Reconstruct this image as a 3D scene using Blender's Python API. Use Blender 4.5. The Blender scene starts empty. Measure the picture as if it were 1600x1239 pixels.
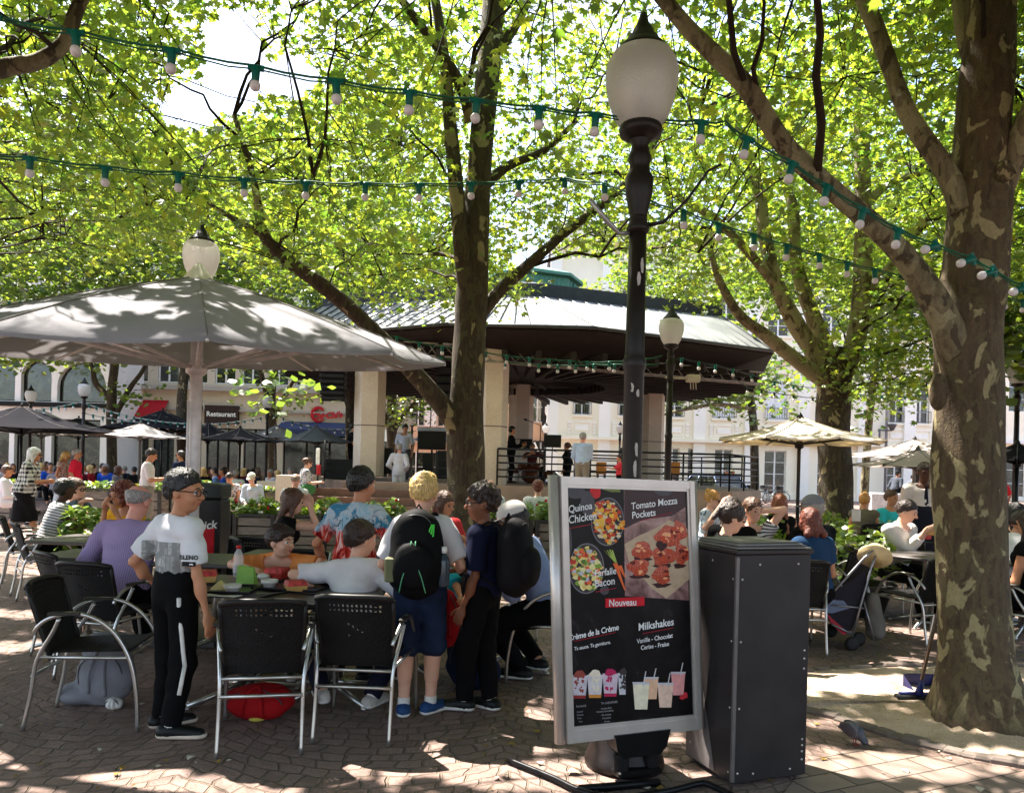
import bpy, math, random, time
import numpy as np
from mathutils import Vector, Matrix
T00 = time.time()
random.seed(7); RNG = np.random.default_rng(7)
SC = bpy.context.scene
COL = SC.collection
FPX, AX, AY, EYE, ROLL = 1200.0, 800.0, 733.0, 1.5, math.radians(1.5)
cr, sr = math.cos(ROLL), math.sin(ROLL)
cd = bpy.data.cameras.new('camera'); cam = bpy.data.objects.new('camera', cd); COL.objects.link(cam)
cam.matrix_world = Matrix(((cr, -sr, 0, 0), (0, 0, -1, 0), (sr, cr, 0, EYE), (0, 0, 0, 1)))
cd.sensor_width = 36.0; cd.lens = 36 * FPX / 1600; cd.shift_y = (AY - 619.5) / 1600
cd.clip_start = 0.05; cd.clip_end = 2000
SC.camera = cam
SUN_AZ, SUN_EL = math.radians(-48), math.radians(60)      # azimuth from the view direction (+Y), clockwise positive
SD = Vector((math.sin(SUN_AZ) * math.cos(SUN_EL), math.cos(SUN_AZ) * math.cos(SUN_EL), math.sin(SUN_EL)))
wd = bpy.data.worlds.new('World'); SC.world = wd; wd.use_nodes = True
wn = wd.node_tree; wn.nodes.clear()
sky = wn.nodes.new('ShaderNodeTexSky'); sky.sky_type = 'NISHITA'; sky.sun_disc = False
sky.sun_elevation = SUN_EL; sky.sun_rotation = SUN_AZ; sky.dust_density = 2.5; sky.air_density = 1.0
tc = wn.nodes.new('ShaderNodeTexCoord'); nz = wn.nodes.new('ShaderNodeTexNoise'); nz.inputs['Scale'].default_value = 3.0
nz.inputs['Detail'].default_value = 6
rp = wn.nodes.new('ShaderNodeValToRGB'); rp.color_ramp.elements[0].position = .5; rp.color_ramp.elements[1].position = .66
mx = wn.nodes.new('ShaderNodeMix'); mx.data_type = 'RGBA'
mx.inputs[7].default_value = (2.1, 2.08, 2.2, 1)
bg = wn.nodes.new('ShaderNodeBackground'); bg.inputs['Strength'].default_value = 0.15
wo = wn.nodes.new('ShaderNodeOutputWorld')
L = wn.links.new
L(tc.outputs['Generated'], nz.inputs['Vector']); L(nz.outputs['Fac'], rp.inputs['Fac'])
L(rp.outputs['Color'], mx.inputs[0]); L(sky.outputs['Color'], mx.inputs[6]); L(mx.outputs[2], bg.inputs['Color']); L(bg.outputs[0], wo.inputs[0])
sl = bpy.data.lights.new('sun', 'SUN'); sl.energy = 5.0; sl.angle = math.radians(0.53); sl.color = (1, .945, .86)
so = bpy.data.objects.new('sun', sl); COL.objects.link(so); so.rotation_euler = SD.to_track_quat('Z', 'Y').to_euler()
vs = SC.view_settings; vs.view_transform = 'Standard'; vs.look = 'None'; vs.gamma = 1; vs.use_curve_mapping = False
vs.exposure = 2.12
SC.cycles.max_bounces = 7; SC.cycles.diffuse_bounces = 4; SC.cycles.transmission_bounces = 6; SC.cycles.glossy_bounces = 3
SC.cycles.transparent_max_bounces = 6; SC.cycles.use_denoising = True
SC.cycles.caustics_reflective = False; SC.cycles.caustics_refractive = False
SC.cycles.sample_clamp_indirect = 6

def P(px, py, d):
    a = (px - AX) / FPX; b = (AY - py) / FPX
    return Vector(((a * cr - b * sr) * d, d, EYE + (a * sr + b * cr) * d))
def G(px, py, z=0.0):
    a = (px - AX) / FPX; b = (AY - py) / FPX
    k = a * sr + b * cr; d = (z - EYE) / k
    return Vector(((a * cr - b * sr) * d, d, z))
def YH(px): return AY + (px - 800) * math.tan(ROLL)
def XD(px, d, z=0.0):          # ground point at depth d under photo column px, z given
    a = (px - AX) / FPX; b = ((z - EYE) / d - a * sr) / cr
    return Vector(((a * cr - b * sr) * d, d, z))
def C(r, g, b):
    f = lambda v: (v / 255) / 12.92 if v / 255 <= .04045 else ((v / 255 + .055) / 1.055) ** 2.4
    return (f(r), f(g), f(b))
MATS = {}
class NT:
    def __init__(s, name):
        s.m = bpy.data.materials.new(name); s.m.use_nodes = True; s.t = s.m.node_tree; s.t.nodes.clear()
        s.out = s.n('ShaderNodeOutputMaterial')
    def n(s, k, **kw):
        x = s.t.nodes.new(k)
        for a, v in kw.items(): setattr(x, a, v)
        return x
    def l(s, a, b): s.t.links.new(a, b)
    def val(s, sock, v):
        if hasattr(v, 'links') or hasattr(v, 'is_linked'): s.l(v, sock)
        else:
            if isinstance(v, tuple) and len(v) == 3 and sock.type == 'RGBA': v = (*v, 1)
            sock.default_value = v
    def coord(s, kind='Object', scale=(1, 1, 1), rot=(0, 0, 0), loc=(0, 0, 0)):
        c = s.n('ShaderNodeTexCoord'); m = s.n('ShaderNodeMapping')
        m.inputs['Scale'].default_value = scale; m.inputs['Rotation'].default_value = rot; m.inputs['Location'].default_value = loc
        s.l(c.outputs[kind], m.inputs[0]); return m.outputs[0]
    def noise(s, co, scale, detail=4, rough=.55, dist=0.0):
        x = s.n('ShaderNodeTexNoise'); s.l(co, x.inputs['Vector'])
        x.inputs['Scale'].default_value = scale; x.inputs['Detail'].default_value = detail
        x.inputs['Roughness'].default_value = rough; x.inputs['Distortion'].default_value = dist
        return x.outputs['Fac']
    def ramp(s, fac, stops, interp='LINEAR'):
        x = s.n('ShaderNodeValToRGB'); x.color_ramp.interpolation = interp; e = x.color_ramp.elements
        while len(e) < len(stops): e.new(.5)
        for i, (p, c) in enumerate(stops): e[i].position = p; e[i].color = (*c, 1) if len(c) == 3 else c
        s.l(fac, x.inputs[0]); return x.outputs[0]
    def mix(s, f, a, b, mode='MIX'):
        x = s.n('ShaderNodeMix', data_type='RGBA', blend_type=mode)
        s.val(x.inputs[0], f); s.val(x.inputs[6], a); s.val(x.inputs[7], b); return x.outputs[2]
    def math(s, op, a, b=0.0, c=0.0):
        x = s.n('ShaderNodeMath', operation=op); s.val(x.inputs[0], a); s.val(x.inputs[1], b); s.val(x.inputs[2], c); return x.outputs[0]
    def xyz(s, co):
        x = s.n('ShaderNodeSeparateXYZ'); s.l(co, x.inputs[0]); return x.outputs
    def comb(s, a, b, c=0.0):
        x = s.n('ShaderNodeCombineXYZ'); s.val(x.inputs[0], a); s.val(x.inputs[1], b); s.val(x.inputs[2], c); return x.outputs[0]
    def bump(s, h, strength=.3, dist=.01, normal=None):
        x = s.n('ShaderNodeBump'); s.val(x.inputs['Height'], h); x.inputs['Strength'].default_value = strength
        x.inputs['Distance'].default_value = dist
        if normal: s.l(normal, x.inputs['Normal'])
        return x.outputs[0]
    def pbsdf(s, col, rough=.6, metal=0.0, normal=None, **kw):
        x = s.n('ShaderNodeBsdfPrincipled'); s.val(x.inputs['Base Color'], col); s.val(x.inputs['Roughness'], rough)
        s.val(x.inputs['Metallic'], metal)
        if normal: s.l(normal, x.inputs['Normal'])
        for k, v in kw.items(): s.val(x.inputs[k.replace('_', ' ')], v)
        return x
    def fin(s, sh):
        s.l(sh if not hasattr(sh, 'outputs') else sh.outputs[0], s.out.inputs[0]); return s.m
def mat(name, col, rough=.6, metal=0.0, var=.18, scale=9.0, bump=.15, bscale=60.0, bdist=.002, **kw):
    if name in MATS: return MATS[name]
    t = NT(name); co = t.coord()
    n = t.noise(co, scale, 5)
    lo = tuple(c * (1 - var) for c in col); hi = tuple(min(1, c * (1 + var)) for c in col)
    c = t.ramp(n, [(.3, lo), (.7, hi)])
    nb = t.bump(t.noise(co, bscale, 3), bump, bdist) if bump else None
    kw.setdefault('Specular_IOR_Level', .28 if rough > .25 else .5)
    MATS[name] = t.fin(t.pbsdf(c, rough, metal, nb, **kw)); return MATS[name]
def tag(o, label=None, cat=None, group=None, kind=None):
    if label: o['label'] = label
    if cat: o['category'] = cat
    if group: o['group'] = group
    if kind: o['kind'] = kind
    return o
def empty(name, loc=(0, 0, 0), rz=0.0, label=None, cat=None, group=None):
    o = bpy.data.objects.new(name, None); COL.objects.link(o); o.location = loc; o.rotation_euler = (0, 0, rz); o.empty_display_size = .1
    return tag(o, label, cat, group)
def link(name, me, parent=None):
    o = bpy.data.objects.new(name, me); COL.objects.link(o)
    if parent: o.parent = parent
    return o
def copy_tree(o, parent=None, kids=None):
    c = o.copy(); COL.objects.link(c); c.parent = parent
    for ch in o.children: copy_tree(ch, c)
    return c
class MB:
    def __init__(s): s.v = []; s.f = []; s.mi = []; s.cur = 0; s.sm = []; s.smooth = False
    def add(s, vs, fs, smooth=None):
        o = len(s.v); s.v += [tuple(v) for v in vs]
        for f in fs: s.f.append(tuple(i + o for i in f)); s.mi.append(s.cur); s.sm.append(s.smooth if smooth is None else smooth)
        return s
    def box(s, x0, x1, y0, y1, z0, z1, M=None):
        v = [Vector((x, y, z)) for z in (z0, z1) for y in (y0, y1) for x in (x0, x1)]
        if M: v = [M @ q for q in v]
        return s.add(v, [(0, 2, 3, 1), (4, 5, 7, 6), (0, 1, 5, 4), (2, 6, 7, 3), (0, 4, 6, 2), (1, 3, 7, 5)])
    def bbox(s, x0, x1, y0, y1, z0, z1, b=.01, M=None):   # box with bevelled vertical+horizontal edges (chamfer)
        vs = []; fs = []
        for (z, i) in ((z0, b), (z0 + b, 0), (z1 - b, 0), (z1, b)):
            q = b if i == 0 else b * 1.0
            xs0, xs1, ys0, ys1 = x0 + i, x1 - i, y0 + i, y1 - i
            vs += [(xs0 + q, ys0, z), (xs1 - q, ys0, z), (xs1, ys0 + q, z), (xs1, ys1 - q, z), (xs1 - q, ys1, z), (xs0 + q, ys1, z), (xs0, ys1 - q, z), (xs0, ys0 + q, z)]
        for r in range(3):
            for k in range(8):
                a = r * 8 + k; b2 = r * 8 + (k + 1) % 8; fs.append((a, b2, b2 + 8, a + 8))
        fs.append(tuple(reversed(range(8)))); fs.append(tuple(range(24, 32)))
        v = [Vector(q) for q in vs]
        if M: v = [M @ q for q in v]
        return s.add(v, fs)
    def tube(s, pts, r, n=8, cap=True, smooth=True, flat=1.0):
        pts = [Vector(p) for p in pts]; m = len(pts)
        rr = r if isinstance(r, (list, tuple)) else [r] * m
        vs = []; fs = []; up = None
        for i, p in enumerate(pts):
            t = (pts[min(i + 1, m - 1)] - pts[max(i - 1, 0)]).normalized()
            if up is None:
                up = Vector((0, 0, 1)) if abs(t.z) < .9 else Vector((0, 1, 0))
            a = t.cross(up)
            if a.length < 1e-4: a = t.cross(Vector((1, 0, 0)))
            a.normalize(); b = a.cross(t).normalized(); up = b
            for k in range(n):
                w = 2 * math.pi * k / n
                vs.append(p + (a * math.cos(w) + b * math.sin(w) * flat) * rr[i])
        for i in range(m - 1):
            for k in range(n):
                a0 = i * n + k; a1 = i * n + (k + 1) % n
                fs.append((a0, a1, a1 + n, a0 + n))
        if cap: fs.append(tuple(reversed(range(n)))); fs.append(tuple(range((m - 1) * n, m * n)))
        return s.add(vs, fs, smooth)
    def lathe(s, prof, n=24, loc=(0, 0, 0), smooth=True, M=None, cap=True):   # prof: (r,z)
        vs = []; fs = []
        for (r, z) in prof:
            for k in range(n):
                w = 2 * math.pi * k / n; vs.append(Vector((r * math.cos(w), r * math.sin(w), z)))
        for i in range(len(prof) - 1):
            for k in range(n):
                a0 = i * n + k; a1 = i * n + (k + 1) % n; fs.append((a0, a1, a1 + n, a0 + n))
        if cap: fs.append(tuple(reversed(range(n)))); fs.append(tuple(range((len(prof) - 1) * n, len(prof) * n)))
        if M: vs = [M @ q for q in vs]
        l = Vector(loc)
        return s.add([q + l for q in vs], fs, smooth)
    def ball(s, c, r, n=12, m=8, M=None):
        r = r if isinstance(r, (tuple, list)) else (r, r, r)
        prof = []; vs = []; fs = []
        for i in range(m + 1):
            ph = -math.pi / 2 + math.pi * i / m
            for k in range(n):
                w = 2 * math.pi * k / n
                q = Vector((r[0] * math.cos(ph) * math.cos(w), r[1] * math.cos(ph) * math.sin(w), r[2] * math.sin(ph)))
                if M: q = M @ q
                vs.append(q + Vector(c))
        for i in range(m):
            for k in range(n):
                a0 = i * n + k; a1 = i * n + (k + 1) % n; fs.append((a0, a1, a1 + n, a0 + n))
        return s.add(vs, fs, True)
    def prism(s, poly, z0, z1, M=None):    # poly: list of (x,y)
        n = len(poly); v = [Vector((x, y, z0)) for x, y in poly] + [Vector((x, y, z1)) for x, y in poly]
        if M: v = [M @ q for q in v]
        fs = [tuple(reversed(range(n))), tuple(range(n, 2 * n))] + [(k, (k + 1) % n, n + (k + 1) % n, n + k) for k in range(n)]
        return s.add(v, fs)
    def build(s, name, mats, parent=None, loc=None, rz=None):
        me = bpy.data.meshes.new(name); me.from_pydata(s.v, [], s.f)
        mats = mats if isinstance(mats, (list, tuple)) else [mats]
        for m in mats: me.materials.append(m)
        me.polygons.foreach_set('material_index', s.mi); me.polygons.foreach_set('use_smooth', s.sm)
        me.update(); o = link(name, me, parent)
        if loc is not None: o.location = loc
        if rz is not None: o.rotation_euler = (0, 0, rz)
        return o
def npmesh(name, V, F, mats, smooth=True, attr=None):   # V (n,3), F (m,k) same k
    me = bpy.data.meshes.new(name); V = np.asarray(V, np.float32); F = np.asarray(F, np.int32)
    k = F.shape[1]; me.vertices.add(len(V)); me.vertices.foreach_set('co', V.ravel())
    me.loops.add(F.size); me.loops.foreach_set('vertex_index', F.ravel())
    me.polygons.add(len(F)); me.polygons.foreach_set('loop_start', np.arange(0, F.size, k, dtype=np.int32))
    try: me.polygons.foreach_set('loop_total', np.full(len(F), k, np.int32))
    except Exception: pass
    me.polygons.foreach_set('use_smooth', np.full(len(F), smooth))
    for m in (mats if isinstance(mats, (list, tuple)) else [mats]): me.materials.append(m)
    if attr is not None:
        a = me.attributes.new('tint', 'FLOAT', 'POINT'); a.data.foreach_set('value', np.asarray(attr, np.float32))
    me.update(calc_edges=True); return me
def catmull(pts, k=6):
    pts = [tuple(p) for p in pts]; q = [pts[0]] + pts + [pts[-1]]; out = []
    for i in range(1, len(q) - 2):
        p0, p1, p2, p3 = (np.array(q[j], float) for j in (i - 1, i, i + 1, i + 2))
        for j in range(k):
            t = j / k
            out.append(tuple(.5 * ((2 * p1) + (-p0 + p2) * t + (2 * p0 - 5 * p1 + 4 * p2 - p3) * t * t + (-p0 + 3 * p1 - 3 * p2 + p3) * t ** 3)))
    out.append(pts[-1]); return out
def text_mesh(body, size, bold=.0, align='LEFT', extrude=.0, shear=0.0, spacing=1.0):
    cu = bpy.data.curves.new('txt', 'FONT'); cu.body = body; cu.size = size; cu.offset = bold; cu.align_x = align
    cu.extrude = extrude; cu.shear = shear; cu.space_character = spacing; cu.resolution_u = 3
    o = bpy.data.objects.new('txt', cu); COL.objects.link(o)
    bpy.context.view_layer.update()
    me = bpy.data.meshes.new_from_object(o.evaluated_get(bpy.context.evaluated_depsgraph_get()))
    vs = [v.co.copy() for v in me.vertices]; fs = [tuple(p.vertices) for p in me.polygons]
    bpy.data.objects.remove(o); bpy.data.curves.remove(cu); bpy.data.meshes.remove(me)
    return vs, fs
def cobble_mat():
    t = NT('cobbles'); co = t.coord()
    x, y, z = t.xyz(co)
    nw = t.n('ShaderNodeTexNoise'); t.l(co, nw.inputs['Vector']); nw.inputs['Scale'].default_value = 2.2; nw.inputs['Detail'].default_value = 3
    nx, ny, nn = t.xyz(nw.outputs['Color'])
    u = t.math('ADD', x, t.math('MULTIPLY', t.math('SUBTRACT', nx, .5), .22))
    s = t.math('ABSOLUTE', t.math('SINE', t.math('MULTIPLY', u, math.pi / 1.55)))
    v = t.math('ADD', t.math('ADD', y, t.math('MULTIPLY', s, .34)), t.math('MULTIPLY', t.math('SUBTRACT', ny, .5), .2))
    vec = t.comb(u, v, 0)
    b = t.n('ShaderNodeTexBrick'); t.l(vec, b.inputs['Vector'])
    b.inputs['Scale'].default_value = 1; b.inputs['Brick Width'].default_value = .135; b.inputs['Row Height'].default_value = .1
    b.inputs['Mortar Size'].default_value = .008; b.inputs['Mortar Smooth'].default_value = .6
    b.inputs['Color1'].default_value = (*C(150, 126, 118), 1); b.inputs['Color2'].default_value = (*C(84, 70, 66), 1)
    b.inputs['Mortar'].default_value = (*C(134, 116, 96), 1); b.offset = .5; b.squash = .8; b.squash_frequency = 3
    big = t.noise(co, .35, 4); med = t.noise(co, 14, 5); fine = t.noise(co, 70, 4)
    c = t.mix(t.ramp(med, [(.35, (0, 0, 0)), (.7, (1, 1, 1))]), b.outputs['Color'], C(142, 114, 102))
    c = t.mix(.42, c, t.ramp(big, [(.3, C(100, 82, 74)), (.5, C(164, 140, 130)), (.72, C(122, 112, 110))]), 'MIX')
    c = t.mix(.8, c, t.ramp(fine, [(.25, (.55, .55, .55)), (.75, (1.25, 1.22, 1.2))]), 'MULTIPLY')
    mort = b.outputs['Fac']
    c = t.mix(t.math('MULTIPLY', mort, t.ramp(t.noise(co, 1.1, 3), [(.4, (.25, .25, .25)), (.62, (.95, .95, .95))])), c, C(150, 132, 114))
    c = t.mix(t.math('MULTIPLY', mort, .35), c, C(40, 34, 28))
    h = t.math('ADD', t.math('MULTIPLY', mort, -1.0), t.math('MULTIPLY', med, .45))
    h = t.math('ADD', h, t.math('MULTIPLY', fine, .12))
    bp = t.bump(h, 1.0, .026)
    t.fin(t.pbsdf(c, t.ramp(med, [(.3, (.55, .55, .55)), (.7, (.85, .85, .85))]), 0, bp, Specular_IOR_Level=.2)); return t.m
def soil_mat():
    t = NT('soil'); co = t.coord()
    n = t.noise(co, 3, 6, .65); f = t.noise(co, 90, 4)
    c = t.ramp(n, [(.3, C(158, 134, 114)), (.5, C(196, 172, 150)), (.75, C(212, 194, 174))])
    c = t.mix(.5, c, t.ramp(f, [(.3, (.5, .5, .5)), (.7, (1.3, 1.3, 1.3))]), 'MULTIPLY')
    t.fin(t.pbsdf(c, .95, 0, t.bump(t.math('ADD', n, t.math('MULTIPLY', f, .3)), .7, .03))); return t.m
def slab_mat():
    t = NT('slabs'); co = t.coord(rot=(0, 0, math.radians(-24)))
    b = t.n('ShaderNodeTexBrick'); t.l(co, b.inputs['Vector']); b.inputs['Scale'].default_value = 1
    b.inputs['Brick Width'].default_value = .27; b.inputs['Row Height'].default_value = .17; b.inputs['Mortar Size'].default_value = .006
    b.inputs['Color1'].default_value = (*C(160, 136, 120), 1); b.inputs['Color2'].default_value = (*C(132, 114, 104), 1)
    b.inputs['Mortar'].default_value = (*C(76, 62, 54), 1); b.inputs['Mortar Smooth'].default_value = .4
    n = t.noise(co, 6, 5); f = t.noise(co, 80, 3)
    c = t.mix(.6, b.outputs['Color'], t.ramp(n, [(.3, (.72, .7, .7)), (.7, (1.15, 1.12, 1.1))]), 'MULTIPLY')
    h = t.math('ADD', t.math('MULTIPLY', b.outputs['Fac'], -1), t.math('MULTIPLY', t.math('ADD', n, f), .2))
    t.fin(t.pbsdf(c, .75, 0, t.bump(h, .6, .008))); return t.m
M_COB = cobble_mat(); M_SOIL = soil_mat(); M_SLAB = slab_mat()
gm = MB(); gm.add([(-400, -60, 0), (400, -60, 0), (400, 700, 0), (-400, 700, 0)], [(0, 1, 2, 3)])
tag(gm.build('plaza_ground', M_COB), kind='structure')
soil_px = [(1118, 1100), (1180, 1062), (1300, 1045), (1500, 1040), (1700, 1048), (1850, 1090), (1900, 1180), (1700, 1205), (1540, 1186), (1400, 1152), (1260, 1110), (1150, 1108)]
sp = [G(*q) for q in soil_px]
sc = catmull([(p.x, p.y, 0) for p in sp] + [(sp[0].x, sp[0].y, 0)], 5)[:-1]
m = MB(); cx = sum(p[0] for p in sc) / len(sc); cy = sum(p[1] for p in sc) / len(sc)
m.v = [(cx, cy, .03)]; ringn = len(sc)
for k, fr in enumerate((.45, .8, 1.0)):
    for i, p in enumerate(sc):
        zz = (.03, .018, .004)[k] + (.012 * math.sin(i * 2.7 + k) if k < 2 else 0)
        m.v.append((cx + (p[0] - cx) * fr, cy + (p[1] - cy) * fr, zz))
for i in range(ringn):
    j = (i + 1) % ringn; m.f.append((0, 1 + i, 1 + j)); 
    for k in range(2): m.f.append((1 + k * ringn + i, 1 + (k + 1) * ringn + i, 1 + (k + 1) * ringn + j, 1 + k * ringn + j))
m.mi = [0] * len(m.f); m.sm = [True] * len(m.f)
tag(m.build('soil_ground', M_SOIL), kind='structure')
M_KERB = mat('kerb_stone', C(112, 100, 92), .85, var=.3, scale=5, bump=.5, bscale=30, bdist=.006)
m = MB(); acc = 0; last = None
for i in range(len(sc)):
    a = Vector((*sc[i][:2], 0)); b = Vector((*sc[(i + 1) % len(sc)][:2], 0)); L_ = (b - a).length; t0 = 0
    while t0 < L_ - .05:
        ln = random.uniform(.12, .17); c = a.lerp(b, min(1, (t0 + ln / 2) / L_)); dv = (b - a).normalized()
        ang = math.atan2(dv.y, dv.x) + random.uniform(-.08, .08)
        M = Matrix.Translation(c) @ Matrix.Rotation(ang, 4, 'Z')
        m.bbox(-ln / 2 + .006, ln / 2 - .006, -.045, .045, -.03, random.uniform(.02, .035), .012, M); t0 += ln
tag(m.build('kerb_ring', M_KERB), kind='structure')
q = [G(1262, 1190), G(1330, 1170), G(1480, 1186), G(1640, 1212), G(1900, 1240), G(1900, 1500), G(1500, 1700), G(1120, 1700), G(1180, 1300)]
m = MB(); m.add([(p.x, p.y, .004) for p in q], [tuple(range(len(q)))]); tag(m.build('paved_path', M_SLAB), kind='structure')
def litter():
    m = MB(); m.smooth = False
    for i in range(700):
        y = random.uniform(2.6, 14) ; x = random.uniform(-.75, .75) * y
        s = random.uniform(.008, .03) if i > 22 else random.uniform(.04, .07); a = random.uniform(0, 6.28); m.cur = 0 if random.random() < .6 else 1
        pts = [(x + s * math.cos(a + w) * r_, y + s * math.sin(a + w) * r_, .006 + random.uniform(.0, .012)) for w, r_ in ((0, 1), (1, .5), (2, .9), (3.2, .6), (4.2, 1), (5.2, .5))]
        m.add(pts, [tuple(range(6))])
    o = m.build('leaf_litter', [mat('litter_tan', C(150, 120, 60), .8), mat('litter_pale', C(190, 180, 160), .8)])
    tag(o, 'tiny dry leaves and crumbs scattered over the cobbles', 'leaf litter', kind='stuff')
litter()

def plaster(name, col, streak=.12):
    t = NT(name); co = t.coord(); co2 = t.coord(scale=(1.2, 1.2, .12))
    n = t.noise(co2, 2.0, 5, .6); n2 = t.noise(co, .6, 3)
    c = t.mix(.6, t.ramp(n, [(.3, tuple(v * (1 - streak) for v in col)), (.65, col)]), t.ramp(n2, [(.3, tuple(v * .9 for v in col)), (.7, col)]))
    return t.fin(t.pbsdf(c, .85, 0, t.bump(t.noise(co, 40, 3), .15, .004)))
M_WHITE = plaster('white_render', C(238, 233, 228)); M_CREAM = plaster('cream_stone', C(250, 240, 216), .05)
M_PINK = plaster('pilaster_render', C(250, 244, 232), .04); M_BEIGE = plaster('beige_stone', C(206, 192, 172)); M_PEACH = plaster('peach_render', C(216, 176, 142))
M_GREYW = plaster('grey_stone', C(176, 168, 160)); M_SHUT = mat('shutter_white', C(236, 236, 238), .7, bump=0)
M_FRAME = mat('window_frame_white', C(230, 228, 224), .5, bump=0); M_DARK = mat('dark_interior', C(24, 21, 20), .8, bump=0)
M_IRON = mat('iron_rail', C(96, 92, 92), .6, bump=0); M_ROOF = mat('slate_roof', C(84, 82, 86), .7)
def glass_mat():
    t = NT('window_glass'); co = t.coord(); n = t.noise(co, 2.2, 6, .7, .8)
    c = t.ramp(n, [(.4, C(10, 11, 12)), (.52, C(34, 38, 30)), (.6, C(70, 76, 58)), (.68, C(30, 32, 30)), (.8, C(150, 150, 146))])  # dark, green and pale mottling paints tree reflections into the glass
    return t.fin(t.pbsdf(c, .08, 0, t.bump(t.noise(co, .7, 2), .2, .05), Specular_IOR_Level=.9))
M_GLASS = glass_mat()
def wall_grid(m, x0, x1, z0, z1, y, holes, depth=.25, arched=False):
    xs = sorted({x0, x1, *[h[0] for h in holes], *[h[1] for h in holes]}); zs = sorted({z0, z1, *[h[2] for h in holes], *[h[3] for h in holes]})
    for i in range(len(xs) - 1):
        for j in range(len(zs) - 1):
            cx_, cz_ = (xs[i] + xs[i + 1]) / 2, (zs[j] + zs[j + 1]) / 2
            if any(h[0] < cx_ < h[1] and h[2] < cz_ < h[3] for h in holes): continue
            m.add([(xs[i], y, zs[j]), (xs[i + 1], y, zs[j]), (xs[i + 1], y, zs[j + 1]), (xs[i], y, zs[j + 1])], [(0, 1, 2, 3)])
    for a, b, c, d in holes:
        yb = y + depth
        m.add([(a, y, c), (b, y, c), (b, y, d), (a, y, d), (a, yb, c), (b, yb, c), (b, yb, d), (a, yb, d)], [(0, 4, 7, 3), (1, 2, 6, 5), (0, 1, 5, 4), (3, 7, 6, 2)])
        if arched:
            r = (b - a) / 2; cx_ = (a + b) / 2; pts = []; n = 14
            for k in range(n + 1):
                w = math.pi * k / n; pts.append((cx_ + r * math.cos(w), d - r + r * math.sin(w)))
            for k in range(n):
                (xa, za), (xb, zb) = pts[k], pts[k + 1]
                m.add([(xa, y + .002, za), (xa, y + .002, d), (xb, y + .002, d), (xb, y + .002, zb), (xa, yb, za), (xb, yb, zb)], [(0, 1, 2, 3), (0, 3, 5, 4)])
def window(parent, h, y, cols=2, rows=3, rail=False, shutter=False, fm=None):
    a, b, c, d = h; m = MB(); fw = .07; yy = y + .16; m.cur = 0
    m.box(a, b, yy, yy + .06, c, c + fw); m.box(a, b, yy, yy + .06, d - fw, d); m.box(a, a + fw, yy, yy + .06, c + fw, d - fw); m.box(b - fw, b, yy, yy + .06, c + fw, d - fw)
    for k in range(1, cols):
        x = a + (b - a) * k / cols; m.box(x - .05, x + .05, yy - .01, yy + .055, c + fw, d - fw)
    for k in range(1, rows):
        z = c + (d - c) * k / rows; m.box(a + fw, b - fw, yy + .003, yy + .05, z - .02, z + .02)
    f = m.build('window', fm or M_FRAME, parent)
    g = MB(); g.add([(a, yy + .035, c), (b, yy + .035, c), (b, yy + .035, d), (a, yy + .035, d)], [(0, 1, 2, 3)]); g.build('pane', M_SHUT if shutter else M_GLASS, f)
    if rail:
        r = MB(); 
        for z in (c + .08, c + .75): r.box(a - .1, b + .1, y - .14, y - .11, z, z + .035)
        n = int((b - a) / .13)
        for k in range(n + 1): x = a - .08 + (b - a + .16) * k / n; r.box(x - .012, x + .012, y - .135, y - .115, c + .08, c + .75)
        r.build('rail', M_IRON, f)
def zy(px, py, d): return P(px, py, d).z
def xx(px, d, py=700): return P(px, py, d).x

D = 50.0
bw = empty('civic_building', (0, 0, 0), 0, 'long white and cream building with tall shuttered windows across the square', 'building')
x0, x1 = xx(862, D), xx(1478, D); holes = []; kinds = []
ups = [(908, 25), (978, 25), (1053, 25), (1130, 34), (1212, 34), (1295, 30), (1400, 24), (1438, 24)]
for i, (px, w) in enumerate(ups):
    c = xx(px, D); hw = w / 24 / 2
    holes += [(c - hw, c + hw, 5.15, 8.15), (c - hw, c + hw, 10.6, 13.4)]; kinds += [('u', i), ('t', i)]
gfs = [(908, 24), (978, 24), (1051, 22), (1088, 26), (1131, 28), (1212, 34), (1295, 34), (1400, 26)]
for i, (px, w) in enumerate(gfs):
    c = xx(px, D); hw = w / 24 / 2; holes.append((c - hw, c + hw, .12 if i in (5,) else .35, 3.15)); kinds.append(('g', i))
m = MB(); wall_grid(m, x0, x1, -.2, 17, D, holes, .3)
m.add([(x0, D, -.2), (x0, D + 14, -.2), (x0, D + 14, 17), (x0, D, 17)], [(0, 1, 2, 3)])
m.build('wall', M_CREAM, bw)
m = MB()
edges = [x0] + [(xx(ups[i][0], D) + xx(ups[i + 1][0], D)) / 2 for i in range(7)] + [x1]
for e in edges:
    w = .75; m.box(e - w / 2, e + w / 2, D - .22, D + .01, 0, 16.2)
m.build('pilaster', M_PINK, bw)
for a_ in ((x0 - .2, x1 + .2, D - .42, D + .01, 3.55, 3.75), (x0 - .3, x1 + .3, D - .8, D + .01, 16.2, 16.9), (x0, x1, D - .3, D + .01, 8.95, 9.15), (x0, x1, D - .12, D + .01, 0, .32)): m = MB(); m.box(*a_); m.build('cornice', M_CREAM, bw)
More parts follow.
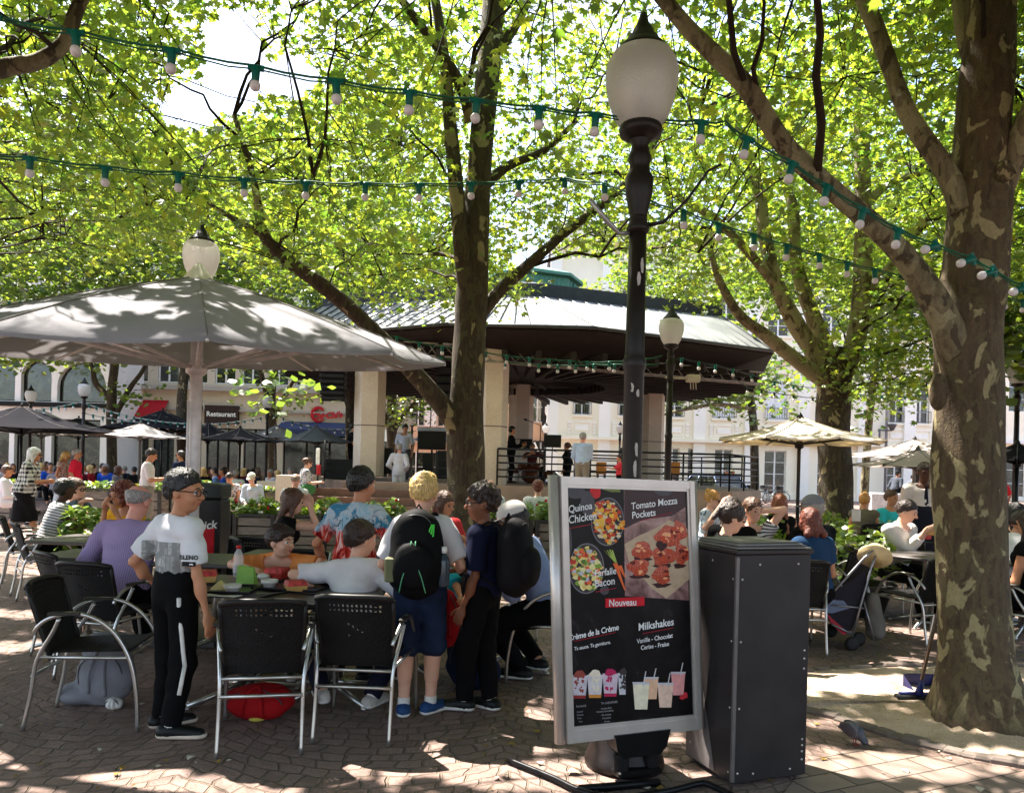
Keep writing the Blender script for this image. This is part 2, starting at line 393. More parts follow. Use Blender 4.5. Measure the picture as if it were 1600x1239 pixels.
for i, (px, w) in enumerate(ups):     # panel ornament between the storeys
    m = MB()
    c = xx(px, D); hw = .62
    m.box(c - hw, c + hw, D - .06, D + .01, 3.95, 4.0); m.box(c - hw, c + hw, D - .06, D + .01, 4.65, 4.7); m.box(c - hw, c - hw + .05, D - .06, D, 4.0, 4.65); m.box(c + hw - .05, c + hw, D - .06, D, 4.0, 4.65)
    m.box(c - hw + .2, c + hw - .2, D - .08, D, 4.15, 4.5)
    for sx in (-1, 1):
        for k in range(4): m.box(c + sx * (hw + .22) - .09, c + sx * (hw + .22) + .09, D - .09, D, 3.92 + k * .22, 4.08 + k * .22)
    m.build('ornament', M_PINK, bw)
for (px, w) in ups:
    c = xx(px, D); hw = w / 48 + .12
    for zz, h in ((5.15, 3.0), (10.6, 2.8)):
        m = MB(); m.box(c - hw, c - hw + .12, D - .05, D + .01, zz, zz + h + .12); m.box(c + hw - .12, c + hw, D - .05, D + .01, zz, zz + h + .12); m.box(c - hw + .12, c + hw - .12, D - .05, D + .01, zz + h, zz + h + .12); m.box(c - hw, c + hw, D - .12, D + .01, zz - .14, zz); m.build('window_surround', M_CREAM, bw)
for h, k in zip(holes, kinds):
    window(bw, h, D, 2, 4, rail=k[0] == 'u', shutter=(k[0] == 'u' and k[1] in (3, 4)))
m = MB(); m.prism([(x0 - .3, D - .8), (x1 + .3, D - .8), (x1 + .3, D + 14), (x0 - .3, D + 14)], 16.9, 17.1); m.add([(x0, D, 17.1), (x1, D, 17.1), (x1, D + 7, 20), (x0, D + 7, 20), (x0, D + 14, 17.1), (x1, D + 14, 17.1)], [(0, 1, 2, 3), (3, 2, 5, 4), (0, 3, 4), (1, 5, 2)])
m.build('roof', M_ROOF, bw)
m = MB(); xp = xx(1381, D, 640); m.tube([(xp, D - .42, 0.2), (xp, D - .42, 16)], .09, 8); m.build('downpipe', mat('zinc_pipe', C(150, 148, 156), .5, .4, bump=0), bw)
m = MB(); c = P(1372, 672, 49.4); m.tube([c, c + Vector((.9, 0, 0))], .06, 6); m.tube([c + Vector((.1, 0, -1)), c + Vector((.1, 0, .1))], .07, 6); m.lathe([(.1, 0), (.28, .35), (.3, .4), (0, .45)], 10, c + Vector((.9, 0, .0)))
m.build('wall_lamp', M_IRON, bw)

D2 = 62.0
b2 = empty('corner_building', (0, 0, 0), 0, 'cream building with tall windows at the right edge behind the lamp', 'building')
x0, x1 = xx(1482, D2), xx(1700, D2); hs = []
for px in (1528, 1588, 1650):
    c = xx(px, D2)
    for zz in (7.2, 12.0): hs.append((c - .7, c + .7, zz, zz + 3))
    hs.append((c - .8, c + .8, .3, 3.6))
m = MB(); wall_grid(m, x0, x1, -.2, 19, D2, hs, .3); m.add([(x0, D2, -.2), (x0, D2 + 10, -.2), (x0, D2 + 10, 19), (x0, D2, 19)], [(0, 1, 2, 3)]); m.build('wall', M_CREAM, b2)
for a_ in ((4.6, 4.9, .5), (18, 19, .9)): m = MB(); m.box(x0 - .3, x1, D2 - a_[2], D2, a_[0], a_[1]); m.build('cornice', M_WHITE, b2)
m = MB(); m.box(x0, x1, D2 - .9, D2 + 10, 19, 19.4); m.build('roof', M_ROOF, b2)
for h in hs: window(b2, h, D2, 2, 3)

D3 = 60.0
b3 = empty('bakery_building', (0, 0, 0), 0, 'peach building with a black vertical shop sign seen through the bandstand', 'building')
x0, x1 = xx(712, D3), xx(868, D3); hs = [(xx(px, D3) - .6, xx(px, D3) + .6, zz, zz + 2.4) for px in (730, 770, 808, 838) for zz in (5.2, 9.4)]
hs.append((xx(825, D3), xx(863, D3), .2, 2.6)); hs.append((xx(730, D3), xx(800, D3), .2, 2.6))
m = MB(); wall_grid(m, x0, x1, -.2, 14, D3, hs, .3); m.add([(x1, D3, -.2), (x1, D3, 14), (x1, D3 + 10, 14), (x1, D3 + 10, -.2)], [(0, 1, 2, 3)]); m.build('wall', M_PEACH, b3)
for h in hs: window(b3, h, D3, 2, 2)
m = MB(); m.box(x0, x1, D3 - .5, D3 + 10, 14, 14.5); m.build('roof', M_ROOF, b3)
M_BLACK = mat('sign_black', C(22, 20, 20), .5, bump=0); M_LET = mat('letter_white', C(240, 238, 232), .6, bump=0)
def sign_text(parent, body, M, size, m_, bold=.0, name='lettering', align='CENTER', shear=0., spacing=1., line=0.):
    mb = MB()
    for k, ln in enumerate(body.split('\n')):
        vs, fs = text_mesh(ln, size, bold, align, 0, shear, spacing); mb.add([M @ (Vector((v.x, v.y - k * line, 0))) for v in vs], fs)
    return mb.build(name, m_, parent)
FR = lambda x, y, z: Matrix.Translation((x, y, z)) @ Matrix.Rotation(math.pi / 2, 4, 'X')
sx0, sx1 = xx(828, D3), xx(866, D3)
m = MB(); m.box(sx0, sx1, D3 - .35, D3 - .02, 2.75, 3.75); sg = m.build('shop_sign', M_BLACK, b3)
sign_text(sg, 'PAUL', FR(xx(842, D3), D3 - .36, 2.95), 1.0, M_LET, .02)
c = P(858, 628, D3 - 1.2); m = MB(); m.box(c.x - .5, c.x + .5, D3 - 1.4, D3 - 1.0, 4.4, 8.6); m.box(c.x - .1, c.x + .1, D3 - 1.0, D3, 5, 5.1); m.box(c.x - .1, c.x + .1, D3 - 1.0, D3, 8, 8.1); sg = m.build('hanging_sign', M_BLACK, b3)
sign_text(sg, 'P\nA\nU\nL', FR(c.x, D3 - 1.41, 7.6), 1.0, M_LET, .02, line=.98)

D4 = 66.0
b4 = empty('shuttered_house', (0, 0, 0), 0, 'peach fronted house with white shutters glimpsed left of the central trunk', 'building')
x0, x1 = xx(585, D4), xx(716, D4); hs = [(xx(px, D4) - .55, xx(px, D4) + .55, zz, zz + 2.3) for px in (612, 652, 692) for zz in (5.0, 8.6)] + [(xx(600, D4), xx(700, D4), .2, 2.8)]
m = MB(); wall_grid(m, x0, x1, -.2, 13, D4, hs, .3); m.build('wall', M_PEACH, b4)
for h in hs: window(b4, h, D4, 2, 2)
for h in hs[:-1]:
    for a in (h[0] - .6, h[1] + .05): m = MB(); m.box(a, a + .55, D4 - .1, D4 - .03, h[2], h[3]); m.build('shutter', M_FRAME, b4)
for a_ in ((3.6, 3.9, 0), (13, 13.4, 8)): m = MB(); m.box(x0, x1, D4 - .4, D4 + a_[2], a_[0], a_[1]); m.build('cornice', M_GREYW, b4)

D5 = 46.0
b5 = empty('restaurant_building', (0, 0, 0), 0, 'beige stone block with a dark restaurant sign and red script letters', 'building')
x0, x1 = xx(166, D5), xx(640, D5); hs = []
upx = [212, 260, 305, 349, 391, 432, 475, 520, 565, 610]
for px in upx:
    c = xx(px, D5)
    for zz in (6.15, 9.9): hs.append((c - .62, c + .62, zz, zz + 2.5))
shop = [(178, 232), (238, 272), (322, 372), (380, 432), (442, 550), (560, 630)]
sh = [(xx(a, D5), xx(b, D5), .15, 3.5) for a, b in shop]
m = MB(); wall_grid(m, x0, x1, -.2, 14.5, D5, hs + sh, .35); m.build('wall', M_BEIGE, b5)
for h in hs: window(b5, h, D5, 2, 2)
for h in sh: window(b5, h, D5, 3, 1, fm=M_DARK)
for a_ in ((5.7, 5.95, .35), (4.5, 4.6, .2), (14.5, 15, .6)): m = MB(); m.box(x0, x1, D5 - a_[2], D5 + .01, a_[0], a_[1]); m.build('cornice', M_GREYW, b5)
m = MB(); m.box(x0, x1, D5 - .5, D5 + 9, 15, 15.4); m.build('roof', M_ROOF, b5)
sxa, sxb = xx(321, D5), xx(373, D5); za, zb = zy(347, 662, D5), zy(347, 634, D5)
m = MB(); m.box(sxa, sxb, D5 - .3, D5 - .01, za, zb); sg = m.build('shop_sign', mat('sign_brown', C(52, 36, 32), .6, bump=0), b5)
sign_text(sg, 'Restaurant', FR((sxa + sxb) / 2, D5 - .31, za + .42), .4, M_LET, .012)
M_RED = mat('awning_red', C(176, 24, 34), .7, bump=0); M_BLUE = mat('awning_blue', C(48, 60, 92), .7, bump=0)
m = MB(); a, b = xx(184, D5), xx(262, D5); m.add([(a, D5 - .02, zy(200, 624, D5)), (b, D5 - .02, zy(200, 624, D5)), (b, D5 - 1.2, zy(200, 654, D5)), (a, D5 - 1.2, zy(200, 654, D5)), (a, D5 - 1.2, zy(200, 662, D5)), (b, D5 - 1.2, zy(200, 662, D5))], [(0, 1, 2, 3), (3, 2, 5, 4), ])
aw = m.build('awning', M_RED, b5)
m = MB(); a, b = xx(440, D5), xx(552, D5); m.add([(a, D5 - .02, 4.0), (b, D5 - .02, 4.0), (b, D5 - 1.3, 3.5), (a, D5 - 1.3, 3.5), (a, D5 - 1.3, 3.15), (b, D5 - 1.3, 3.15)], [(0, 1, 2, 3), (3, 2, 5, 4)])
m.build('awning', M_BLUE, b5)
M_SRED = mat('script_red', C(196, 22, 40), .5, bump=0)
s_ = sign_text(b5, "Chi·Chi's", FR(xx(511, D5), D5 - .25, zy(511, 654, D5)) @ Matrix.Rotation(.10, 4, 'Z'), .5, M_SRED, .022, 'script_sign', shear=.25)
m = MB(); c = P(498, 648, D5 - .12); m.tube([c + Vector((.4 * math.cos(w), 0, .42 * math.sin(w))) for w in [math.radians(40 + 28 * k) for k in range(11)]], [.05, .09, .11, .12, .12, .11, .1, .09, .08, .06, .04], 6); m.build('flourish', M_SRED, s_)

D6 = 42.0
b6 = empty('arcade_building', (0, 0, 0), 0, 'white rendered building with big arched windows at the left edge', 'building')
x0, x1 = xx(-90, D6), xx(167, D6); zb_, zt_ = zy(60, 627, D6), zy(60, 564, D6)
hs = [(xx(a, D6), xx(b, D6), zb_, zt_) for a, b in ((-80, -35), (-26, 21), (30, 78), (87, 163))]
gh = [(xx(a, D6), xx(b, D6), .1, 3.6) for a, b in ((-80, -30), (-22, 14), (22, 70), (80, 156))]
m = MB(); wall_grid(m, x0, x1, -.2, 12.5, D6, hs, .4, arched=True)
m.v = m.v; w_ = MB(); wall_grid(w_, x0, x1, -.2, zb_ - .35, D6 - .003, gh, .4)
m2 = MB(); wall_grid(m2, x0, x1, zb_ - .35, 12.5, D6, hs, .4, arched=True); m2.add([(x1, D6, -.2), (x1, D6, 12.5), (x1, D6 + 4, 12.5), (x1, D6 + 4, -.2)], [(0, 1, 2, 3)])
m2.add([(x, y, z) for x, y, z in w_.v], w_.f)
m2.build('wall', M_WHITE, b6)
for h in hs + gh: window(b6, h, D6 + .1, 1, 1, fm=M_DARK)
for a_ in ((zb_ - .3, zb_ - .05, .25), (12., 12.5, .5)): m = MB(); m.box(x0, x1, D6 - a_[2], D6 - .006, a_[0], a_[1]); m.build('cornice', M_DARK, b6)
m = MB(); m.box(x0, x1, D6 - .4, D6 + 6, 12.5, 12.9); m.build('roof', M_ROOF, b6)
for px, py in ((28, 561), (57, 563), (85, 564)):
    c = P(px, py, D6 - .2); m = MB(); m.box(c.x - .16, c.x + .16, D6 - .3, D6 - .01, c.z - .1, c.z + .15); m.build('floodlight', M_IRON, b6)

ks = empty('bandstand', (0, 0, 0), 0, 'large octagonal bandstand with pale seamed metal roof on stone columns', 'bandstand')
def mir(pts): # pts right half (x/d at y), as (a, y) -> world x=a*20
    return pts
K0 = Vector((.25, 27.0, 0))
def ring(fx, pts): return pts
eave = [(-1.75, 20.0), (2.1, 20.0), (7.7, 23.0), (8.9, 27.6), (7.4, 32.0), (2.1, 35.0), (-1.75, 35.0), (-7.0, 32.0), (-8.5, 27.6), (-7.3, 23.0)]
zE = [P(740, 505, 20).z, P(925, 505, 20).z, P(1203, 548, 23).z] ; ze = 5.25
zc = 6.55
curb = [(-.55, 22.4), (.75, 22.4), (6.6, 24.6), (7.0, 27.4), (6.2, 30.2), (.9, 33), (-.6, 33), (-5.9, 30.2), (-6.8, 27.4), (-6.2, 24.6)]
n = len(eave)
def seam_roof():
    t = NT('seam_roof'); co = t.coord(); n1 = t.noise(co, 1.2, 4)
    return t.fin(t.pbsdf(t.ramp(n1, [(.3, C(112, 114, 112)), (.7, C(150, 152, 148))]), .5, .2, None))
M_SEAM = seam_roof(); M_ZINC = mat('zinc_dark', C(54, 56, 60), .5, .3, bump=0)
m = MB(); m.v = [(x, y, ze) for x, y in eave] + [(x, y, zc) for x, y in curb]
for i in range(n): j = (i + 1) % n; m.f.append((i, j, n + j, n + i)); m.mi.append(0); m.sm.append(False)
rf = m.build('roof', M_SEAM, ks)
m = MB()
for i in range(n):      # standing seams
    j = (i + 1) % n; a, b = Vector((*eave[i], ze)), Vector((*eave[j], ze)); c, d = Vector((*curb[i], zc)), Vector((*curb[j], zc)); k = max(2, int((b - a).length / .42))
    up = (b - a).cross(c - a).normalized(); up = up if up.z > 0 else -up
    for q_ in range(k + 1):
        w = q_ / k; p0 = a.lerp(b, w); dirv = ((c.lerp(d, .5)) - (a.lerp(b, .5))).normalized()
        tmax = 1.0; ps = a.lerp(b, w) + up * .02; pe = c.lerp(d, w) + up * .02
        m.tube([ps, pe], .022, 4, smooth=False)
m.build('seam', M_ZINC, rf)
m = MB()
for i in range(n):      # fascia + gutter
    j = (i + 1) % n
    m.tube([(*eave[i], ze - .02), (*eave[j], ze - .02)], .06, 6)
m.build('gutter', mat('gutter', C(70, 70, 70), .5, .4, bump=0), rf)
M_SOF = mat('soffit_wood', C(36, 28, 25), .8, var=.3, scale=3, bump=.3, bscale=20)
m = MB(); inn = [(K0.x + (x - K0.x) * .80, K0.y + (y - K0.y) * .80) for x, y in eave]
m.v = [(x, y, ze - .1) for x, y in eave] + [(x, y, ze - .2) for x, y in [(K0.x + (x - K0.x) * .97, K0.y + (y - K0.y) * .97) for x, y in eave]] + [(x, y, ze - .62) for x, y in inn] + [(K0.x, K0.y, ze - .3)]
for i in range(n):
    j = (i + 1) % n
    for k in (0, n): m.f.append((k + i, k + j, k + n + j, k + n + i))
    m.f.append((2 * n + i, 2 * n + j, 3 * n))
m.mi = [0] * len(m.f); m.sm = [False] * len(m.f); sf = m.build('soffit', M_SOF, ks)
m = MB()
for i in range(n):
    j = (i + 1) % n; a = Vector((*eave[i], ze - .6)); b = Vector((*eave[j], ze - .6)); kk = max(3, int((b - a).length / .8))
    for q_ in range(kk):
        p0 = a.lerp(b, (q_ + .5) / kk); p1 = Vector((K0.x, K0.y, ze - .62)).lerp(p0, .35); p0 = Vector((K0.x, K0.y, ze - .62)).lerp(p0, .96)
        dv = (p1 - p0).normalized(); sd = dv.cross(Vector((0, 0, 1))) * .07
        m.add([p0 - sd, p0 + sd, p1 + sd, p1 - sd, p0 - sd + Vector((0, 0, -.2)), p0 + sd + Vector((0, 0, -.2)), p1 + sd + Vector((0, 0, -.25)), p1 - sd + Vector((0, 0, -.25))], [(4, 5, 6, 7), (0, 1, 5, 4), (1, 2, 6, 5), (3, 0, 4, 7), (2, 3, 7, 6)])
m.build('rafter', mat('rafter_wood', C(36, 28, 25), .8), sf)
m = MB(); m.v = [(x, y, zc - .1) for x, y in curb] + [(K0.x + (x - K0.x) * 1.0, K0.y + (y - K0.y) * 1.0, zc + .38) for x, y in curb] + [(K0.x + (x - K0.x) * .35, K0.y + (y - K0.y) * .45, zc + 1.05) for x, y in curb]
for i in range(n):
    j = (i + 1) % n
    for k in (0, n): m.f.append((k + i, k + j, k + n + j, k + n + i))
m.f.append(tuple(range(2 * n, 3 * n))); m.mi = [0] * len(m.f); m.sm = [False] * len(m.f); m.build('upper_roof', M_ZINC, ks)
c = P(832, 440, 26.5); M_COP = mat('copper_green', C(96, 142, 122), .7, bump=0)
m = MB(); m.lathe([(1.6, -.3), (1.6, .35), (1.75, .4), (1.75, .5), (0, 1.1)], 8, (c.x, c.y, zc + .95), smooth=False)
for k in range(32): w = k * math.tau / 32; m.tube([(c.x + 1.5 * math.cos(w), c.y + 1.5 * math.sin(w), zc + .7), (c.x + 1.5 * math.cos(w), c.y + 1.5 * math.sin(w), zc + 1.25)], .06, 4)
m.build('lantern', M_COP, ks)
def stone_mat():
    t = NT('column_stone'); co = t.coord(); n1 = t.noise(co, 1.0, 5); n2 = t.noise(co, 25, 4)
    c = t.mix(.35, t.ramp(n1, [(.3, C(196, 178, 162)), (.7, C(222, 208, 192))]), t.ramp(n2, [(.3, C(176, 156, 142)), (.7, C(226, 212, 200))]))
    x, y, z = t.xyz(co); jz = t.math('FRACT', t.math('DIVIDE', t.math('SUBTRACT', z, .35), 2.3)); line = t.math('LESS_THAN', jz, .012)
    c = t.mix(line, c, C(90, 76, 66)); return t.fin(t.pbsdf(c, .85, 0, t.bump(n2, .15, .004)))
M_STONE = stone_mat(); PZ = 1.05
for (px, d, w, zb) in ((577, 22.6, .45, PZ + .15), (768, 21.4, .45, .95), (813, 30.2, .5, PZ), (1017, 29.0, .5, PZ), (1240, 24, 0, 0), (1135, 26.5, 0, 0)):
    if w == 0: continue
    c = XD(px, d, 2.5); m = MB(); m.lathe([(w + .0, zb), (w, ze - .45)], 6, (0, 0, 0), smooth=False)
    o = m.build('column', M_STONE, ks); o.location = (c.x, c.y, 0); o.rotation_euler = (0, 0, .15)
M_PLAT = mat('platform_stone', C(156, 132, 118), .85, var=.2, scale=2); M_PFLOOR = mat('platform_floor', C(120, 92, 82), .85)
plat = [(-4.6, 20.9), (6.0, 20.9), (7.6, 23.4), (8.4, 27.5), (7.0, 31.5), (-6.4, 31.5), (-8, 27.5), (-5.6, 23.6)]
m = MB(); m.prism(plat, 0, PZ); m.build('platform', M_PLAT, ks)
m = MB()
for k in range(5):
    z1 = PZ - .21 * (k + 1) + .02; y0 = 20.9 - .38 * (k + 1)
    m.box(-5.3 - .2 * k, -1.9, y0, y0 + .378 if k else 20.895, 0, z1)
m.build('steps', M_PFLOOR, ks)
m = MB(); m.box(-5.9, -5.35, 19.2, 21.5, 0, 1.2); m.box(-6.9, -5.9, 20.8, 21.2, 0, 1.0); m.build('parapet', M_STONE, ks)
M_RAIL = mat('black_rail', C(34, 32, 32), .5, .3, bump=0)
def railing(pts, z0, h=1.0, bars=5, parent=None, post=1.2):
    m = MB()
    for a, b in zip(pts[:-1], pts[1:]):
        a = Vector((*a, z0)); b = Vector((*b, z0)); L_ = (b - a).length
        for k in range(bars): z = h * (1 - k * .19); m.tube([a + Vector((0, 0, z)), b + Vector((0, 0, z))], .022 if k else .03, 5)
        nn = max(1, int(L_ / post))
        for k in range(nn + 1): p = a.lerp(b, k / nn); m.tube([p, p + Vector((0, 0, h))], .026, 5)
    return m.build('railing', M_RAIL, parent)
railing([(-.4, 21.0), (5.95, 21.0), (7.5, 23.5)], PZ, 1.0, 5, ks)
railing([(2.9, 30.9), (6.9, 30.9), (8.2, 27.4)], PZ, 1.1, 5, ks)
railing([(-2.1, 21.6), (-.45, 21.6)], PZ - .35, 1.25, 6, ks, .55)
railing([(-5.6, 23.5), (-5.2, 21.3)], PZ, 1.1, 5, ks)
def truss(a, b, s=.3, parent=None):
    m = MB(); a = Vector(a); b = Vector(b); dv = (b - a).normalized(); sd = dv.cross(Vector((0, 0, 1))).normalized() * s / 2; up = Vector((0, 0, s / 2)); L_ = (b - a).length
    cs = [(sd + up), (sd - up), (-sd - up), (-sd + up)]
    for c in cs: m.tube([a + c, b + c], .025, 5)
    nn = int(L_ / s)
    for k in range(nn):
        p, q = a.lerp(b, k / nn), a.lerp(b, (k + 1) / nn)
        for i in range(4):
            j = (i + 1) % 4; m.tube([p + cs[i], q + cs[j]], .012, 4)
    return m.build('truss', mat('aluminium_truss', C(150, 142, 136), .4, .6, bump=0), parent)
tr = truss(P(690, 548, 20.8), P(1190, 592, 23.5), .34, ks); truss(P(560, 540, 22.5), P(690, 548, 20.8), .34, ks)
def bark_mat(name, base1, base2, pale, mid, thr=.56, sc=1.0):
    t = NT(name); co = t.coord(scale=(1, 1, .6)); co1 = t.coord()
    n1 = t.noise(co, 6.5 * sc, 3, .5, .6); n2 = t.noise(co, 11 * sc, 3, .5, .8); fine = t.noise(co1, 60, 5); ver = t.noise(t.coord(scale=(1, 1, .15)), 30, 4)
    big = t.noise(co, .9, 2)
    c = t.ramp(ver, [(.3, base1), (.7, base2)])
    m2 = t.ramp(n2, [(.545, (0, 0, 0)), (.56, (1, 1, 1))]); c = t.mix(m2, c, mid)
    x, y, z = t.xyz(co1)
    lowb = t.math('MULTIPLY', t.ramp(z, [(0.02, (0, 0, 0)), (.25, (1, 1, 1))]), 1.0)
    th = t.math('ADD', n1, t.math('MULTIPLY', t.math('SUBTRACT', big, .5), .5)); th = t.math('ADD', th, t.math('MULTIPLY', t.math('MAXIMUM', t.math('SUBTRACT', 1.9, z), 0.0), .035))
    m1 = t.ramp(th, [(thr, (0, 0, 0)), (thr + .03, (1, 1, 1))]); m1 = t.math('MULTIPLY', m1, lowb)
    c = t.mix(m1, c, t.mix(t.noise(co, 15, 3), pale, tuple(v * .72 for v in pale)))
    c = t.mix(.6, c, t.ramp(fine, [(.3, (.65, .65, .65)), (.7, (1.2, 1.2, 1.2))]), 'MULTIPLY')
    h = t.math('ADD', t.math('ADD', t.math('MULTIPLY', m1, -.5), t.math('MULTIPLY', m2, -.35)), t.math('ADD', t.math('MULTIPLY', ver, .6), t.math('MULTIPLY', fine, .35)))
    return t.fin(t.pbsdf(c, .85, 0, t.bump(h, .7, .014)))
M_BARK = bark_mat('plane_bark', C(64, 50, 34), C(98, 80, 56), C(164, 150, 110), C(92, 80, 54), .565, 1.35)
M_BARKD = bark_mat('plane_bark_dark', C(46, 35, 27), C(78, 62, 46), C(160, 146, 110), C(76, 68, 48), .63, .8)
M_LIMB = bark_mat('limb_bark', C(96, 84, 62), C(136, 124, 94), C(156, 146, 112), C(78, 66, 48), .50)
M_TWIG = mat('twig_bark', C(52, 42, 32), .9, var=.3, bump=0)
def leaf_mat(name, refl, trans, mixf=.5):
    t = NT(name); a = t.n('ShaderNodeAttribute', attribute_name='tint'); f = a.outputs['Fac']
    c1 = t.ramp(f, [(0, tuple(v * .62 for v in refl)), (.55, refl), (1, (refl[0] * 1.9, refl[1] * 1.45, refl[2] * 1.1))])
    c2 = t.ramp(f, [(0, (trans[0] * .3, trans[1] * .5, trans[2] * .5)), (.55, trans), (1, (trans[0] * 1.7, trans[1] * 1.3, trans[2] * .9))])
    d = t.n('ShaderNodeBsdfDiffuse'); t.l(c1, d.inputs[0]); r = t.n('ShaderNodeBsdfTranslucent'); t.l(c2, r.inputs[0])
    g = t.n('ShaderNodeBsdfGlossy'); g.inputs['Roughness'].default_value = .38; g.inputs['Color'].default_value = (.9, .95, .9, 1)
    m1 = t.n('ShaderNodeMixShader'); m1.inputs[0].default_value = mixf; t.l(d.outputs[0], m1.inputs[1]); t.l(r.outputs[0], m1.inputs[2])
    m2 = t.n('ShaderNodeMixShader'); m2.inputs[0].default_value = .07; t.l(m1.outputs[0], m2.inputs[1]); t.l(g.outputs[0], m2.inputs[2])
    return t.fin(m2)
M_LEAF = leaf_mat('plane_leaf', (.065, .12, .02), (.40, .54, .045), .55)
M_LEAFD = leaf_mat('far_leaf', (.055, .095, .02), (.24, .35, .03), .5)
def polar(pts): return np.array([(r * math.cos(math.radians(a)), r * math.sin(math.radians(a)), z) for a, r, z in pts], np.float32)
LEAF_HI = polar([(270, .12, 0), (315, .42, -.02), (340, .34, .01), (2, .78, -.06), (20, .46, .01), (44, .98, -.05), (62, .52, .02), (78, .72, .0), (90, 1.1, -.1), (102, .72, .0), (118, .52, .02), (136, .98, -.05), (160, .46, .01), (178, .78, -.06), (200, .34, .01), (225, .42, -.02)])
LEAF_HI = np.vstack([[[0, .12, .03]], LEAF_HI]).astype(np.float32)
TRI_HI = np.array([(0, 1 + i, 1 + (i + 1) % 16) for i in range(16)], np.int32)
LEAF_MD = polar([(270, .1, 0), (330, .5, -.03), (15, .85, -.05), (35, .5, .02), (52, 1.0, -.04), (72, .58, .01), (90, 1.05, -.08), (108, .58, .01), (128, 1.0, -.04), (145, .5, .02), (165, .85, -.05), (210, .5, -.03)])
TRI_MD = np.array([(0, 1, 2), (0, 2, 3), (0, 3, 4), (0, 4, 5), (0, 5, 6), (0, 6, 7), (0, 7, 8), (0, 8, 9), (0, 9, 10), (0, 10, 11)], np.int32)
LEAF_LO = polar([(270, .15, 0), (350, .75, -.04), (50, 1.0, -.02), (90, .95, -.06), (130, 1.0, -.02), (190, .75, -.04)])
TRI_LO = np.array([(0, 1, 2), (0, 2, 3), (0, 3, 4), (0, 4, 5)], np.int32)
def rot_from(az, tilt, roll):     # leaf frame: y axis = tip direction (az, drooping by tilt), rolled
    n = len(az); ty = np.stack([np.cos(az) * np.cos(tilt), np.sin(az) * np.cos(tilt), -np.sin(tilt)], 1)
    sx = np.stack([np.sin(az), -np.cos(az), np.zeros(n)], 1); nz = np.cross(sx, ty)
    c, s = np.cos(roll)[:, None], np.sin(roll)[:, None]
    return np.stack([sx * c + nz * s, ty, nz * c - sx * s], 2)      # columns
def leaves_mesh(name, pos, size, mats, lod, tint, parent):
    if len(pos) == 0: return None
    B, T = ((LEAF_HI, TRI_HI), (LEAF_MD, TRI_MD), (LEAF_LO, TRI_LO))[lod]; n = len(pos)
    az = RNG.uniform(0, 2 * math.pi, n); tilt = RNG.normal(.45, .42, n); roll = RNG.normal(0, .45, n)
    R = rot_from(az, tilt, roll); V = np.einsum('nij,kj->nki', R, B) * size[:, None, None] + pos[:, None, :]
    F = T[None] + (np.arange(n) * len(B))[:, None, None]
    me = npmesh(name, V.reshape(-1, 3), F.reshape(-1, 3), mats, False, np.repeat(tint, len(B)))
    return link(name, me, parent)
def rough_tube(m, path, rad, n=16, amp=.06, seed=0, flare=None):
    o0 = len(m.v); m.tube(path, rad, n, True, True)
    k = 0; R_ = random.Random(seed); ph = [R_.uniform(0, 6.28) for _ in range(6)]
    for i in range(len(path)):
        c = Vector(path[i])
        for j in range(n):
            v = Vector(m.v[o0 + i * n + j]); d = v - c; w = 2 * math.pi * j / n
            f = 1 + amp * (math.sin(3 * w + ph[0] + i * .45) * .5 + math.sin(2 * w + ph[1] - i * .3) * .5 + math.sin(5 * w + ph[2] + i * .9) * .3 + math.sin(i * .8 + ph[3]) * .3)
            if flare and c.z < flare: f += (1 - max(0, c.z) / flare) ** 2 * (.34 + .2 * math.sin(4 * w + ph[4]))
            m.v[o0 + i * n + j] = tuple(c + d * f)
def pathpx(pts):   # (px,py,d,width_px) -> positions, radii
    q = catmull([(*P(a, b, d), w * d / 1200 / 2) for a, b, d, w in pts], 5)
    return [Vector(p[:3]) for p in q], [max(.004, p[3]) for p in q]
TREES = []
class Tree:
    def __init__(s, base, label, trunk, limbs=(), bark=None, limbbark=None, group='plane trees on the square', name='plane_tree', flare=.8):
        s.root = empty(name, (0, 0, 0), 0, label, 'tree', group); s.limb_pts = []; s.base = Vector(base)
        bark = bark or M_BARKD; ps, rs = trunk; m = MB(); rough_tube(m, ps, rs, 20, .06, len(TREES), flare); s.trunk = m.build('trunk', bark, s.root); s.limb_pts += list(zip(ps[len(ps) // 2:], rs[len(ps) // 2:]))
        for i, (p2, r2) in enumerate(limbs):
            m = MB(); rough_tube(m, p2, r2, 12, .07, i * 7 + len(TREES)); m.build('branch', limbbark or bark, s.root); s.limb_pts += list(zip(p2, r2))
        s.cl = []; s.lod = 1; TREES.append(s)
def wpath(pts): q = catmull(pts, 5); return [Vector(p[:3]) for p in q], [p[3] for p in q]
g = G(1528, 1128)
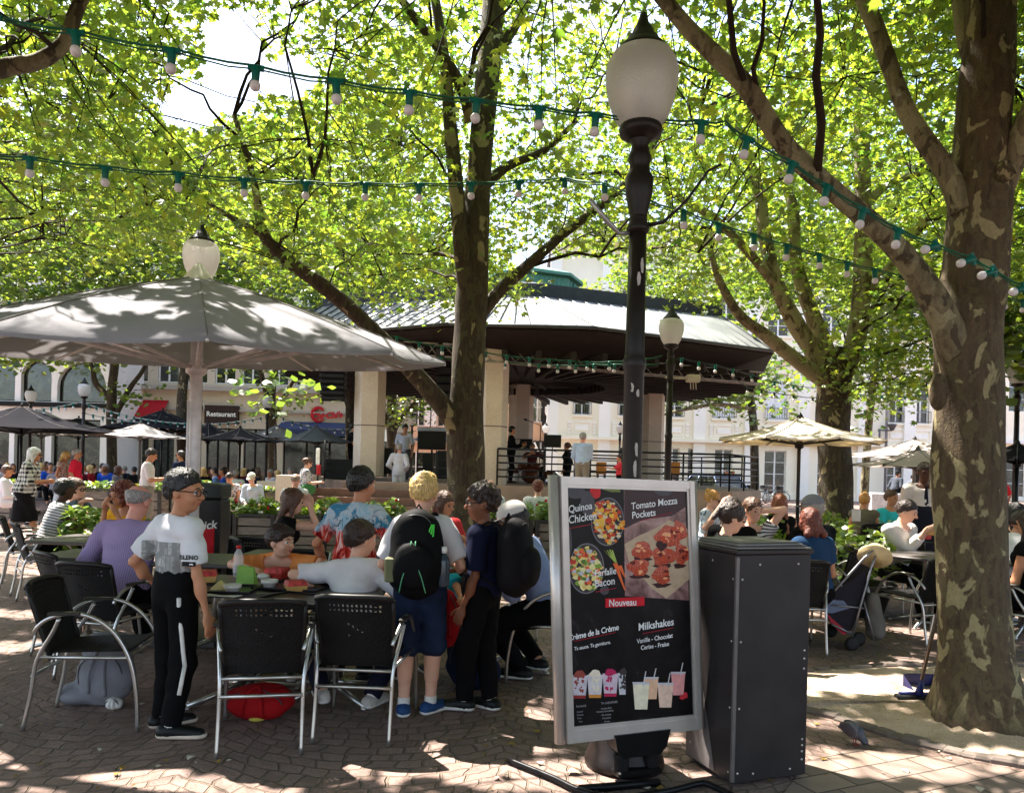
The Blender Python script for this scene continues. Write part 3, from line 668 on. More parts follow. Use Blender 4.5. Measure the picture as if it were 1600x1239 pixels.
T1 = Tree((g.x, g.y, 0), 'thick mottled plane tree with peeling bark on the sandy patch', pathpx([(1531, 1140, 4.8, 124), (1524, 1020, 4.85, 104), (1518, 900, 4.9, 100), (1514, 760, 4.9, 100), (1513, 640, 4.9, 98), (1512, 560, 4.9, 98), (1512, 500, 4.9, 100), (1522, 420, 4.9, 92), (1532, 300, 4.9, 86), (1538, 180, 4.9, 80), (1545, 60, 4.9, 74), (1552, -120, 4.9, 66), (1560, -420, 4.9, 50), (1560, -700, 4.9, 30)]),
     [pathpx([(1500, 560, 4.85, 50), (1470, 490, 4.75, 44), (1432, 425, 4.7, 38), (1375, 362, 4.65, 34), (1292, 290, 4.6, 32), (1222, 222, 4.55, 30), (1165, 135, 4.5, 29), (1092, 62, 4.5, 27), (1030, -10, 4.5, 24), (950, -120, 4.6, 26), (820, -260, 5, 18)]),
      pathpx([(1505, 330, 4.85, 36), (1478, 268, 4.9, 33), (1420, 180, 5.0, 28), (1386, 92, 5.1, 26), (1350, 0, 5.2, 24), (1290, -140, 5.4, 18)]),
      pathpx([(1550, 330, 4.9, 44), (1580, 250, 4.8, 40), (1618, 170, 4.7, 36), (1700, 60, 4.6, 30)]),
      pathpx([(1530, 120, 4.9, 36), (1508, 40, 5.0, 32), (1500, -60, 5.1, 28), (1460, -250, 5.3, 20)])], M_BARK, M_LIMB, flare=.75)
c = P(1570, 268, 4.72); m = MB(); m.lathe([(.0, -.02), (.034, -.02), (.036, .02), (.055, .035), (.062, .0), (.06, -.06)], 14, M=Matrix.Translation(c) @ Matrix.Rotation(math.radians(60), 4, 'X') @ Matrix.Rotation(.5, 4, 'Y')); m.build('bark_knot', M_BARK, T1.root)
m = MB(); m.ball(P(1466, 612, 4.8), (.055, .06, .12), 12, 8); m.build('bark_burl', M_BARK, T1.root)
g = XD(724, 10.6)
T2 = Tree(g, 'dark forked plane tree growing in the middle, left of the bandstand roof centre', pathpx([(722, 915, 10.6, 84), (724, 860, 10.6, 68), (728, 780, 10.6, 60), (728, 700, 10.6, 58), (729, 620, 10.6, 54), (733, 540, 10.6, 52), (737, 480, 10.6, 50), (739, 430, 10.6, 46), (744, 330, 10.6, 42), (754, 210, 10.7, 38), (763, 100, 10.8, 36), (772, -10, 10.9, 32), (780, -160, 11, 24)]),
     [pathpx([(735, 470, 10.6, 34), (722, 400, 10.4, 26), (716, 330, 10.4, 24), (706, 220, 10.4, 21), (696, 110, 10.4, 18), (680, 0, 10.4, 15), (660, -90, 10.4, 10)]),
      pathpx([(718, 678, 10.55, 30), (690, 632, 10.4, 30), (650, 586, 10.2, 28), (600, 535, 10.0, 27), (545, 480, 9.8, 25), (490, 436, 9.6, 23), (440, 400, 9.5, 21), (412, 365, 9.4, 18), (402, 310, 9.4, 13), (388, 250, 9.4, 10), (366, 180, 9.4, 7)]),
      pathpx([(415, 368, 9.4, 13), (380, 350, 9.5, 9), (345, 330, 9.6, 7), (300, 300, 9.8, 5)]),
      pathpx([(745, 500, 10.6, 22), (778, 458, 10.8, 20), (830, 410, 11.1, 17), (885, 362, 11.4, 15), (950, 312, 11.8, 13), (1000, 262, 12.2, 10), (1040, 190, 12.6, 7)]),
      pathpx([(738, 190, 10.6, 22), (718, 130, 10.4, 18), (680, 70, 10.2, 15), (640, 18, 10, 13), (600, -40, 9.8, 9)]),
      pathpx([(750, 300, 10.7, 18), (790, 262, 10.9, 14), (850, 235, 11.2, 11), (900, 190, 11.5, 8)]),
      pathpx([(765, 90, 10.8, 20), (800, 50, 11, 15), (840, -30, 11.3, 12)])], M_BARKD, M_BARKD, flare=.9)
g = XD(1308, 14.2)
T3 = Tree(g, 'stout plane tree with several rising limbs behind the cream parasol', pathpx([(1308, 885, 14.2, 74), (1305, 820, 14.2, 58), (1305, 740, 14.2, 50), (1302, 660, 14.2, 50), (1303, 610, 14.2, 50), (1300, 575, 14.2, 54), (1296, 545, 14.2, 40)]),
     [pathpx([(1290, 590, 14.2, 36), (1268, 545, 14.1, 28), (1240, 500, 14.0, 26), (1212, 440, 13.9, 23), (1195, 370, 13.9, 21), (1188, 310, 13.9, 18), (1170, 250, 13.9, 14), (1150, 190, 13.9, 10)]),
      pathpx([(1298, 585, 14.3, 34), (1280, 520, 14.4, 26), (1258, 460, 14.5, 22), (1242, 400, 14.6, 20), (1240, 330, 14.7, 17), (1225, 280, 14.8, 12)]),
      pathpx([(1312, 590, 14.2, 36), (1334, 540, 14.1, 30), (1346, 470, 14.0, 28), (1348, 380, 14.0, 27), (1348, 290, 14.0, 25), (1346, 190, 14.0, 22), (1342, 90, 14, 17), (1340, -30, 14, 12)]),
      pathpx([(1285, 592, 14.1, 26), (1240, 560, 13.8, 22), (1198, 525, 13.5, 19), (1155, 492, 13.2, 16), (1125, 440, 13, 12), (1110, 390, 13, 9)]),
      pathpx([(1212, 445, 13.9, 16), (1170, 395, 13.6, 14), (1120, 345, 13.3, 13), (1080, 320, 13, 10), (1040, 300, 12.8, 7)]),
      pathpx([(1348, 470, 14.0, 18), (1380, 430, 13.8, 14), (1420, 380, 13.5, 11), (1460, 330, 13.3, 8)]),
      pathpx([(1346, 330, 14, 16), (1385, 290, 14, 12), (1440, 270, 14, 9)])], M_BARKD, M_LIMB, flare=.9)
g = XD(1352, 27)
T4 = Tree(g, 'slim young plane tree against the white facade behind the parasols', pathpx([(1350, 800, 27, 14), (1352, 740, 27, 12), (1358, 660, 27, 11), (1364, 600, 27, 10), (1372, 540, 27, 8), (1380, 470, 27, 5)]),
     [pathpx([(1362, 620, 27, 5), (1345, 590, 26.8, 4), (1335, 560, 26.6, 3)]), pathpx([(1366, 590, 27, 5), (1395, 565, 26.8, 4), (1415, 540, 26.6, 3)])], M_LIMB, M_LIMB, flare=.3)
T5 = Tree((-6.2, 4.6, 0), 'plane tree just outside the left edge reaching a branch into view', wpath([(-6.2, 4.6, 0, .3), (-6.2, 4.6, 2, .24), (-6.1, 4.6, 4, .22), (-6, 4.7, 7, .15), (-6, 4.8, 9.5, .06)]),
     [pathpx([(-260, 240, 5.2, 38), (-120, 150, 5.1, 34), (0, 108, 5, 28), (60, 96, 5, 25), (102, 66, 5, 22), (118, 20, 5, 20), (134, -20, 5, 18), (150, -120, 5, 12)])], M_BARKD, M_LIMB)
T6 = Tree((-1.2, -3.6, 0), 'plane tree behind the photographer', wpath([(-1.2, -3.6, 0, .3), (-1.2, -3.6, 2.5, .24), (-1.1, -3.5, 5, .2), (-1, -3.2, 8, .1)]), [wpath([(-1.1, -3.5, 4, .14), (-.6, -1.5, 6, .1), (0, 1, 7.4, .05)])])
T7 = Tree((9.6, 7.2, 0), 'plane tree outside the right edge shading the terrace', wpath([(9.6, 7.2, 0, .3), (9.6, 7.2, 2.5, .24), (9.5, 7.2, 5, .2), (9.2, 7.3, 9, .08)]), [])
T8 = Tree((-9.5, 13.5, 0), 'plane tree outside the left edge beyond the parasol', wpath([(-11.5, 13.5, 0, .3), (-11.5, 13.5, 2.5, .24), (-11.4, 13.4, 5, .2), (-11, 13, 9, .08)]), [])
far = []
for (px, d, w, top, forks, lab) in ((174, 30, 15, 470, [(150, 600, 140, 560), (185, 640, 225, 575)], 'tall dark trunk rising between terrace and arches on the left'),
        (284, 27, 17, 430, [], 'bark-patched trunk standing behind the big parasol pole'), (547, 31, 15, 440, [(540, 620, 520, 560)], 'leaning trunk beside the hanging loudspeaker, left of the first column'),
        (424, 36, 14, 480, [(415, 610, 400, 560), (432, 650, 460, 590)], 'forked tree in front of the beige block left of the script sign'), (612, 38, 16, 470, [(600, 650, 590, 600), (622, 660, 668, 612)], 'low forked tree seen between the first two columns')):
    g = XD(px, d); t_ = Tree(g, lab, pathpx([(px + 2, YH(px) + 1800 / d, d, w * 1.25), (px + 1, 720, d, w), (px, 660, d, w), (px + 1, 610, d, w * .9), (px + 6, 560, d, w * .8), (px + 8, top, d, w * .4)]),
        [pathpx([(px, b + 22, d, w * .6), (a, b, d, w * .6), ((a + c_) / 2, (b + e_) / 2 - 4, d, w * .5), (c_, e_, d, w * .4), (c_ + (c_ - a) * .6, e_ - 60, d, w * .2)]) for a, b, c_, e_ in forks], M_BARKD, M_BARKD, 'trees beyond the terrace', flare=.6); far.append(t_)
T9 = Tree(XD(1190, 37), 'leafy tree spreading behind the right half of the bandstand roof', pathpx([(1180, 790, 37, 14), (1175, 640, 37, 12), (1150, 560, 37, 9), (1120, 480, 37, 5)]), [pathpx([(1178, 640, 37, 6), (1120, 632, 36, 6), (1060, 642, 35, 5), (1030, 650, 35, 3)])], M_BARKD, M_LIMB, 'trees beyond the terrace', flare=.5)
T10 = Tree((-3.0, 42, 0), 'broad crown behind the bandstand left of its roof', wpath([(-3, 42, 0, .3), (-3, 42, 4, .22), (-3, 42, 9, .1)]), [], group='trees beyond the terrace')
T11 = Tree((20.5, 21, 0), 'plane tree hidden behind the mottled trunk at the right', wpath([(20.5, 21, 0, .3), (20.5, 21, 4, .22), (20, 21, 9, .1)]), [], group='trees beyond the terrace')

def cnoise(X, Y, Z, s, seed):
    r = np.random.default_rng(seed); v = np.zeros_like(X)
    for i in range(7):
        k = r.normal(0, 1, 3); k /= np.linalg.norm(k); v += np.cos((k[0] * X + k[1] * Y + k[2] * Z * 1.4) * s * r.uniform(.7, 1.6) + r.uniform(0, 6.28))
    return v / 2.6
def to_px(p):
    X, Y, Z = p[:, 0], np.maximum(p[:, 1], .1), p[:, 2] - EYE
    a = (X * cr + Z * sr) / Y; b = (-X * sr + Z * cr) / Y
    return 800 + 1200 * a, AY - 1200 * b
def in_any(px, py, boxes):
    k = np.zeros(len(px), bool)
    for cx_, cy_, rx, ry in boxes: k |= ((px - cx_) / rx) ** 2 + ((py - cy_) / ry) ** 2 < 1
    return k
HOLES = [(365, 95, 62, 105), (300, 165, 60, 45), (450, 120, 60, 38), (905, 420, 60, 22), (835, 405, 45, 20)]
LIT = [(120, 1205, .5, .25), (420, 1205, .22, .1), (760, 1080, .3, .16), (900, 1160, .5, .14), (560, 1215, .35, .1), (20, 1010, .5, .2), (130, 1010, .35, .12), (110, 960, .4, .2), (1500, 1190, .6, .16), (1280, 1080, .4, .2), (1150, 1225, .4, .1), (1220, 1010, .4, .3), (1400, 1030, .5, .2), (1560, 960, .5, .4), (640, 900, .7, .5), (330, 930, .5, .3), (900, 930, .6, .5), (1290, 1130, .35, .12), (1130, 905, .8, .6), (820, 960, .4, .3), (520, 930, .5, .5), (40, 1185, .8, .33), (210, 1222, .7, .2), (340, 1236, .5, .2), (70, 1060, .5, .25), (800, 1120, .32, .2), (700, 1195, .55, .2), (870, 1060, .4, .35), (830, 1225, .45, .15), (1360, 1075, .9, .35), (1300, 1190, .55, .18), (1420, 1210, .7, .12), (1330, 960, .55, .25), (1440, 990, .5, .3), (1190, 980, .5, .4), (60, 880, 2.0, 1.4), (40, 960, .5, .3), (1080, 1015, .5, .5), (950, 1210, .45, .22), (1240, 905, .7, .5)]
LITG = [(G(a, b), rx, ry) for a, b, rx, ry in LIT]
for a, b, d_, rx, ry in ((215, 505, 5.2, .34, .16), (60, 505, 5.4, .3, .13), (120, 478, 6, .3, .1), (440, 510, 5.6, .22, .3), (520, 545, 5.8, .25, .25), (385, 470, 6.2, .12, .3), (250, 470, 5.8, .2, .1), (600, 566, 6.4, .2, .2), (1250, 670, 10.2, .5, .3), (655, 765, 4.6, .16, .12), (700, 830, 4.6, .1, .1), (790, 850, 5, .15, .12), (170, 830, 5.8, .2, .2), (850, 840, 5.5, .2, .2), (1420, 830, 8.5, .4, .3), (1160, 800, 7.5, .3, .3), (100, 800, 8.6, .5, .4), (690, 800, 7.6, .3, .3), (440, 800, 7.2, .3, .25), (1262, 840, 6.6, .25, .2), (1540, 760, 4.7, .12, .2), (1490, 900, 4.75, .08, .2)): p_ = P(a, b, d_); LITG.append((Vector((p_.x - SD.x / SD.z * p_.z, p_.y - SD.y / SD.z * p_.z, 0)), rx, ry))
hx, hy = SD.x / SD.z, SD.y / SD.z
def lit_mask(p, zoff=0.0):
    gx = p[:, 0] - hx * p[:, 2]; gy = p[:, 1] - hy * p[:, 2]; k = np.zeros(len(p), bool)
    wob = .22 * np.sin(gx * 7 + 1.3 * np.sin(gy * 5)) + .2 * np.sin(gy * 9 + gx * 3)
    for g_, rx, ry in LITG: k |= ((gx - g_.x) / rx) ** 2 + ((gy - g_.y) / ry) ** 2 < (1 + wob)
    return k
cl = []
def region(n, x0, x1, y0, y1, z0, z1, fn=None):
    p = np.stack([RNG.uniform(x0, x1, n), RNG.uniform(y0, y1, n), z0 + (z1 - z0) * RNG.uniform(0, 1, n)], 1)
    v = cnoise(p[:, 0], p[:, 1], p[:, 2], 1.5, 3); keep = v > -.55
    if fn is not None: keep &= fn(p)
    return p[keep]
def near_fn(p):
    px, py = to_px(p); d = p[:, 1]; k = np.ones(len(p), bool); r = RNG.uniform(0, 1, len(p))
    inf = (px > -60) & (px < 1660) & (py > -40) & (d > .3)
    k &= ~(inf & (d < 5.2))                                   # nothing hangs closer than this in view
    mid = (px > 630) & (px < 1030); k &= ~(inf & mid & (d < 10.2) & (r < .88))
    k &= ~(inf & (np.abs(px - 728) < 60) & (d < 10.6) & (py > 150))
    k &= ~(inf & (px > 1120) & (px < 1420) & (py > 230) & (d < 12.8) & (r < .93))
    k &= ~(inf & (px > 1000) & (px < 1480) & (d < 8.5) & (r < .8))
    k &= ~(inf & (px > 1440) & (px < 1600) & (d < 6.0))
    lim = 470 + 40 * np.sin(px / 90.0) - np.clip(px - 500, 0, 300) * .12
    lim = np.where(px < 640, 395 + 15 * np.sin(px / 60.0) + np.clip(px - 350, 0, 300) * .3, lim); lim = np.where((px > 1050), 470, lim)
    k &= ~(inf & (py > lim))
    return k
c1 = region(15500, -12, 13, 2.0, 18, 3.7, 9.8, near_fn)
c1b = region(2600, -8, 9, -6, 2.5, 5.0, 9.5)
def far_l(p):
    px, py = to_px(p); lim = np.where(px < 330, 560, 575); return (py < lim) & ~((px > 165) & (px < 560) & (py > 480) & (RNG.uniform(0, 1, len(p)) < .8))
c2 = region(3800, -27, -3, 24, 38, 4.6, 13.5, far_l)
def far_r(p):
    px, py = to_px(p); ok = (py < 470 + 20 * np.sin(px / 40)) | ((px > 1030) & (px < 1190) & (py > 560) & (py < 625)); ok &= ~((p[:, 0] > -9) & (p[:, 0] < 9.2) & (p[:, 1] > 19) & (p[:, 1] < 35.5) & (p[:, 2] < 8.5)); return ok
c3 = region(2400, -6, 14, 35.5, 42, 4.4, 12, far_r)
c4 = region(2300, 7, 24, 17, 27, 5.4, 11.5, lambda p: (to_px(p)[1] < 490 + 40 * np.sin(to_px(p)[0] / 35)) & (RNG.uniform(0, 1, len(p)) < .8))
def blob(px, py, d, r, n, flat=.6):
    c = P(px, py, d); q = RNG.normal(0, 1, (n, 3)) * np.array([r, r, r * flat]) * .5; return q + np.array(c)[None]
extra = [(T3, blob(1395, 560, 13.4, 1.1, 34)), (T3, blob(1430, 520, 13, 1.0, 26)), (T3, blob(1370, 590, 13.4, .8, 18)), (T4, blob(1372, 565, 27, 2.2, 26)), (T4, blob(1340, 640, 27, 1.0, 7)), (T4, blob(1395, 610, 27, 1.2, 8)),
    (T9, blob(1100, 600, 36, 2.6, 40)), (T9, blob(1160, 575, 36, 2.4, 34)), (T9, blob(1060, 592, 36, 1.8, 14)), (T11, blob(1580, 545, 15, 1.2, 26)), (T11, blob(1590, 500, 15, 1.4, 34)), (T11, blob(1450, 450, 16, 1.6, 40)),
    (far[3], blob(440, 600, 18, 0.9, 4)), (far[3], blob(455, 622, 34, 1.6, 6)), (far[4], blob(650, 600, 36, 2.2, 40)), (far[4], blob(615, 640, 36, 1.4, 10)), (far[0], blob(195, 612, 30, .7, 4)), (T9, blob(1220, 610, 30, 1.6, 12))]
ALLC = np.vstack([c1, c1b, c2, c3, c4])
tb = np.array([(t.base.x, t.base.y) for t in TREES]); own = np.argmin(((ALLC[:, None, :2] - tb[None]) ** 2).sum(2), 1)
px, py = to_px(ALLC); inv = (px > -80) & (px < 1680) & (ALLC[:, 1] > 1); ALLC_keep = ~(in_any(px, py, HOLES) & inv)
ALLC = ALLC[ALLC_keep]; own = own[ALLC_keep]
per = [[ALLC[own == i]] for i in range(len(TREES))]
for t_, q in extra: per[TREES.index(t_)].append(q)
def tw(paths, n, name, parent):     # many thin tubes as one numpy mesh: paths (list of (pts kx3, r0, r1))
    Vs = []; Fs = []; o = 0; w = np.arange(n) * 2 * math.pi / n
    for pts, r0, r1 in paths:
        pts = np.asarray(pts); k = len(pts); t = np.gradient(pts, axis=0); t /= np.linalg.norm(t, axis=1)[:, None] + 1e-9
        ref = np.array([0, 0, 1.]) if abs(t[0, 2]) < .9 else np.array([1., 0, 0]); a = np.cross(t, ref); a /= np.linalg.norm(a, axis=1)[:, None] + 1e-9; b = np.cross(a, t)
        r = np.linspace(r0, r1, k)[:, None, None]
        V = pts[:, None, :] + (a[:, None, :] * np.cos(w)[None, :, None] + b[:, None, :] * np.sin(w)[None, :, None]) * r; Vs.append(V.reshape(-1, 3))
        i = np.arange(k - 1)[:, None] * n; j = np.arange(n)[None]; Fs.append(np.stack([i + j, i + (j + 1) % n, i + n + (j + 1) % n, i + n + j], 2).reshape(-1, 4) + o); o += k * n
    if Vs: link(name, npmesh(name, np.vstack(Vs), np.vstack(Fs), M_TWIG), parent)
def bez(a, b, k, sag):
    a = np.asarray(a, float); b = np.asarray(b, float); t = np.linspace(0, 1, k)[:, None]; m_ = (a + b) / 2 + np.array([RNG.normal(0, .1), RNG.normal(0, .1), sag]) * np.linalg.norm(b - a)
    return (1 - t) ** 2 * a + 2 * t * (1 - t) * m_ + t * t * b
NLEAF = 0
for ti, t_ in enumerate(TREES):
    cs = np.vstack(per[ti]) if per[ti] else np.zeros((0, 3))
    if len(cs) == 0: continue
    LP = np.array([tuple(p) for p, r in t_.limb_pts]); LP = LP[LP[:, 2] > 3.0] if (LP[:, 2] > 3.0).any() else LP
    nprim = max(3, len(cs) // 45); prim = cs[RNG.choice(len(cs), min(nprim, len(cs)), False)]; paths = []; pp = [LP]
    for q in prim:
        dd = np.linalg.norm(LP - q, axis=1) + np.maximum(0, LP[:, 2] - q[2] + .5) * 1.5; a = LP[np.argmin(dd)]; L_ = np.linalg.norm(q - a)
        if L_ > 9: continue
        b_ = bez(a, q, 9, .14); b_[1:-1] += RNG.normal(0, .03 * max(1, L_ / 3), (7, 3)); paths.append((b_, min(.034, .01 + .008 * L_), .006)); pp.append(b_)
    PP = np.vstack(pp); hub = cs[RNG.choice(len(cs), max(3, len(cs) // 7), False)]; hp = [PP]
    for q in hub:
        a = PP[np.argmin(np.linalg.norm(PP - q, axis=1))]; L_ = np.linalg.norm(q - a)
        if L_ < .1 or L_ > 6: continue
        b_ = bez(a, q, 6, .08); b_[1:-1] += RNG.normal(0, .03, (4, 3)); paths.append((b_, min(.03, .008 + .006 * L_), .005)); hp.append(b_)
    HP = np.vstack(hp)
    for q in cs:
        a = HP[np.argmin(np.linalg.norm(HP - q, axis=1))]; L_ = np.linalg.norm(q - a)
        if L_ < .05 or L_ > 3 or q[1] > 20: continue
        paths.append((bez(a, q, 4, .05), .007, .003))
    tw(paths, 5, 'twigs', t_.root)
    d = np.median(cs[:, 1]); farr = d > 18 or ti in (5,)
    nl = 20 if not farr else 24; spread = np.array([.36, .36, .2]) * (1 if not farr else 1.35)
    pos = (cs[:, None, :] + RNG.normal(0, 1, (len(cs), nl, 3)) * spread).reshape(-1, 3); ct = RNG.uniform(-.2, .2, len(cs))
    tint = np.clip(RNG.normal(.48, .22, len(pos)) + np.repeat(ct, nl), 0, 1)
    size = (RNG.uniform(.045, .105, len(pos)) if not farr else RNG.uniform(.09, .17, len(pos)))
    px, py = to_px(pos); vis = (px > -50) & (px < 1650) & (py > -50) & (pos[:, 1] > 1)
    keep = ~(vis & (pos[:, 1] < 4.9)) & ~lit_mask(pos) & ~(vis & in_any(px, py, [(a, b, c_ * .8, e_ * .8) for a, b, c_, e_ in HOLES]))
    keep &= ~(vis & (np.abs(px - 1005) < 75) & (py < 200) & (pos[:, 1] < 5.5))
    keep &= ~(vis & (((px - 313) / 42) ** 2 + ((py - 392) / 38) ** 2 < 1) & (pos[:, 1] < 8.4))
    pos, tint, size, vis = pos[keep], tint[keep], size[keep], vis[keep]; NLEAF += len(pos)
    crown = None
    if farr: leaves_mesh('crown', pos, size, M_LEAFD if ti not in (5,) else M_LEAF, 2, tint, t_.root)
    else:
        hi = vis & (pos[:, 1] < 9.5); md = vis & ~hi; lo = ~vis
        parts = []
        V = []; F = []; A = []; o = 0
        for sel, (B, T) in ((hi, (LEAF_HI, TRI_HI)), (md, (LEAF_MD, TRI_MD)), (lo, (LEAF_LO, TRI_LO))):
            n_ = int(sel.sum())
            if not n_: continue
            R = rot_from(RNG.uniform(0, 6.283, n_), RNG.normal(.45, .42, n_), RNG.normal(0, .45, n_)); B2 = np.repeat(B[None], n_, 0).copy(); B2[:, :, 2] *= RNG.uniform(-1, 3.2, n_)[:, None]; B2[:, :, 0] *= RNG.uniform(.8, 1.1, n_)[:, None]
            v = np.einsum('nij,nkj->nki', R, B2) * (size[sel] * (1.0 if sel is not lo else 1.25))[:, None, None] + pos[sel][:, None, :]
            V.append(v.reshape(-1, 3)); F.append((T[None] + (np.arange(n_) * len(B))[:, None, None] + o).reshape(-1, 3)); A.append(np.repeat(tint[sel], len(B))); o += n_ * len(B)
        if V: link('crown', npmesh('crown', np.vstack(V), np.vstack(F), M_LEAF, False, np.concatenate(A)), t_.root)
print('leaves', NLEAF, 'clusters', len(ALLC))
M_POST = mat('lamp_post_paint', C(36, 28, 25), .42, .0, var=.25, scale=14, bump=.25, bscale=50)
M_POSTB = mat('lamp_cap_black', C(30, 28, 30), .5, 0, bump=0)
def globe_mat():
    t = NT('lamp_glass'); co = t.coord(); n = t.n('ShaderNodeTexVoronoi'); t.l(co, n.inputs['Vector']); n.inputs['Scale'].default_value = 110
    b = t.bump(n.outputs['Distance'], .55, .004)
    d = t.n('ShaderNodeBsdfDiffuse'); d.inputs[0].default_value = (.84, .82, .8, 1); t.l(b, d.inputs['Normal'])
    r = t.n('ShaderNodeBsdfTranslucent'); r.inputs[0].default_value = (.93, .9, .87, 1); t.l(b, r.inputs['Normal'])
    g = t.n('ShaderNodeBsdfGlossy'); g.inputs['Roughness'].default_value = .22; t.l(b, g.inputs['Normal'])
    tr = t.n('ShaderNodeBsdfTransparent'); tr.inputs[0].default_value = (.95, .94, .92, 1)
    m = t.n('ShaderNodeMixShader'); m.inputs[0].default_value = .6; t.l(d.outputs[0], m.inputs[1]); t.l(r.outputs[0], m.inputs[2])
    m2 = t.n('ShaderNodeMixShader'); m2.inputs[0].default_value = .12; t.l(m.outputs[0], m2.inputs[1]); t.l(g.outputs[0], m2.inputs[2])
    m3 = t.n('ShaderNodeMixShader'); m3.inputs[0].default_value = .08; t.l(m2.outputs[0], m3.inputs[1]); t.l(tr.outputs[0], m3.inputs[2]); return t.fin(m3)
M_GLOBE = globe_mat()
M_FLAKE = mat('bare_metal_flake', C(190, 180, 172), .6, .2, bump=0)
def lamp(x, y, label, H=3.62, k=1.0, arms=False, detail=20):
    t = empty('street_lamp', (x, y, 0), 0, label, 'street lamp', 'globe street lamps on the square')
    m = MB(); r = .046 * k
    m.lathe([(.2, 0), (.205, .03), (.19, .07), (.175, .1), (.165, .2), (.13, .38), (.1, .44), (.098, .52), (.07, .56), (r * 1.12, .62), (r * 1.12, .9), (r * 1.3, .93), (r * 1.3, .97), (r * 1.12, 1.0), (r * 1.12, 2.02), (r * 1.3, 2.04), (r * 1.34, 2.07), (r * 1.15, 2.09), (r * 1.08, 2.12), (r * .95, 2.9)], detail)
    if detail > 14:
        for i in range(len(m.v)):
            z = m.v[i][2]; j = i % detail
            if 2.12 < z < 2.89 and j % 2: m.v[i] = (m.v[i][0] * .9, m.v[i][1] * .9, z)
    m.build('post', M_POST, t)
    m = MB(); h = H - .72
    m.lathe([(r * 1.15, h - .02), (r * 1.3, h), (r * 1.05, h + .03), (r * .95, h + .06), (r * 1.5, h + .18), (r * 1.62, h + .26), (r * 1.2, h + .29), (r * 1.1, h + .33), (r * 1.35, h + .36), (r * 1.1, h + .39), (r * .9, h + .43), (r * 1.3, h + .46), (r * 1.1, h + .5)], detail); m.build('collar', M_POST, t)
    z = h + .48; m = MB(); m.lathe([(.05, z - .03), (.105, z), (.112, z + .03), (.105, z + .05)], detail); m.build('cup', M_POST, t)
    z += .04; m = MB(); m.lathe([(.1, z), (.14, z + .06), (.168, z + .14), (.183, z + .22), (.186, z + .28), (.176, z + .33), (.15, z + .375), (.125, z + .385)], 32, cap=False); m.build('globe', M_GLOBE, t)
    m = MB(); m.ball((0, 0, z + .12), (.03, .03, .05)); m.build('bulb', mat('bulb_white', C(225, 222, 214), .3, bump=0), t)
    z += .385; m = MB(); m.lathe([(.13, z - .015), (.134, z), (.13, z + .012), (.115, z + .03), (.085, z + .06), (.08, z + .075), (.06, z + .09), (.05, z + .12), (.028, z + .155), (.018, z + .2), (.0, z + .215)], 28); m.build('cap', M_POSTB, t)
    if arms:
        m = MB(); m.tube([(-.03, 0, h - .02), (-.1, -.02, h - .03), (-.16, -.04, h + .02), (-.26, -.08, h + .12)], [.012, .012, .014, .01], 6); m.build('hook_arm', mat('galvanised', C(170, 168, 165), .4, .6, bump=0), t)
        m = MB(); m.tube([(.04, 0, h + .02), (.13, .0, h + .04), (.25, .02, h + .16), (.36, .03, h + .32), (.43, .04, h + .36)], [.012, .01, .009, .008, .006], 6); m.build('hook_arm', M_POST, t)
        for a, zz, s in ((-1.2, 2.55, .035), (-1.5, 2.48, .028), (-1.9, 1.93, .02), (-1.3, 1.9, .018), (-1.75, 1.2, .03), (-1.3, 1.62, .03), (-1.4, 1.52, .034), (-1.35, 1.42, .024)):
            pts = [(r * 1.16 * math.cos(a + q * .2 * w) , r * 1.16 * math.sin(a + q * .35 * w), zz + hh * s * random.uniform(.7, 1.4)) for q, hh, w in ((-1, .2, 1), (-.6, 1, 1), (.3, 1.2, 1), (1, .3, 1), (.6, -1, 1), (-.5, -1.1, 1))]
            m = MB(); m.add(pts, [tuple(reversed(range(6)))]); m.build('worn_patch', M_FLAKE, t)
    return t
g = XD(975, 3.95); LAMP = lamp(g.x, g.y, 'tall brown lamp post with frosted globe directly behind the menu board', 3.47, 1.0, True, 24)
for px, d, lab in ((1039, 11.5, 'slimmer lamp post just right of the nearest one, before the bandstand'), (300, 8.1, 'lamp whose globe peeks out above the grey parasol'),
        (127, 24, 'lamp post standing before the left arches among dark parasols'), (44, 27, 'lamp half hidden by the dark parasol near the left edge'), (414, 27, 'lamp left of the forked tree under the parasol rim'),
        (308, 30, 'lamp beside the pole of the big parasol'), (850, 40, 'far lamp seen in front of the bakery sign'), (966, 38, 'far lamp partly hidden by the nearest post'),
        (641, 36, 'far lamp behind the man standing on the stage'), (1583, 15, 'lamp at the right edge above the black parasol')):
    g = XD(px, d); lamp(g.x, g.y, lab, 3.62, 1, False, 12)
c = P(1083, 592, 11.5); m = MB(); m.bbox(-.1, .1, -.06, .06, -.05, .06, .01); 
for k in (-.04, .0, .04): m.tube([(k, 0, -.05), (k + .01, 0, -.16)], .008, 5)
m.tube([(-.1, 0, 0), (-.42, 0, .01)], .015, 6); o = m.build('junction_box', mat('beige_plastic', C(186, 172, 152), .6, bump=0)); o.location = c
tag(o, 'small beige cable box strapped to the second lamp post', 'junction box')

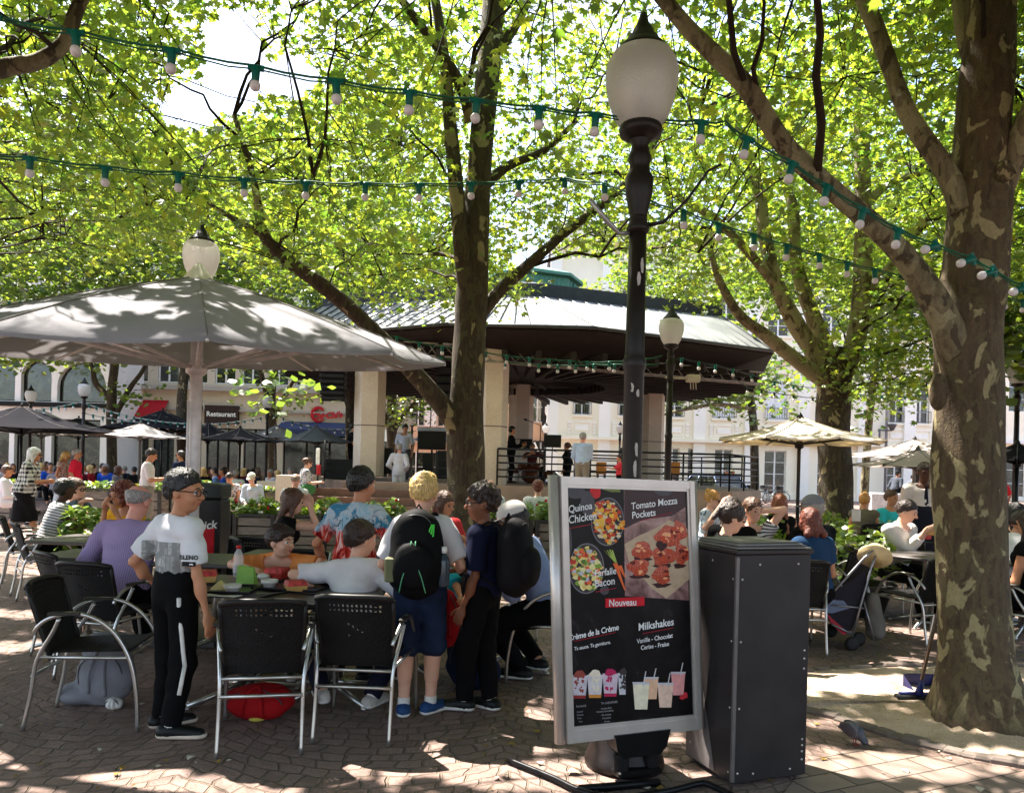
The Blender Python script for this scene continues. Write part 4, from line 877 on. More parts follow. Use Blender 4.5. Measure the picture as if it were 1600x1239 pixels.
M_CABLE = mat('green_cable', C(28, 92, 64), .5, bump=0); M_SOCK = mat('green_socket', C(12, 96, 82), .38, bump=0); M_CABD = mat('dark_cable', C(30, 38, 34), .6, bump=0)
M_BULB = mat('opal_bulb', C(232, 224, 226), .25, bump=0, Subsurface_Weight=.0); M_BULBL = mat('pale_cable', C(190, 190, 186), .6, bump=0)
PROT = {}
def bulb_protos(k, dark=False):
    key = (round(k, 3), dark)
    if key in PROT: return PROT[key]
    hi = k > .8; m = MB(); n = 12 if hi else 6
    if hi: m.box(-.042, .042, -.011, .011, -.012, .014)
    m.lathe([(.02 * k, .012 * k), (.024 * k, -.0), (.021 * k, -.07 * k), (.017 * k, -.078 * k)], n); a = m.build('lamp_holder', M_CABD if dark else M_SOCK); 
    m = MB(); m.lathe([(.016 * k, -.074 * k), (.024 * k, -.082 * k), (.0285 * k, -.093 * k), (.0285 * k, -.106 * k), (.024 * k, -.119 * k), (.013 * k, -.127 * k), (.0, -.129 * k)], n); b = m.build('bulb', M_BULB)
    PROT[key] = (a.data, b.data); bpy.data.objects.remove(a); bpy.data.objects.remove(b); return PROT[key]
def light_string(label, bulbs, r=.006, k=1.0, tilt=None, mcab=None, ends=True, dark=False, dz=.0):
    """bulbs: world points of each holder; cable passes through them with a slight sag between"""
    t = empty('light_string', (0, 0, 0), 0, label, 'string lights', 'bulb strings over the square'); pts = [Vector(b) for b in bulbs]
    path = []
    for a, b in zip(pts[:-1], pts[1:]):
        for q in range(3): w = q / 3; path.append(a.lerp(b, w) - Vector((0, 0, 4 * w * (1 - w) * .012 * k)))
    path.append(pts[-1])
    m = MB(); m.tube([p + Vector((0, 0, .012)) for p in path], r, 5); m.tube([p + Vector((0, 0, -.004 + .004 * math.sin(i * 2.1))) for i, p in enumerate(path)], r * .7, 4); m.build('cable', mcab or M_CABLE, t)
    A, B = bulb_protos(k, dark)
    for i, p in enumerate(pts):
        if ends and i in (0, len(pts) - 1): continue
        o = link('lamp_holder', A, t); o.location = p; o.scale = (.86,) * 3; b = pts[min(i + 1, len(pts) - 1)] - pts[max(i - 1, 0)]
        tl = tilt(i) if tilt else random.uniform(-.06, .06); o.rotation_euler = (random.uniform(-.08, .08), tl, math.atan2(b.y, b.x)); bb = link('bulb', B, o)
    return t
s1 = [(-130, -20, 3.4), (-10, 28, 3.45), (119, 52, 3.5), (269, 80, 3.55), (400, 107, 3.6), (525, 128, 3.68), (640, 145, 3.76), (745, 158, 3.82), (842, 170, 3.88), (931, 180, 3.92), (1012, 187, 3.94), (1096, 192, 3.96), (1130, 194, 3.98)]
light_string('nearest string of opal bulbs from the upper left to the lamp post', [P(*q) for q in s1])
s2 = [(1132, 192, 3.98), (1168, 218, 4.0), (1238, 256, 4.06), (1292, 292, 4.12), (1349, 328, 4.2), (1404, 360, 4.28), (1463, 384, 4.36), (1520, 405, 4.42), (1553, 424, 4.46), (1600, 450, 4.52), (1660, 480, 4.6)]
light_string('bulb string running from the lamp post down to the mottled trunk', [P(*q) for q in s2], tilt=lambda i: .25 if i < 6 else random.choice((-1.3, 1.2)))
s3 = [(-100, 236, 4.3), (-30, 242, 4.35), (47, 248, 4.4), (165, 263, 4.55), (279, 272, 4.7), (381, 281, 4.85), (478, 286, 5.0), (571, 288, 5.1), (655, 289, 5.2), (736, 287, 5.3), (811, 284, 5.4), (882, 280, 5.5), (945, 288, 5.0), (990, 305, 4.0)]
light_string('second string of opal bulbs spanning below the first one', [P(*q) for q in s3])
s4 = [(1010, 315, 4.1), (1068, 331, 5.0), (1123, 351, 5.4), (1178, 368, 5.7), (1230, 384, 5.9), (1280, 398, 6.1), (1324, 411, 6.3), (1367, 422, 6.5), (1418, 434, 6.7), (1456, 442, 6.9), (1500, 452, 7.1), (1570, 465, 7.4), (1598, 470, 7.5), (1660, 482, 7.8)]
light_string('bulb string passing behind the long diagonal limb', [P(*q) for q in s4], k=1.05)
s5 = [(530, 505, 11.5), (545, 512, 11.5), (578, 520, 11.5), (620, 527, 11.6), (655, 536, 11.6), (691, 542, 11.6), (725, 545, 11.7), (759, 551, 11.7), (792, 556, 11.7), (827, 560, 11.7), (858, 562, 11.7), (890, 564, 11.7), (918, 566, 11.7), (952, 566, 11.6), (1006, 562, 11.6), (1035, 556, 11.6)]
light_string('bulb string in front of the bandstand between trunk and second lamp', [P(a, b, d) for a, b, d in s5], k=1.15)
s6 = [(600, 545, 12.5), (632, 550, 12.4), (655, 557, 12.4), (690, 559, 12.4), (725, 562, 12.3), (790, 566, 12.2), (842, 570, 12.1), (872, 571, 12), (900, 571, 11.9), (928, 570, 11.8), (960, 570, 11.7), (1030, 570, 11.5)]
light_string('lower bulb string under the bandstand eaves', [P(a, b, d) for a, b, d in s6], k=1.1)
s7 = [(1045, 560, 11.5), (1065, 560, 11.7), (1092, 566, 12), (1118, 571, 12.4), (1145, 577, 13), (1175, 586, 14), (1210, 597, 15), (1240, 603, 16), (1283, 607, 17), (1312, 611, 17.6), (1345, 617, 18.4), (1378, 619, 19), (1414, 620, 20), (1450, 617, 21), (1520, 610, 22)]
light_string('dark capped string from the second lamp towards the white facade', [P(a, b, d) for a, b, d in s7], k=1.15, mcab=M_CABD)
s8 = [(1140, 586, 15), (1168, 605, 16), (1190, 610, 16.5), (1210, 614, 17), (1240, 618, 17.5), (1270, 622, 18), (1310, 612, 17.5)]
light_string('short lower string in front of the pale facade', [P(a, b, d) for a, b, d in s8], k=1.15, mcab=M_CABD, dark=True)
def far_string(label, a, b, n, sag, k=1.5):
    A, B = Vector(P(*a)), Vector(P(*b)); return light_string(label, [A.lerp(B, i / (n - 1)) - Vector((0, 0, sag * 4 * (i / (n - 1)) * (1 - i / (n - 1)))) for i in range(n)], r=.012, k=k, mcab=M_BULBL)
far_string('far string from the left edge up to the lamp before the arches', (-30, 645, 22), (125, 628, 24), 14, .1)
far_string('far string descending right from the lamp before the arches', (127, 628, 24), (300, 662, 25), 16, .15)
far_string('far string above the dark parasols to the beige block', (130, 645, 24), (420, 650, 27), 22, .35)
far_string('far string before the script sign', (414, 640, 27), (560, 668, 30), 12, .3)
far_string('short string above the left parasol rim', (-40, 470, 15), (150, 466, 16), 12, .05, 1.3)

def fabric(name, col, trans, tf=.35):
    t = NT(name); co = t.coord(); n = t.noise(co, 3, 4); w = t.noise(co, 350, 2)
    d = t.n('ShaderNodeBsdfDiffuse'); t.l(t.ramp(n, [(.3, tuple(v * .9 for v in col)), (.7, col)]), d.inputs[0]); r = t.n('ShaderNodeBsdfTranslucent'); r.inputs[0].default_value = (*trans, 1)
    b = t.bump(t.noise(co, 2.5, 3), .25, .05); t.l(b, d.inputs['Normal'])
    m = t.n('ShaderNodeMixShader'); m.inputs[0].default_value = tf; t.l(d.outputs[0], m.inputs[1]); t.l(r.outputs[0], m.inputs[2]); return t.fin(m)
M_FGREY = fabric('canopy_taupe', C(158, 156, 160), C(156, 150, 152), .18); M_FDARK = fabric('canopy_charcoal', C(44, 43, 46), C(50, 48, 48), .1); M_FCREAM = fabric('canopy_cream', C(236, 228, 216), C(226, 190, 130), .4)
M_FWHITE = fabric('canopy_white', C(222, 212, 204), C(200, 186, 176), .35); M_FMID = fabric('canopy_slate', C(104, 106, 106), C(84, 84, 84), .15)
M_POLEW = mat('pole_taupe', C(222, 216, 212), .45, .1, bump=0); M_POLEG = mat('pole_grey', C(96, 92, 90), .4, .4, bump=0); M_POLEB = mat('pole_black', C(34, 34, 34), .4, .3, bump=0)
def parasol(label, x, y, R, zr, za, n, a0, mf, mp, square=False, tilt=0., tdir=0., val=.0, group='parasols over the terraces', poler=.035, cap=True, subdiv=4, name='parasol', struts=True):
    t = empty(name, (x, y, 0), 0, label, 'parasol', group)
    def rim(i):
        a = a0 + 2 * math.pi * i / n; r = R
        if square and i % 2: r = R / math.sqrt(2) * 1.0
        X, Y = r * math.cos(a), r * math.sin(a); return Vector((X, Y, zr + math.tan(tilt) * (X * math.cos(tdir) + Y * math.sin(tdir))))
    apex = Vector((0, 0, za)); m = MB(); V = []; F = []
    rings = 6; S = subdiv
    for k in range(rings + 1):
        f = .04 + .96 * k / rings
        for i in range(n):
            a, b = rim(i), rim((i + 1) % n)
            for q in range(S):
                w = q / S; e = a.lerp(b, w); sagi = 4 * w * (1 - w); p = apex.lerp(e, f); p.z -= (.05 * R * math.sin(f * math.pi) * (.7 if not val or R < 2 else -.35) + sagi * (.035 if R < 2 else .012) * R * f * (1 - .25 * f)) * (1 if not square else 1)
                e2 = 1 - .045 * sagi * f; p.x *= e2; p.y *= e2; V.append(p)
    NN = n * S
    for k in range(rings):
        for j in range(NN): F.append((k * NN + j, k * NN + (j + 1) % NN, (k + 1) * NN + (j + 1) % NN, (k + 1) * NN + j))
    if val:
        o = len(V)
        for j in range(NN): p = V[rings * NN + j]; V.append(p + Vector((0, 0, -val)))
        for j in range(NN): F.append((rings * NN + j, rings * NN + (j + 1) % NN, o + (j + 1) % NN, o + j))
    m.add(V, F, False)
    for i_, f_ in enumerate(m.f): m.sm[i_] = True
    cn = m.build('canopy', mf, t)
    es = cn.data; 
    m = MB()
    for i in range(n):
        m.tube([Vector(V[k * NN + i * S]) + Vector((0, 0, .006)) for k in range(rings + 1)], .004 if R > 1.6 else .006, 4)
    m.build('seam', mat('seam_thread', C(110, 104, 100), .8, bump=0) if mf != M_FCREAM else mat('seam_cream', C(190, 176, 150), .8, bump=0), cn)
    m = MB()
    for i in range(n):
        e = Vector(V[rings * NN + i * S]) - Vector((0, 0, .025)); c = apex - Vector((0, 0, .08)); m.tube([c, c.lerp(e, .5) - Vector((0, 0, .05 * R * .7)), e], .012, 6)
    m.build('rib', mp, t)
    hz = zr - (za - zr) * .18
    if struts:
        for i in range(n):
            e = Vector(V[rings * NN + i * S]); c = apex - Vector((0, 0, .1)); s = c.lerp(e, .56) - Vector((0, 0, .06 * R)); m = MB(); m.tube([Vector((s.x * .04, s.y * .04, hz)), s], .016 if R > 1.8 else .012, 6); m.build('strut', mp, t)
        m = MB(); m.lathe([(poler + .005, hz - .06), (poler + .035, hz - .04), (poler + .035, hz + .03), (poler + .005, hz + .05)], 14); m.build('hub', mp, t)
    m = MB(); m.lathe([(poler, 0), (poler, za - .03)], 14); m.build('pole', mp, t)
    if cap: m = MB(); m.lathe([(.03, za - .02), (.05, za), (.03, za + .04), (0, za + .08)], 10); m.build('finial', mp, t)
    if R > 1.2: m = MB(); m.bbox(-.35, .35, -.35, .35, 0, .07, .01); m.lathe([(.07, .07), (.07, .3), (.06, .32)], 12); m.build('base', M_POLEG, t)
    return t
g = XD(296, 6.5); BIG = parasol('huge taupe parasol on a pale pole above the school children', g.x, g.y, 2.1, 2.40, 3.06, 10, math.radians(6), M_FGREY, M_POLEW, tilt=math.radians(4.6), tdir=math.radians(90), poler=.05, subdiv=5, val=.03)
m = MB(); m.lathe([(.16, 2.98), (.13, 3.03), (.02, 3.17), (0, 3.175)], 10); m.build('vent_cap', mat('cap_cream', C(226, 222, 206), .6, bump=0), BIG)
m = MB(); m.bbox(-.075, .0, -.1, -.06, 1.1, 1.25, .01); m.tube([(-.03, -.07, 1.0), (-.03, -.07, 2.0)], .012, 6); m.build('crank', M_POLEW, BIG)
def pz(px, py, d): return P(px, py, d).z
def px_parasol(label, px, d, apex_y, rim_y, Rpx, n, mf, mp, a0=.3, **kw):
    g = XD(px, d); return parasol(label, g.x, g.y, Rpx * d / 1200, pz(px, rim_y, d), pz(px, apex_y, d), n, a0, mf, mp, **kw)
px_parasol('cream parasol on a black pole in front of the stout tree', 1243, 10.5, 652, 688, 128, 8, M_FCREAM, M_POLEB, a0=math.radians(4), poler=.024, val=.02)
px_parasol('large white parasol beyond the waiter', 1425, 17, 686, 712, 110, 8, M_FWHITE, M_POLEG, a0=.2)
px_parasol('white square parasol above the waiter beside the mottled trunk', 1430, 14, 702, 728, 98, 8, M_FWHITE, M_POLEG, a0=.6)
px_parasol('black parasol at the right edge under the lamp', 1585, 14, 692, 720, 70, 8, M_FDARK, M_POLEB, a0=.2)
for lab, px, d, ay, ry, Rp, mf, a0 in (
    ('charcoal parasol at the far left edge', 30, 20, 634, 671, 150, M_FDARK, .2), ('white parasol behind the charcoal one at the left', 62, 27, 640, 676, 98, M_FWHITE, .1),
    ('white parasol right of the arch lamp', 216, 21, 661, 682, 72, M_FWHITE, .5), ('charcoal parasol behind the white one', 250, 26, 640, 672, 100, M_FDARK, .3),
    ('charcoal parasol under the restaurant sign', 372, 22, 668, 688, 66, M_FDARK, .2), ('slate parasol beside the bandstand steps', 491, 24, 666, 690, 60, M_FMID, .6),
    ('taupe parasol behind the slate one', 428, 28, 664, 684, 52, M_FGREY, .1), ('dark parasol left of the trunk pair', 120, 31, 652, 680, 80, M_FDARK, .9),
    ('charcoal parasol right of the pole under the restaurant sign', 322, 25, 660, 686, 50, M_FDARK, .4), ('grey parasol beyond the stage', 606, 40, 668, 690, 40, M_FMID, .3), ('second grey parasol beyond the stage', 680, 42, 668, 688, 40, M_FMID, .8)):
    px_parasol(lab, px, d, ay, ry, Rp, 8, mf, M_POLEG if mf != M_FDARK else M_POLEB, a0=a0, group='parasols on the far terrace', subdiv=2)

M_ALU = mat('brushed_aluminium', C(196, 192, 186), .3, .9, var=.1, bump=0)
def wicker_mat():
    t = NT('black_wicker'); co = t.coord(); x, y, z = t.xyz(co)
    a = t.math('SINE', t.math('MULTIPLY', x, 420)); b = t.math('SINE', t.math('MULTIPLY', t.math('ADD', z, y), 560)); h = t.math('MULTIPLY', a, b)
    c = t.ramp(h, [(.2, C(12, 10, 9)), (.9, C(46, 39, 35))]); return t.fin(t.pbsdf(c, .5, 0, t.bump(h, .8, .004), Specular_IOR_Level=.25))
M_WICK = wicker_mat(); M_PADB = mat('dark_armrest', C(70, 66, 62), .5, .3, bump=0)
def perforated(m, nu, nv, fn, hole, th=.012):
    """panel fn(u,v)->(pos), cells where hole(i,j) are left out"""
    V = [[fn(i / nu, j / nv) for i in range(nu + 1)] for j in range(nv + 1)]; vs = []; fs = []
    for j in range(nv + 1):
        for i in range(nu + 1):
            p = Vector(V[j][i]); a = Vector(V[j][min(i + 1, nu)]) - Vector(V[j][max(i - 1, 0)]); b = Vector(V[min(j + 1, nv)][i]) - Vector(V[max(j - 1, 0)][i]); n = a.cross(b).normalized() * th / 2; vs += [p + n, p - n]
    id_ = lambda i, j, s: (j * (nu + 1) + i) * 2 + s
    for j in range(nv):
        for i in range(nu):
            if hole(i, j): continue
            fs.append((id_(i, j, 0), id_(i + 1, j, 0), id_(i + 1, j + 1, 0), id_(i, j + 1, 0))); fs.append((id_(i, j, 1), id_(i, j + 1, 1), id_(i + 1, j + 1, 1), id_(i + 1, j, 1)))
            for (di, dj, e0, e1) in ((0, -1, (i, j), (i + 1, j)), (0, 1, (i + 1, j + 1), (i, j + 1)), (-1, 0, (i, j + 1), (i, j)), (1, 0, (i + 1, j), (i + 1, j + 1))):
                ii, jj = i + di, j + dj
                if ii < 0 or jj < 0 or ii >= nu or jj >= nv or hole(ii, jj): fs.append((id_(*e0, 0), id_(*e0, 1), id_(*e1, 1), id_(*e1, 0)))
    m.add(vs, fs, False)
CH_GROUP = 'black wicker and aluminium terrace chairs'
def make_chair():   # faces +Y, origin on the ground under the seat centre
    t = empty('terrace_chair'); tag(t, 'x', 'chair', CH_GROUP)
    m = MB(); perforated(m, 28, 20, lambda u, v: ((u - .5) * (.46 - .04 * v), (.24 - .46 * v), .455 - .03 * math.sin(v * math.pi) * math.sin(u * math.pi) - .01 * v), lambda i, j: (4 < i < 23 and 4 < j < 15 and (i + j) % 7 == 0 and i % 2 == 0)); m.build('seat', M_WICK, t)
    m = MB()
    def bk(u, v): # v 0 bottom..1 top
        w = .44 + .04 * v; x = (u - .5) * w; return (x, -.22 - .13 * v - .045 * (1 - (2 * u - 1) ** 2) * 1.0 + .02, .42 + .41 * v - .02 * (2 * u - 1) ** 4)
    perforated(m, 34, 30, bk, lambda i, j: (j in (24, 26) and 4 < i < 30 and i % 2 == 0) or (12 < i < 22 and 12 < j < 19 and (i + 2 * j) % 5 == 0 and i % 2 == 0))
    b = m.build('backrest', M_WICK, t)
    m = MB(); m.tube([bk(u / 10, 1) for u in range(11)], .018, 8); m.tube([bk(0, v / 5) for v in range(6)], .014, 6); m.tube([bk(1, v / 5) for v in range(6)], .014, 6); m.build('back_rim', mat('wicker_rim', C(30, 26, 24), .45, bump=0), b)
    for s in (-1, 1):
        m = MB(); m.tube(catmull([(s * .235, -.34, 0), (s * .235, -.3, .2), (s * .238, -.27, .4), (s * .262, -.18, .56), (s * .275, -.14, .645)], 4), .0125, 8); m.build('leg', M_ALU, t)
        m = MB(); m.tube(catmull([(s * .29, .31, 0), (s * .288, .3, .2), (s * .284, .26, .4), (s * .28, .17, .56), (s * .277, .05, .65), (s * .272, -.08, .675), (s * .262, -.2, .645), (s * .245, -.27, .59), (s * .232, -.29, .55)], 4), .0125, 8); m.build('leg', M_ALU, t)
        m = MB(); m.bbox(s * .274 - .024, s * .274 + .024, -.2, -.02, .665, .684, .006); m.build('armrest', M_PADB, t)
    m = MB(); m.tube([(-.235, -.27, .4), (.235, -.27, .4)], .011, 6); m.tube([(-.235, -.295, .31), (.235, -.295, .31)], .011, 6)
    for s in (-1, 1): m.tube([(s * .24, -.26, .42), (s * .28, .25, .42)], .011, 6)
    m.tube([(-.28, .24, .42), (.28, .24, .42)], .011, 6); m.build('frame', M_ALU, t)
    return t
CHAIR = make_chair(); _used = [0]
def chair(x, y, yaw, label):       # yaw: direction the sitter faces, degrees clockwise from away-from-camera (+Y)
    t = CHAIR if not _used[0] else copy_tree(CHAIR); _used[0] = 1; t.scale = (.88, .94, .96); t.location = (x, y, 0); t.rotation_euler = (0, 0, -math.radians(yaw)); tag(t, label); return t
M_TOP = mat('table_top_grey', C(88, 82, 80), .34, .0, var=.2, scale=4, bump=.1, bscale=20); M_TOPD = mat('table_top_dark', C(62, 58, 56), .3, .2, bump=0)
def table(x, y, yaw, label, w=.72, d=.72, round_=False, h=.73, legs=False):
    t = empty('terrace_table', (x, y, 0), -math.radians(yaw), label, 'table', 'grey terrace tables')
    m = MB()
    if round_: m.lathe([(0, h - .03), (w / 2 - .01, h - .03), (w / 2, h - .02), (w / 2, h - .006), (w / 2 - .012, h), (0, h)], 40)
    else: m.bbox(-w / 2, w / 2, -d / 2, d / 2, h - .032, h, .01)
    m.build('tabletop', M_TOP, t)
    m = MB()
    for a in range(3): q = a * 2.094; m.tube([(.035 * math.cos(q), .035 * math.sin(q), .08), (.035 * math.cos(q), .035 * math.sin(q), h - .03)], .02, 8)
    m.bbox(-.2, .2, -.03, .03, h - .05, h - .033, .004); m.build('pedestal', M_ALU, t)
    for a in range(4):
        q = math.pi / 4 + a * math.pi / 2; m = MB(); m.tube([(.04 * math.cos(q), .04 * math.sin(q), .1), (.15 * math.cos(q), .15 * math.sin(q), .07), (.36 * math.cos(q), .36 * math.sin(q), .022)], [.022, .019, .016], 8); m.lathe([(.02, 0), (.02, .02)], 8, (.36 * math.cos(q), .36 * math.sin(q), 0)); m.build('foot', M_ALU, t)
    return t
def C2(px, py): g = G(px, py); return g.x, g.y
chair(*(C2(415, 1148)), -12, 'empty wicker chair at the front table, left one of the two seen from behind')
g = XD(562, 4.32); chair(g.x, g.y + .12, 2, 'wicker chair of the boy in white, seen squarely from behind')
g = XD(155, 4.45); chair(g.x, g.y, 82, 'empty wicker chair seen from the side at the far left of the front group')
g = XD(178, 5.45); chair(g.x, g.y, 12, 'wicker chair behind the man in the lilac striped shirt'); 
g = XD(136, 5.9); chair(g.x, g.y, 40, 'wicker chair with tall arc arms beside the lilac shirt man')
g = XD(455, 5.85); chair(g.x, g.y, 175, 'wicker chair under the boy in orange')
g = XD(860, 5.6); chair(g.x, g.y, -82, 'wicker chair of the man in the white cap')
g = XD(690, 5.55); chair(g.x, g.y, -60, 'wicker chair hidden behind the blond boy under the turquoise child')
g = XD(75, 8.3); chair(g.x, g.y, 50, 'wicker chair of the woman in the striped top, nearest to the left edge')
g = XD(52, 9.0); chair(g.x, g.y, 60, 'wicker chair just behind the striped top woman')
g = XD(420, 7.3); chair(g.x, g.y, 60, 'wicker chair under the woman hiding her mouth')
g = XD(360, 6.8); chair(g.x, g.y, 190, 'empty wicker chair between the rear tables and the planters')
g = XD(700, 7.7); chair(g.x, g.y, 200, 'wicker chair of the woman with the red bag')
g = XD(785, 7.0); chair(g.x, g.y, 170, 'empty wicker chair right of the curly haired boy')
TA = XD(372, 4.75); table(TA.x, TA.y + .12, 2, 'front table carrying trays and bottle, left of the seated boy', .74, .72)
TB = XD(510, 4.95); table(TB.x + .02, TB.y, -3, 'dark table where the boy in white leans', .72, .7)
g = XD(340, 6.1); table(g.x, g.y, 0, 'empty grey table below the red litter bin', .8, .7)
g = XD(450, 6.5); table(g.x, g.y, 0, 'empty grey table behind the boy in orange', .8, .7)
g = XD(135, 7.4); table(g.x, g.y, 5, 'small table of the women by the left planter', .75, .75)
g = XD(150, 6.2); table(g.x - .1, g.y, 5, 'dark edge table in front of the lilac shirt', .6, .6)
g = XD(800, 5.9); table(g.x, g.y, 0, 'table where the capped man eats', .7, .7)
g = XD(1236, 6.75); chair(g.x, g.y, 5, 'wicker chair of the bob haired woman behind the black box')
g = XD(1430, 7.15); chair(g.x, g.y, -20, 'empty arc armed chair left of the white shirt diner table')
g = XD(1508, 7.0); chair(g.x, g.y, 25, 'empty arc armed chair behind the mottled trunk')
g = XD(1430, 8.7); chair(g.x, g.y, 185, 'wicker chair of the man eating in a white shirt')
g = XD(1300, 7.8); chair(g.x, g.y, -35, 'wicker chair of the diner in a grey cap')
g = XD(1582, 6.6); chair(g.x, g.y, -25, 'wicker chair at the right edge')
g = XD(1165, 7.6); chair(g.x, g.y, 170, 'wicker chair of the woman in a narrow striped top')
g = XD(1390, 12.8); chair(g.x, g.y, 180, 'wicker chair of the man in turquoise')
g = XD(1345, 12.2); chair(g.x, g.y, -10, 'wicker chair of the woman with the golden bun')
g = XD(1590, 8.3); chair(g.x, g.y, 170, 'wicker chair of the dark haired woman behind the right trunk')
g = XD(1230, 9.6); chair(g.x, g.y, 180, 'wide dark chair back beneath the long haired woman')
g = XD(1448, 7.95); table(g.x, g.y, 0, 'round table of the man in the white shirt', .95, round_=True)
g = XD(1200, 7.0); table(g.x, g.y, 0, 'table behind the black box on the right terrace', .9, round_=True)
g = XD(1600, 7.6); table(g.x, g.y, 0, 'table cut by the right edge', .9, round_=True)
g = XD(1325, 9.2); table(g.x, g.y, 0, 'table behind the stroller hat', .8)
def wood_slat():
    t = NT('planter_board'); co = t.coord(scale=(.25, .25, 1)); n = t.noise(co, 18, 4); return t.fin(t.pbsdf(t.ramp(n, [(.3, C(96, 86, 78)), (.7, C(134, 122, 112))]), .6, 0, t.bump(n, .2, .003)))
M_BOARD = wood_slat(); M_PLF = mat('planter_frame', C(62, 58, 56), .5, .3, bump=0)
M_PL1 = leaf_mat('bed_leaf', (.11, .19, .03), (.26, .40, .04), .3); M_FLR = mat('flower_red', C(186, 36, 44), .6, bump=0); M_FLW = mat('flower_white', C(226, 222, 214), .6, bump=0)
PTN = [0]
def bedding(w, d, z0, parent, n=420, h=.26, ls=.05):
    pos = np.stack([RNG.uniform(-w / 2, w / 2, n), RNG.uniform(-d / 2, d / 2, n), np.zeros(n)], 1); v = .55 + .45 * np.sin(pos[:, 0] * 5 + PTN[0]) * np.sin(pos[:, 0] * 11 + 1); PTN[0] += 1.7
    pos[:, 2] = z0 + h * (.25 + .75 * v) * RNG.uniform(.1, 1, n); pos[:, :2] *= 1.12; tint = np.clip(RNG.normal(.6, .25, n), 0, 1)
    leaves_mesh('foliage', pos, RNG.uniform(ls * .6, ls * 1.4, n), M_PL1, 2, tint, parent)
    m = MB(); m.smooth = False
    for i in range(int(n / 26)):
        p = pos[RNG.integers(n)]; s = random.uniform(.012, .03); m.cur = 0 if random.random() < .6 else 1; c = Vector((p[0], p[1] - .03, p[2] + .03)); m.ball(c, s, 6, 4)
    m.build('flowers', [M_FLR, M_FLW], parent)
def planter(x, y, w, yaw, label, h=.6, d=.5, n=420, ls=.05, ph=.26):
    t = empty('planter_box', (x, y, 0), math.radians(yaw), label, 'planter', 'slatted planters with bedding plants')
    m = MB()
    for k in range(4):
        z = .06 + k * (h - .1) / 4
        for (a, b, c, e) in ((-w / 2 + .04, w / 2 - .04, -d / 2, -d / 2 + .02), (-w / 2 + .04, w / 2 - .04, d / 2 - .02, d / 2), (-w / 2, -w / 2 + .02, -d / 2 + .04, d / 2 - .04), (w / 2 - .02, w / 2, -d / 2 + .04, d / 2 - .04)): m.box(a, b, c, e, z, z + (h - .1) / 4 - .02)
    m.build('boards', M_BOARD, t)
    m = MB()
    for sx in (-1, 1):
        for sy in (-1, 1): m.box(sx * w / 2 - .03, sx * w / 2 + .03, sy * d / 2 - .03, sy * d / 2 + .03, 0, h)
    m.box(-w / 2 - .035, w / 2 + .035, -d / 2 - .035, -d / 2 + .02, h - .035, h + .004); m.box(-w / 2 - .035, w / 2 + .035, d / 2 - .02, d / 2 + .035, h - .035, h + .004); m.box(-w / 2 + .03, w / 2 - .03, -d / 2 + .022, d / 2 - .022, h - .12, h - .05); m.build('frame', M_PLF, t)
    bedding(w - .06, d - .04, h - .06, t, int(n * w), ph, ls); return t
def ppl(px0, px1, d, label, yaw=0, h=.6, **kw):
    a, b = XD(px0, d), XD(px1, d); w = (b - a).length - .06; return planter((a.x + b.x) / 2, d + .25, w, yaw, label, h, **kw)
for a_, b_, d_, lab in ((300, 360, 12.2, 'slatted planter right of the red litter bin'), (363, 428, 12.2, 'slatted planter behind the woman in black'), (431, 500, 12.3, 'slatted planter left of the tie-dye shirt'), (503, 566, 12.4, 'slatted planter behind the tie-dye shirt'), (569, 632, 12.4, 'slatted planter left of the blond boy head'), (636, 700, 12.5, 'slatted planter right of the blond boy head'),
    (750, 832, 12.6, 'slatted planter right of the central trunk'), (835, 905, 12.6, 'slatted planter ending behind the menu board')): ppl(a_, b_, d_, lab, h=.68, ph=.38, n=520, ls=.055)
ppl(120, 172, 16.5, 'brown planter below the couple in red and white', h=.85); ppl(176, 250, 16.5, 'brown planter beside the standing phone reader', h=.85); ppl(-60, 20, 17, 'brown planter at the left terrace edge', h=.85)
ppl(330, 400, 19, 'brown planter behind the terrace bench', h=.8); ppl(400, 470, 19.4, 'brown planter before the script sign terrace', h=.8); ppl(255, 322, 18.5, 'brown planter behind the parasol pole', h=.85)
def pot_plant(px, d, w, h, label, n=340, ls=.048, pot=.3):
    g = XD(px, d); t = empty('potted_plant', g, 0, label, 'potted plant', 'potted shrubs on the terraces'); m = MB(); m.lathe([(w * .3, 0), (w * .38, pot), (w * .42, pot), (w * .42, pot + .04), (w * .34, pot + .04), (w * .33, pot - .05)], 16); m.build('pot', M_PLF, t)
    q = RNG.normal(0, 1, (n, 3)); q /= np.linalg.norm(q, axis=1)[:, None]; q *= RNG.uniform(.4, 1, n)[:, None] ** .6 * np.array([w / 2, w / 2, (h - pot) / 2]); q[:, 2] += pot + (h - pot) / 2
    leaves_mesh('foliage', q, RNG.uniform(ls * .6, ls * 1.3, n), M_PL1, 2, np.clip(RNG.normal(.6, .22, n), 0, 1), t); return t
pot_plant(126, 8.4, .5, 1.02, 'bright leafy shrub behind the women at the left'); pot_plant(170, 8.4, .5, 1.0, 'small bright shrub left of the auburn curls', 180)
pot_plant(215, 8.6, .4, .98, 'light shrub beside the yellow top', 120); pot_plant(1188, 9.5, .6, 1.1, 'dark green shrub behind the striped top on the right', 300, .06)
pot_plant(1330, 8.6, 1.1, .98, 'bushy flowering plant left of the white shirt diner', 420, .05); pot_plant(1288, 13, .9, .95, 'low bush at the foot of the stout tree', 260, .06); pot_plant(1390, 12.0, .9, .9, 'low bush behind the turquoise shirt', 220, .06)
pot_plant(1350, 13.5, .9, .9, 'low bush between trunk and golden bun', 200, .06); pot_plant(1475, 11, .35, 1.02, 'small green sprig beside the waiter', 80, .05)
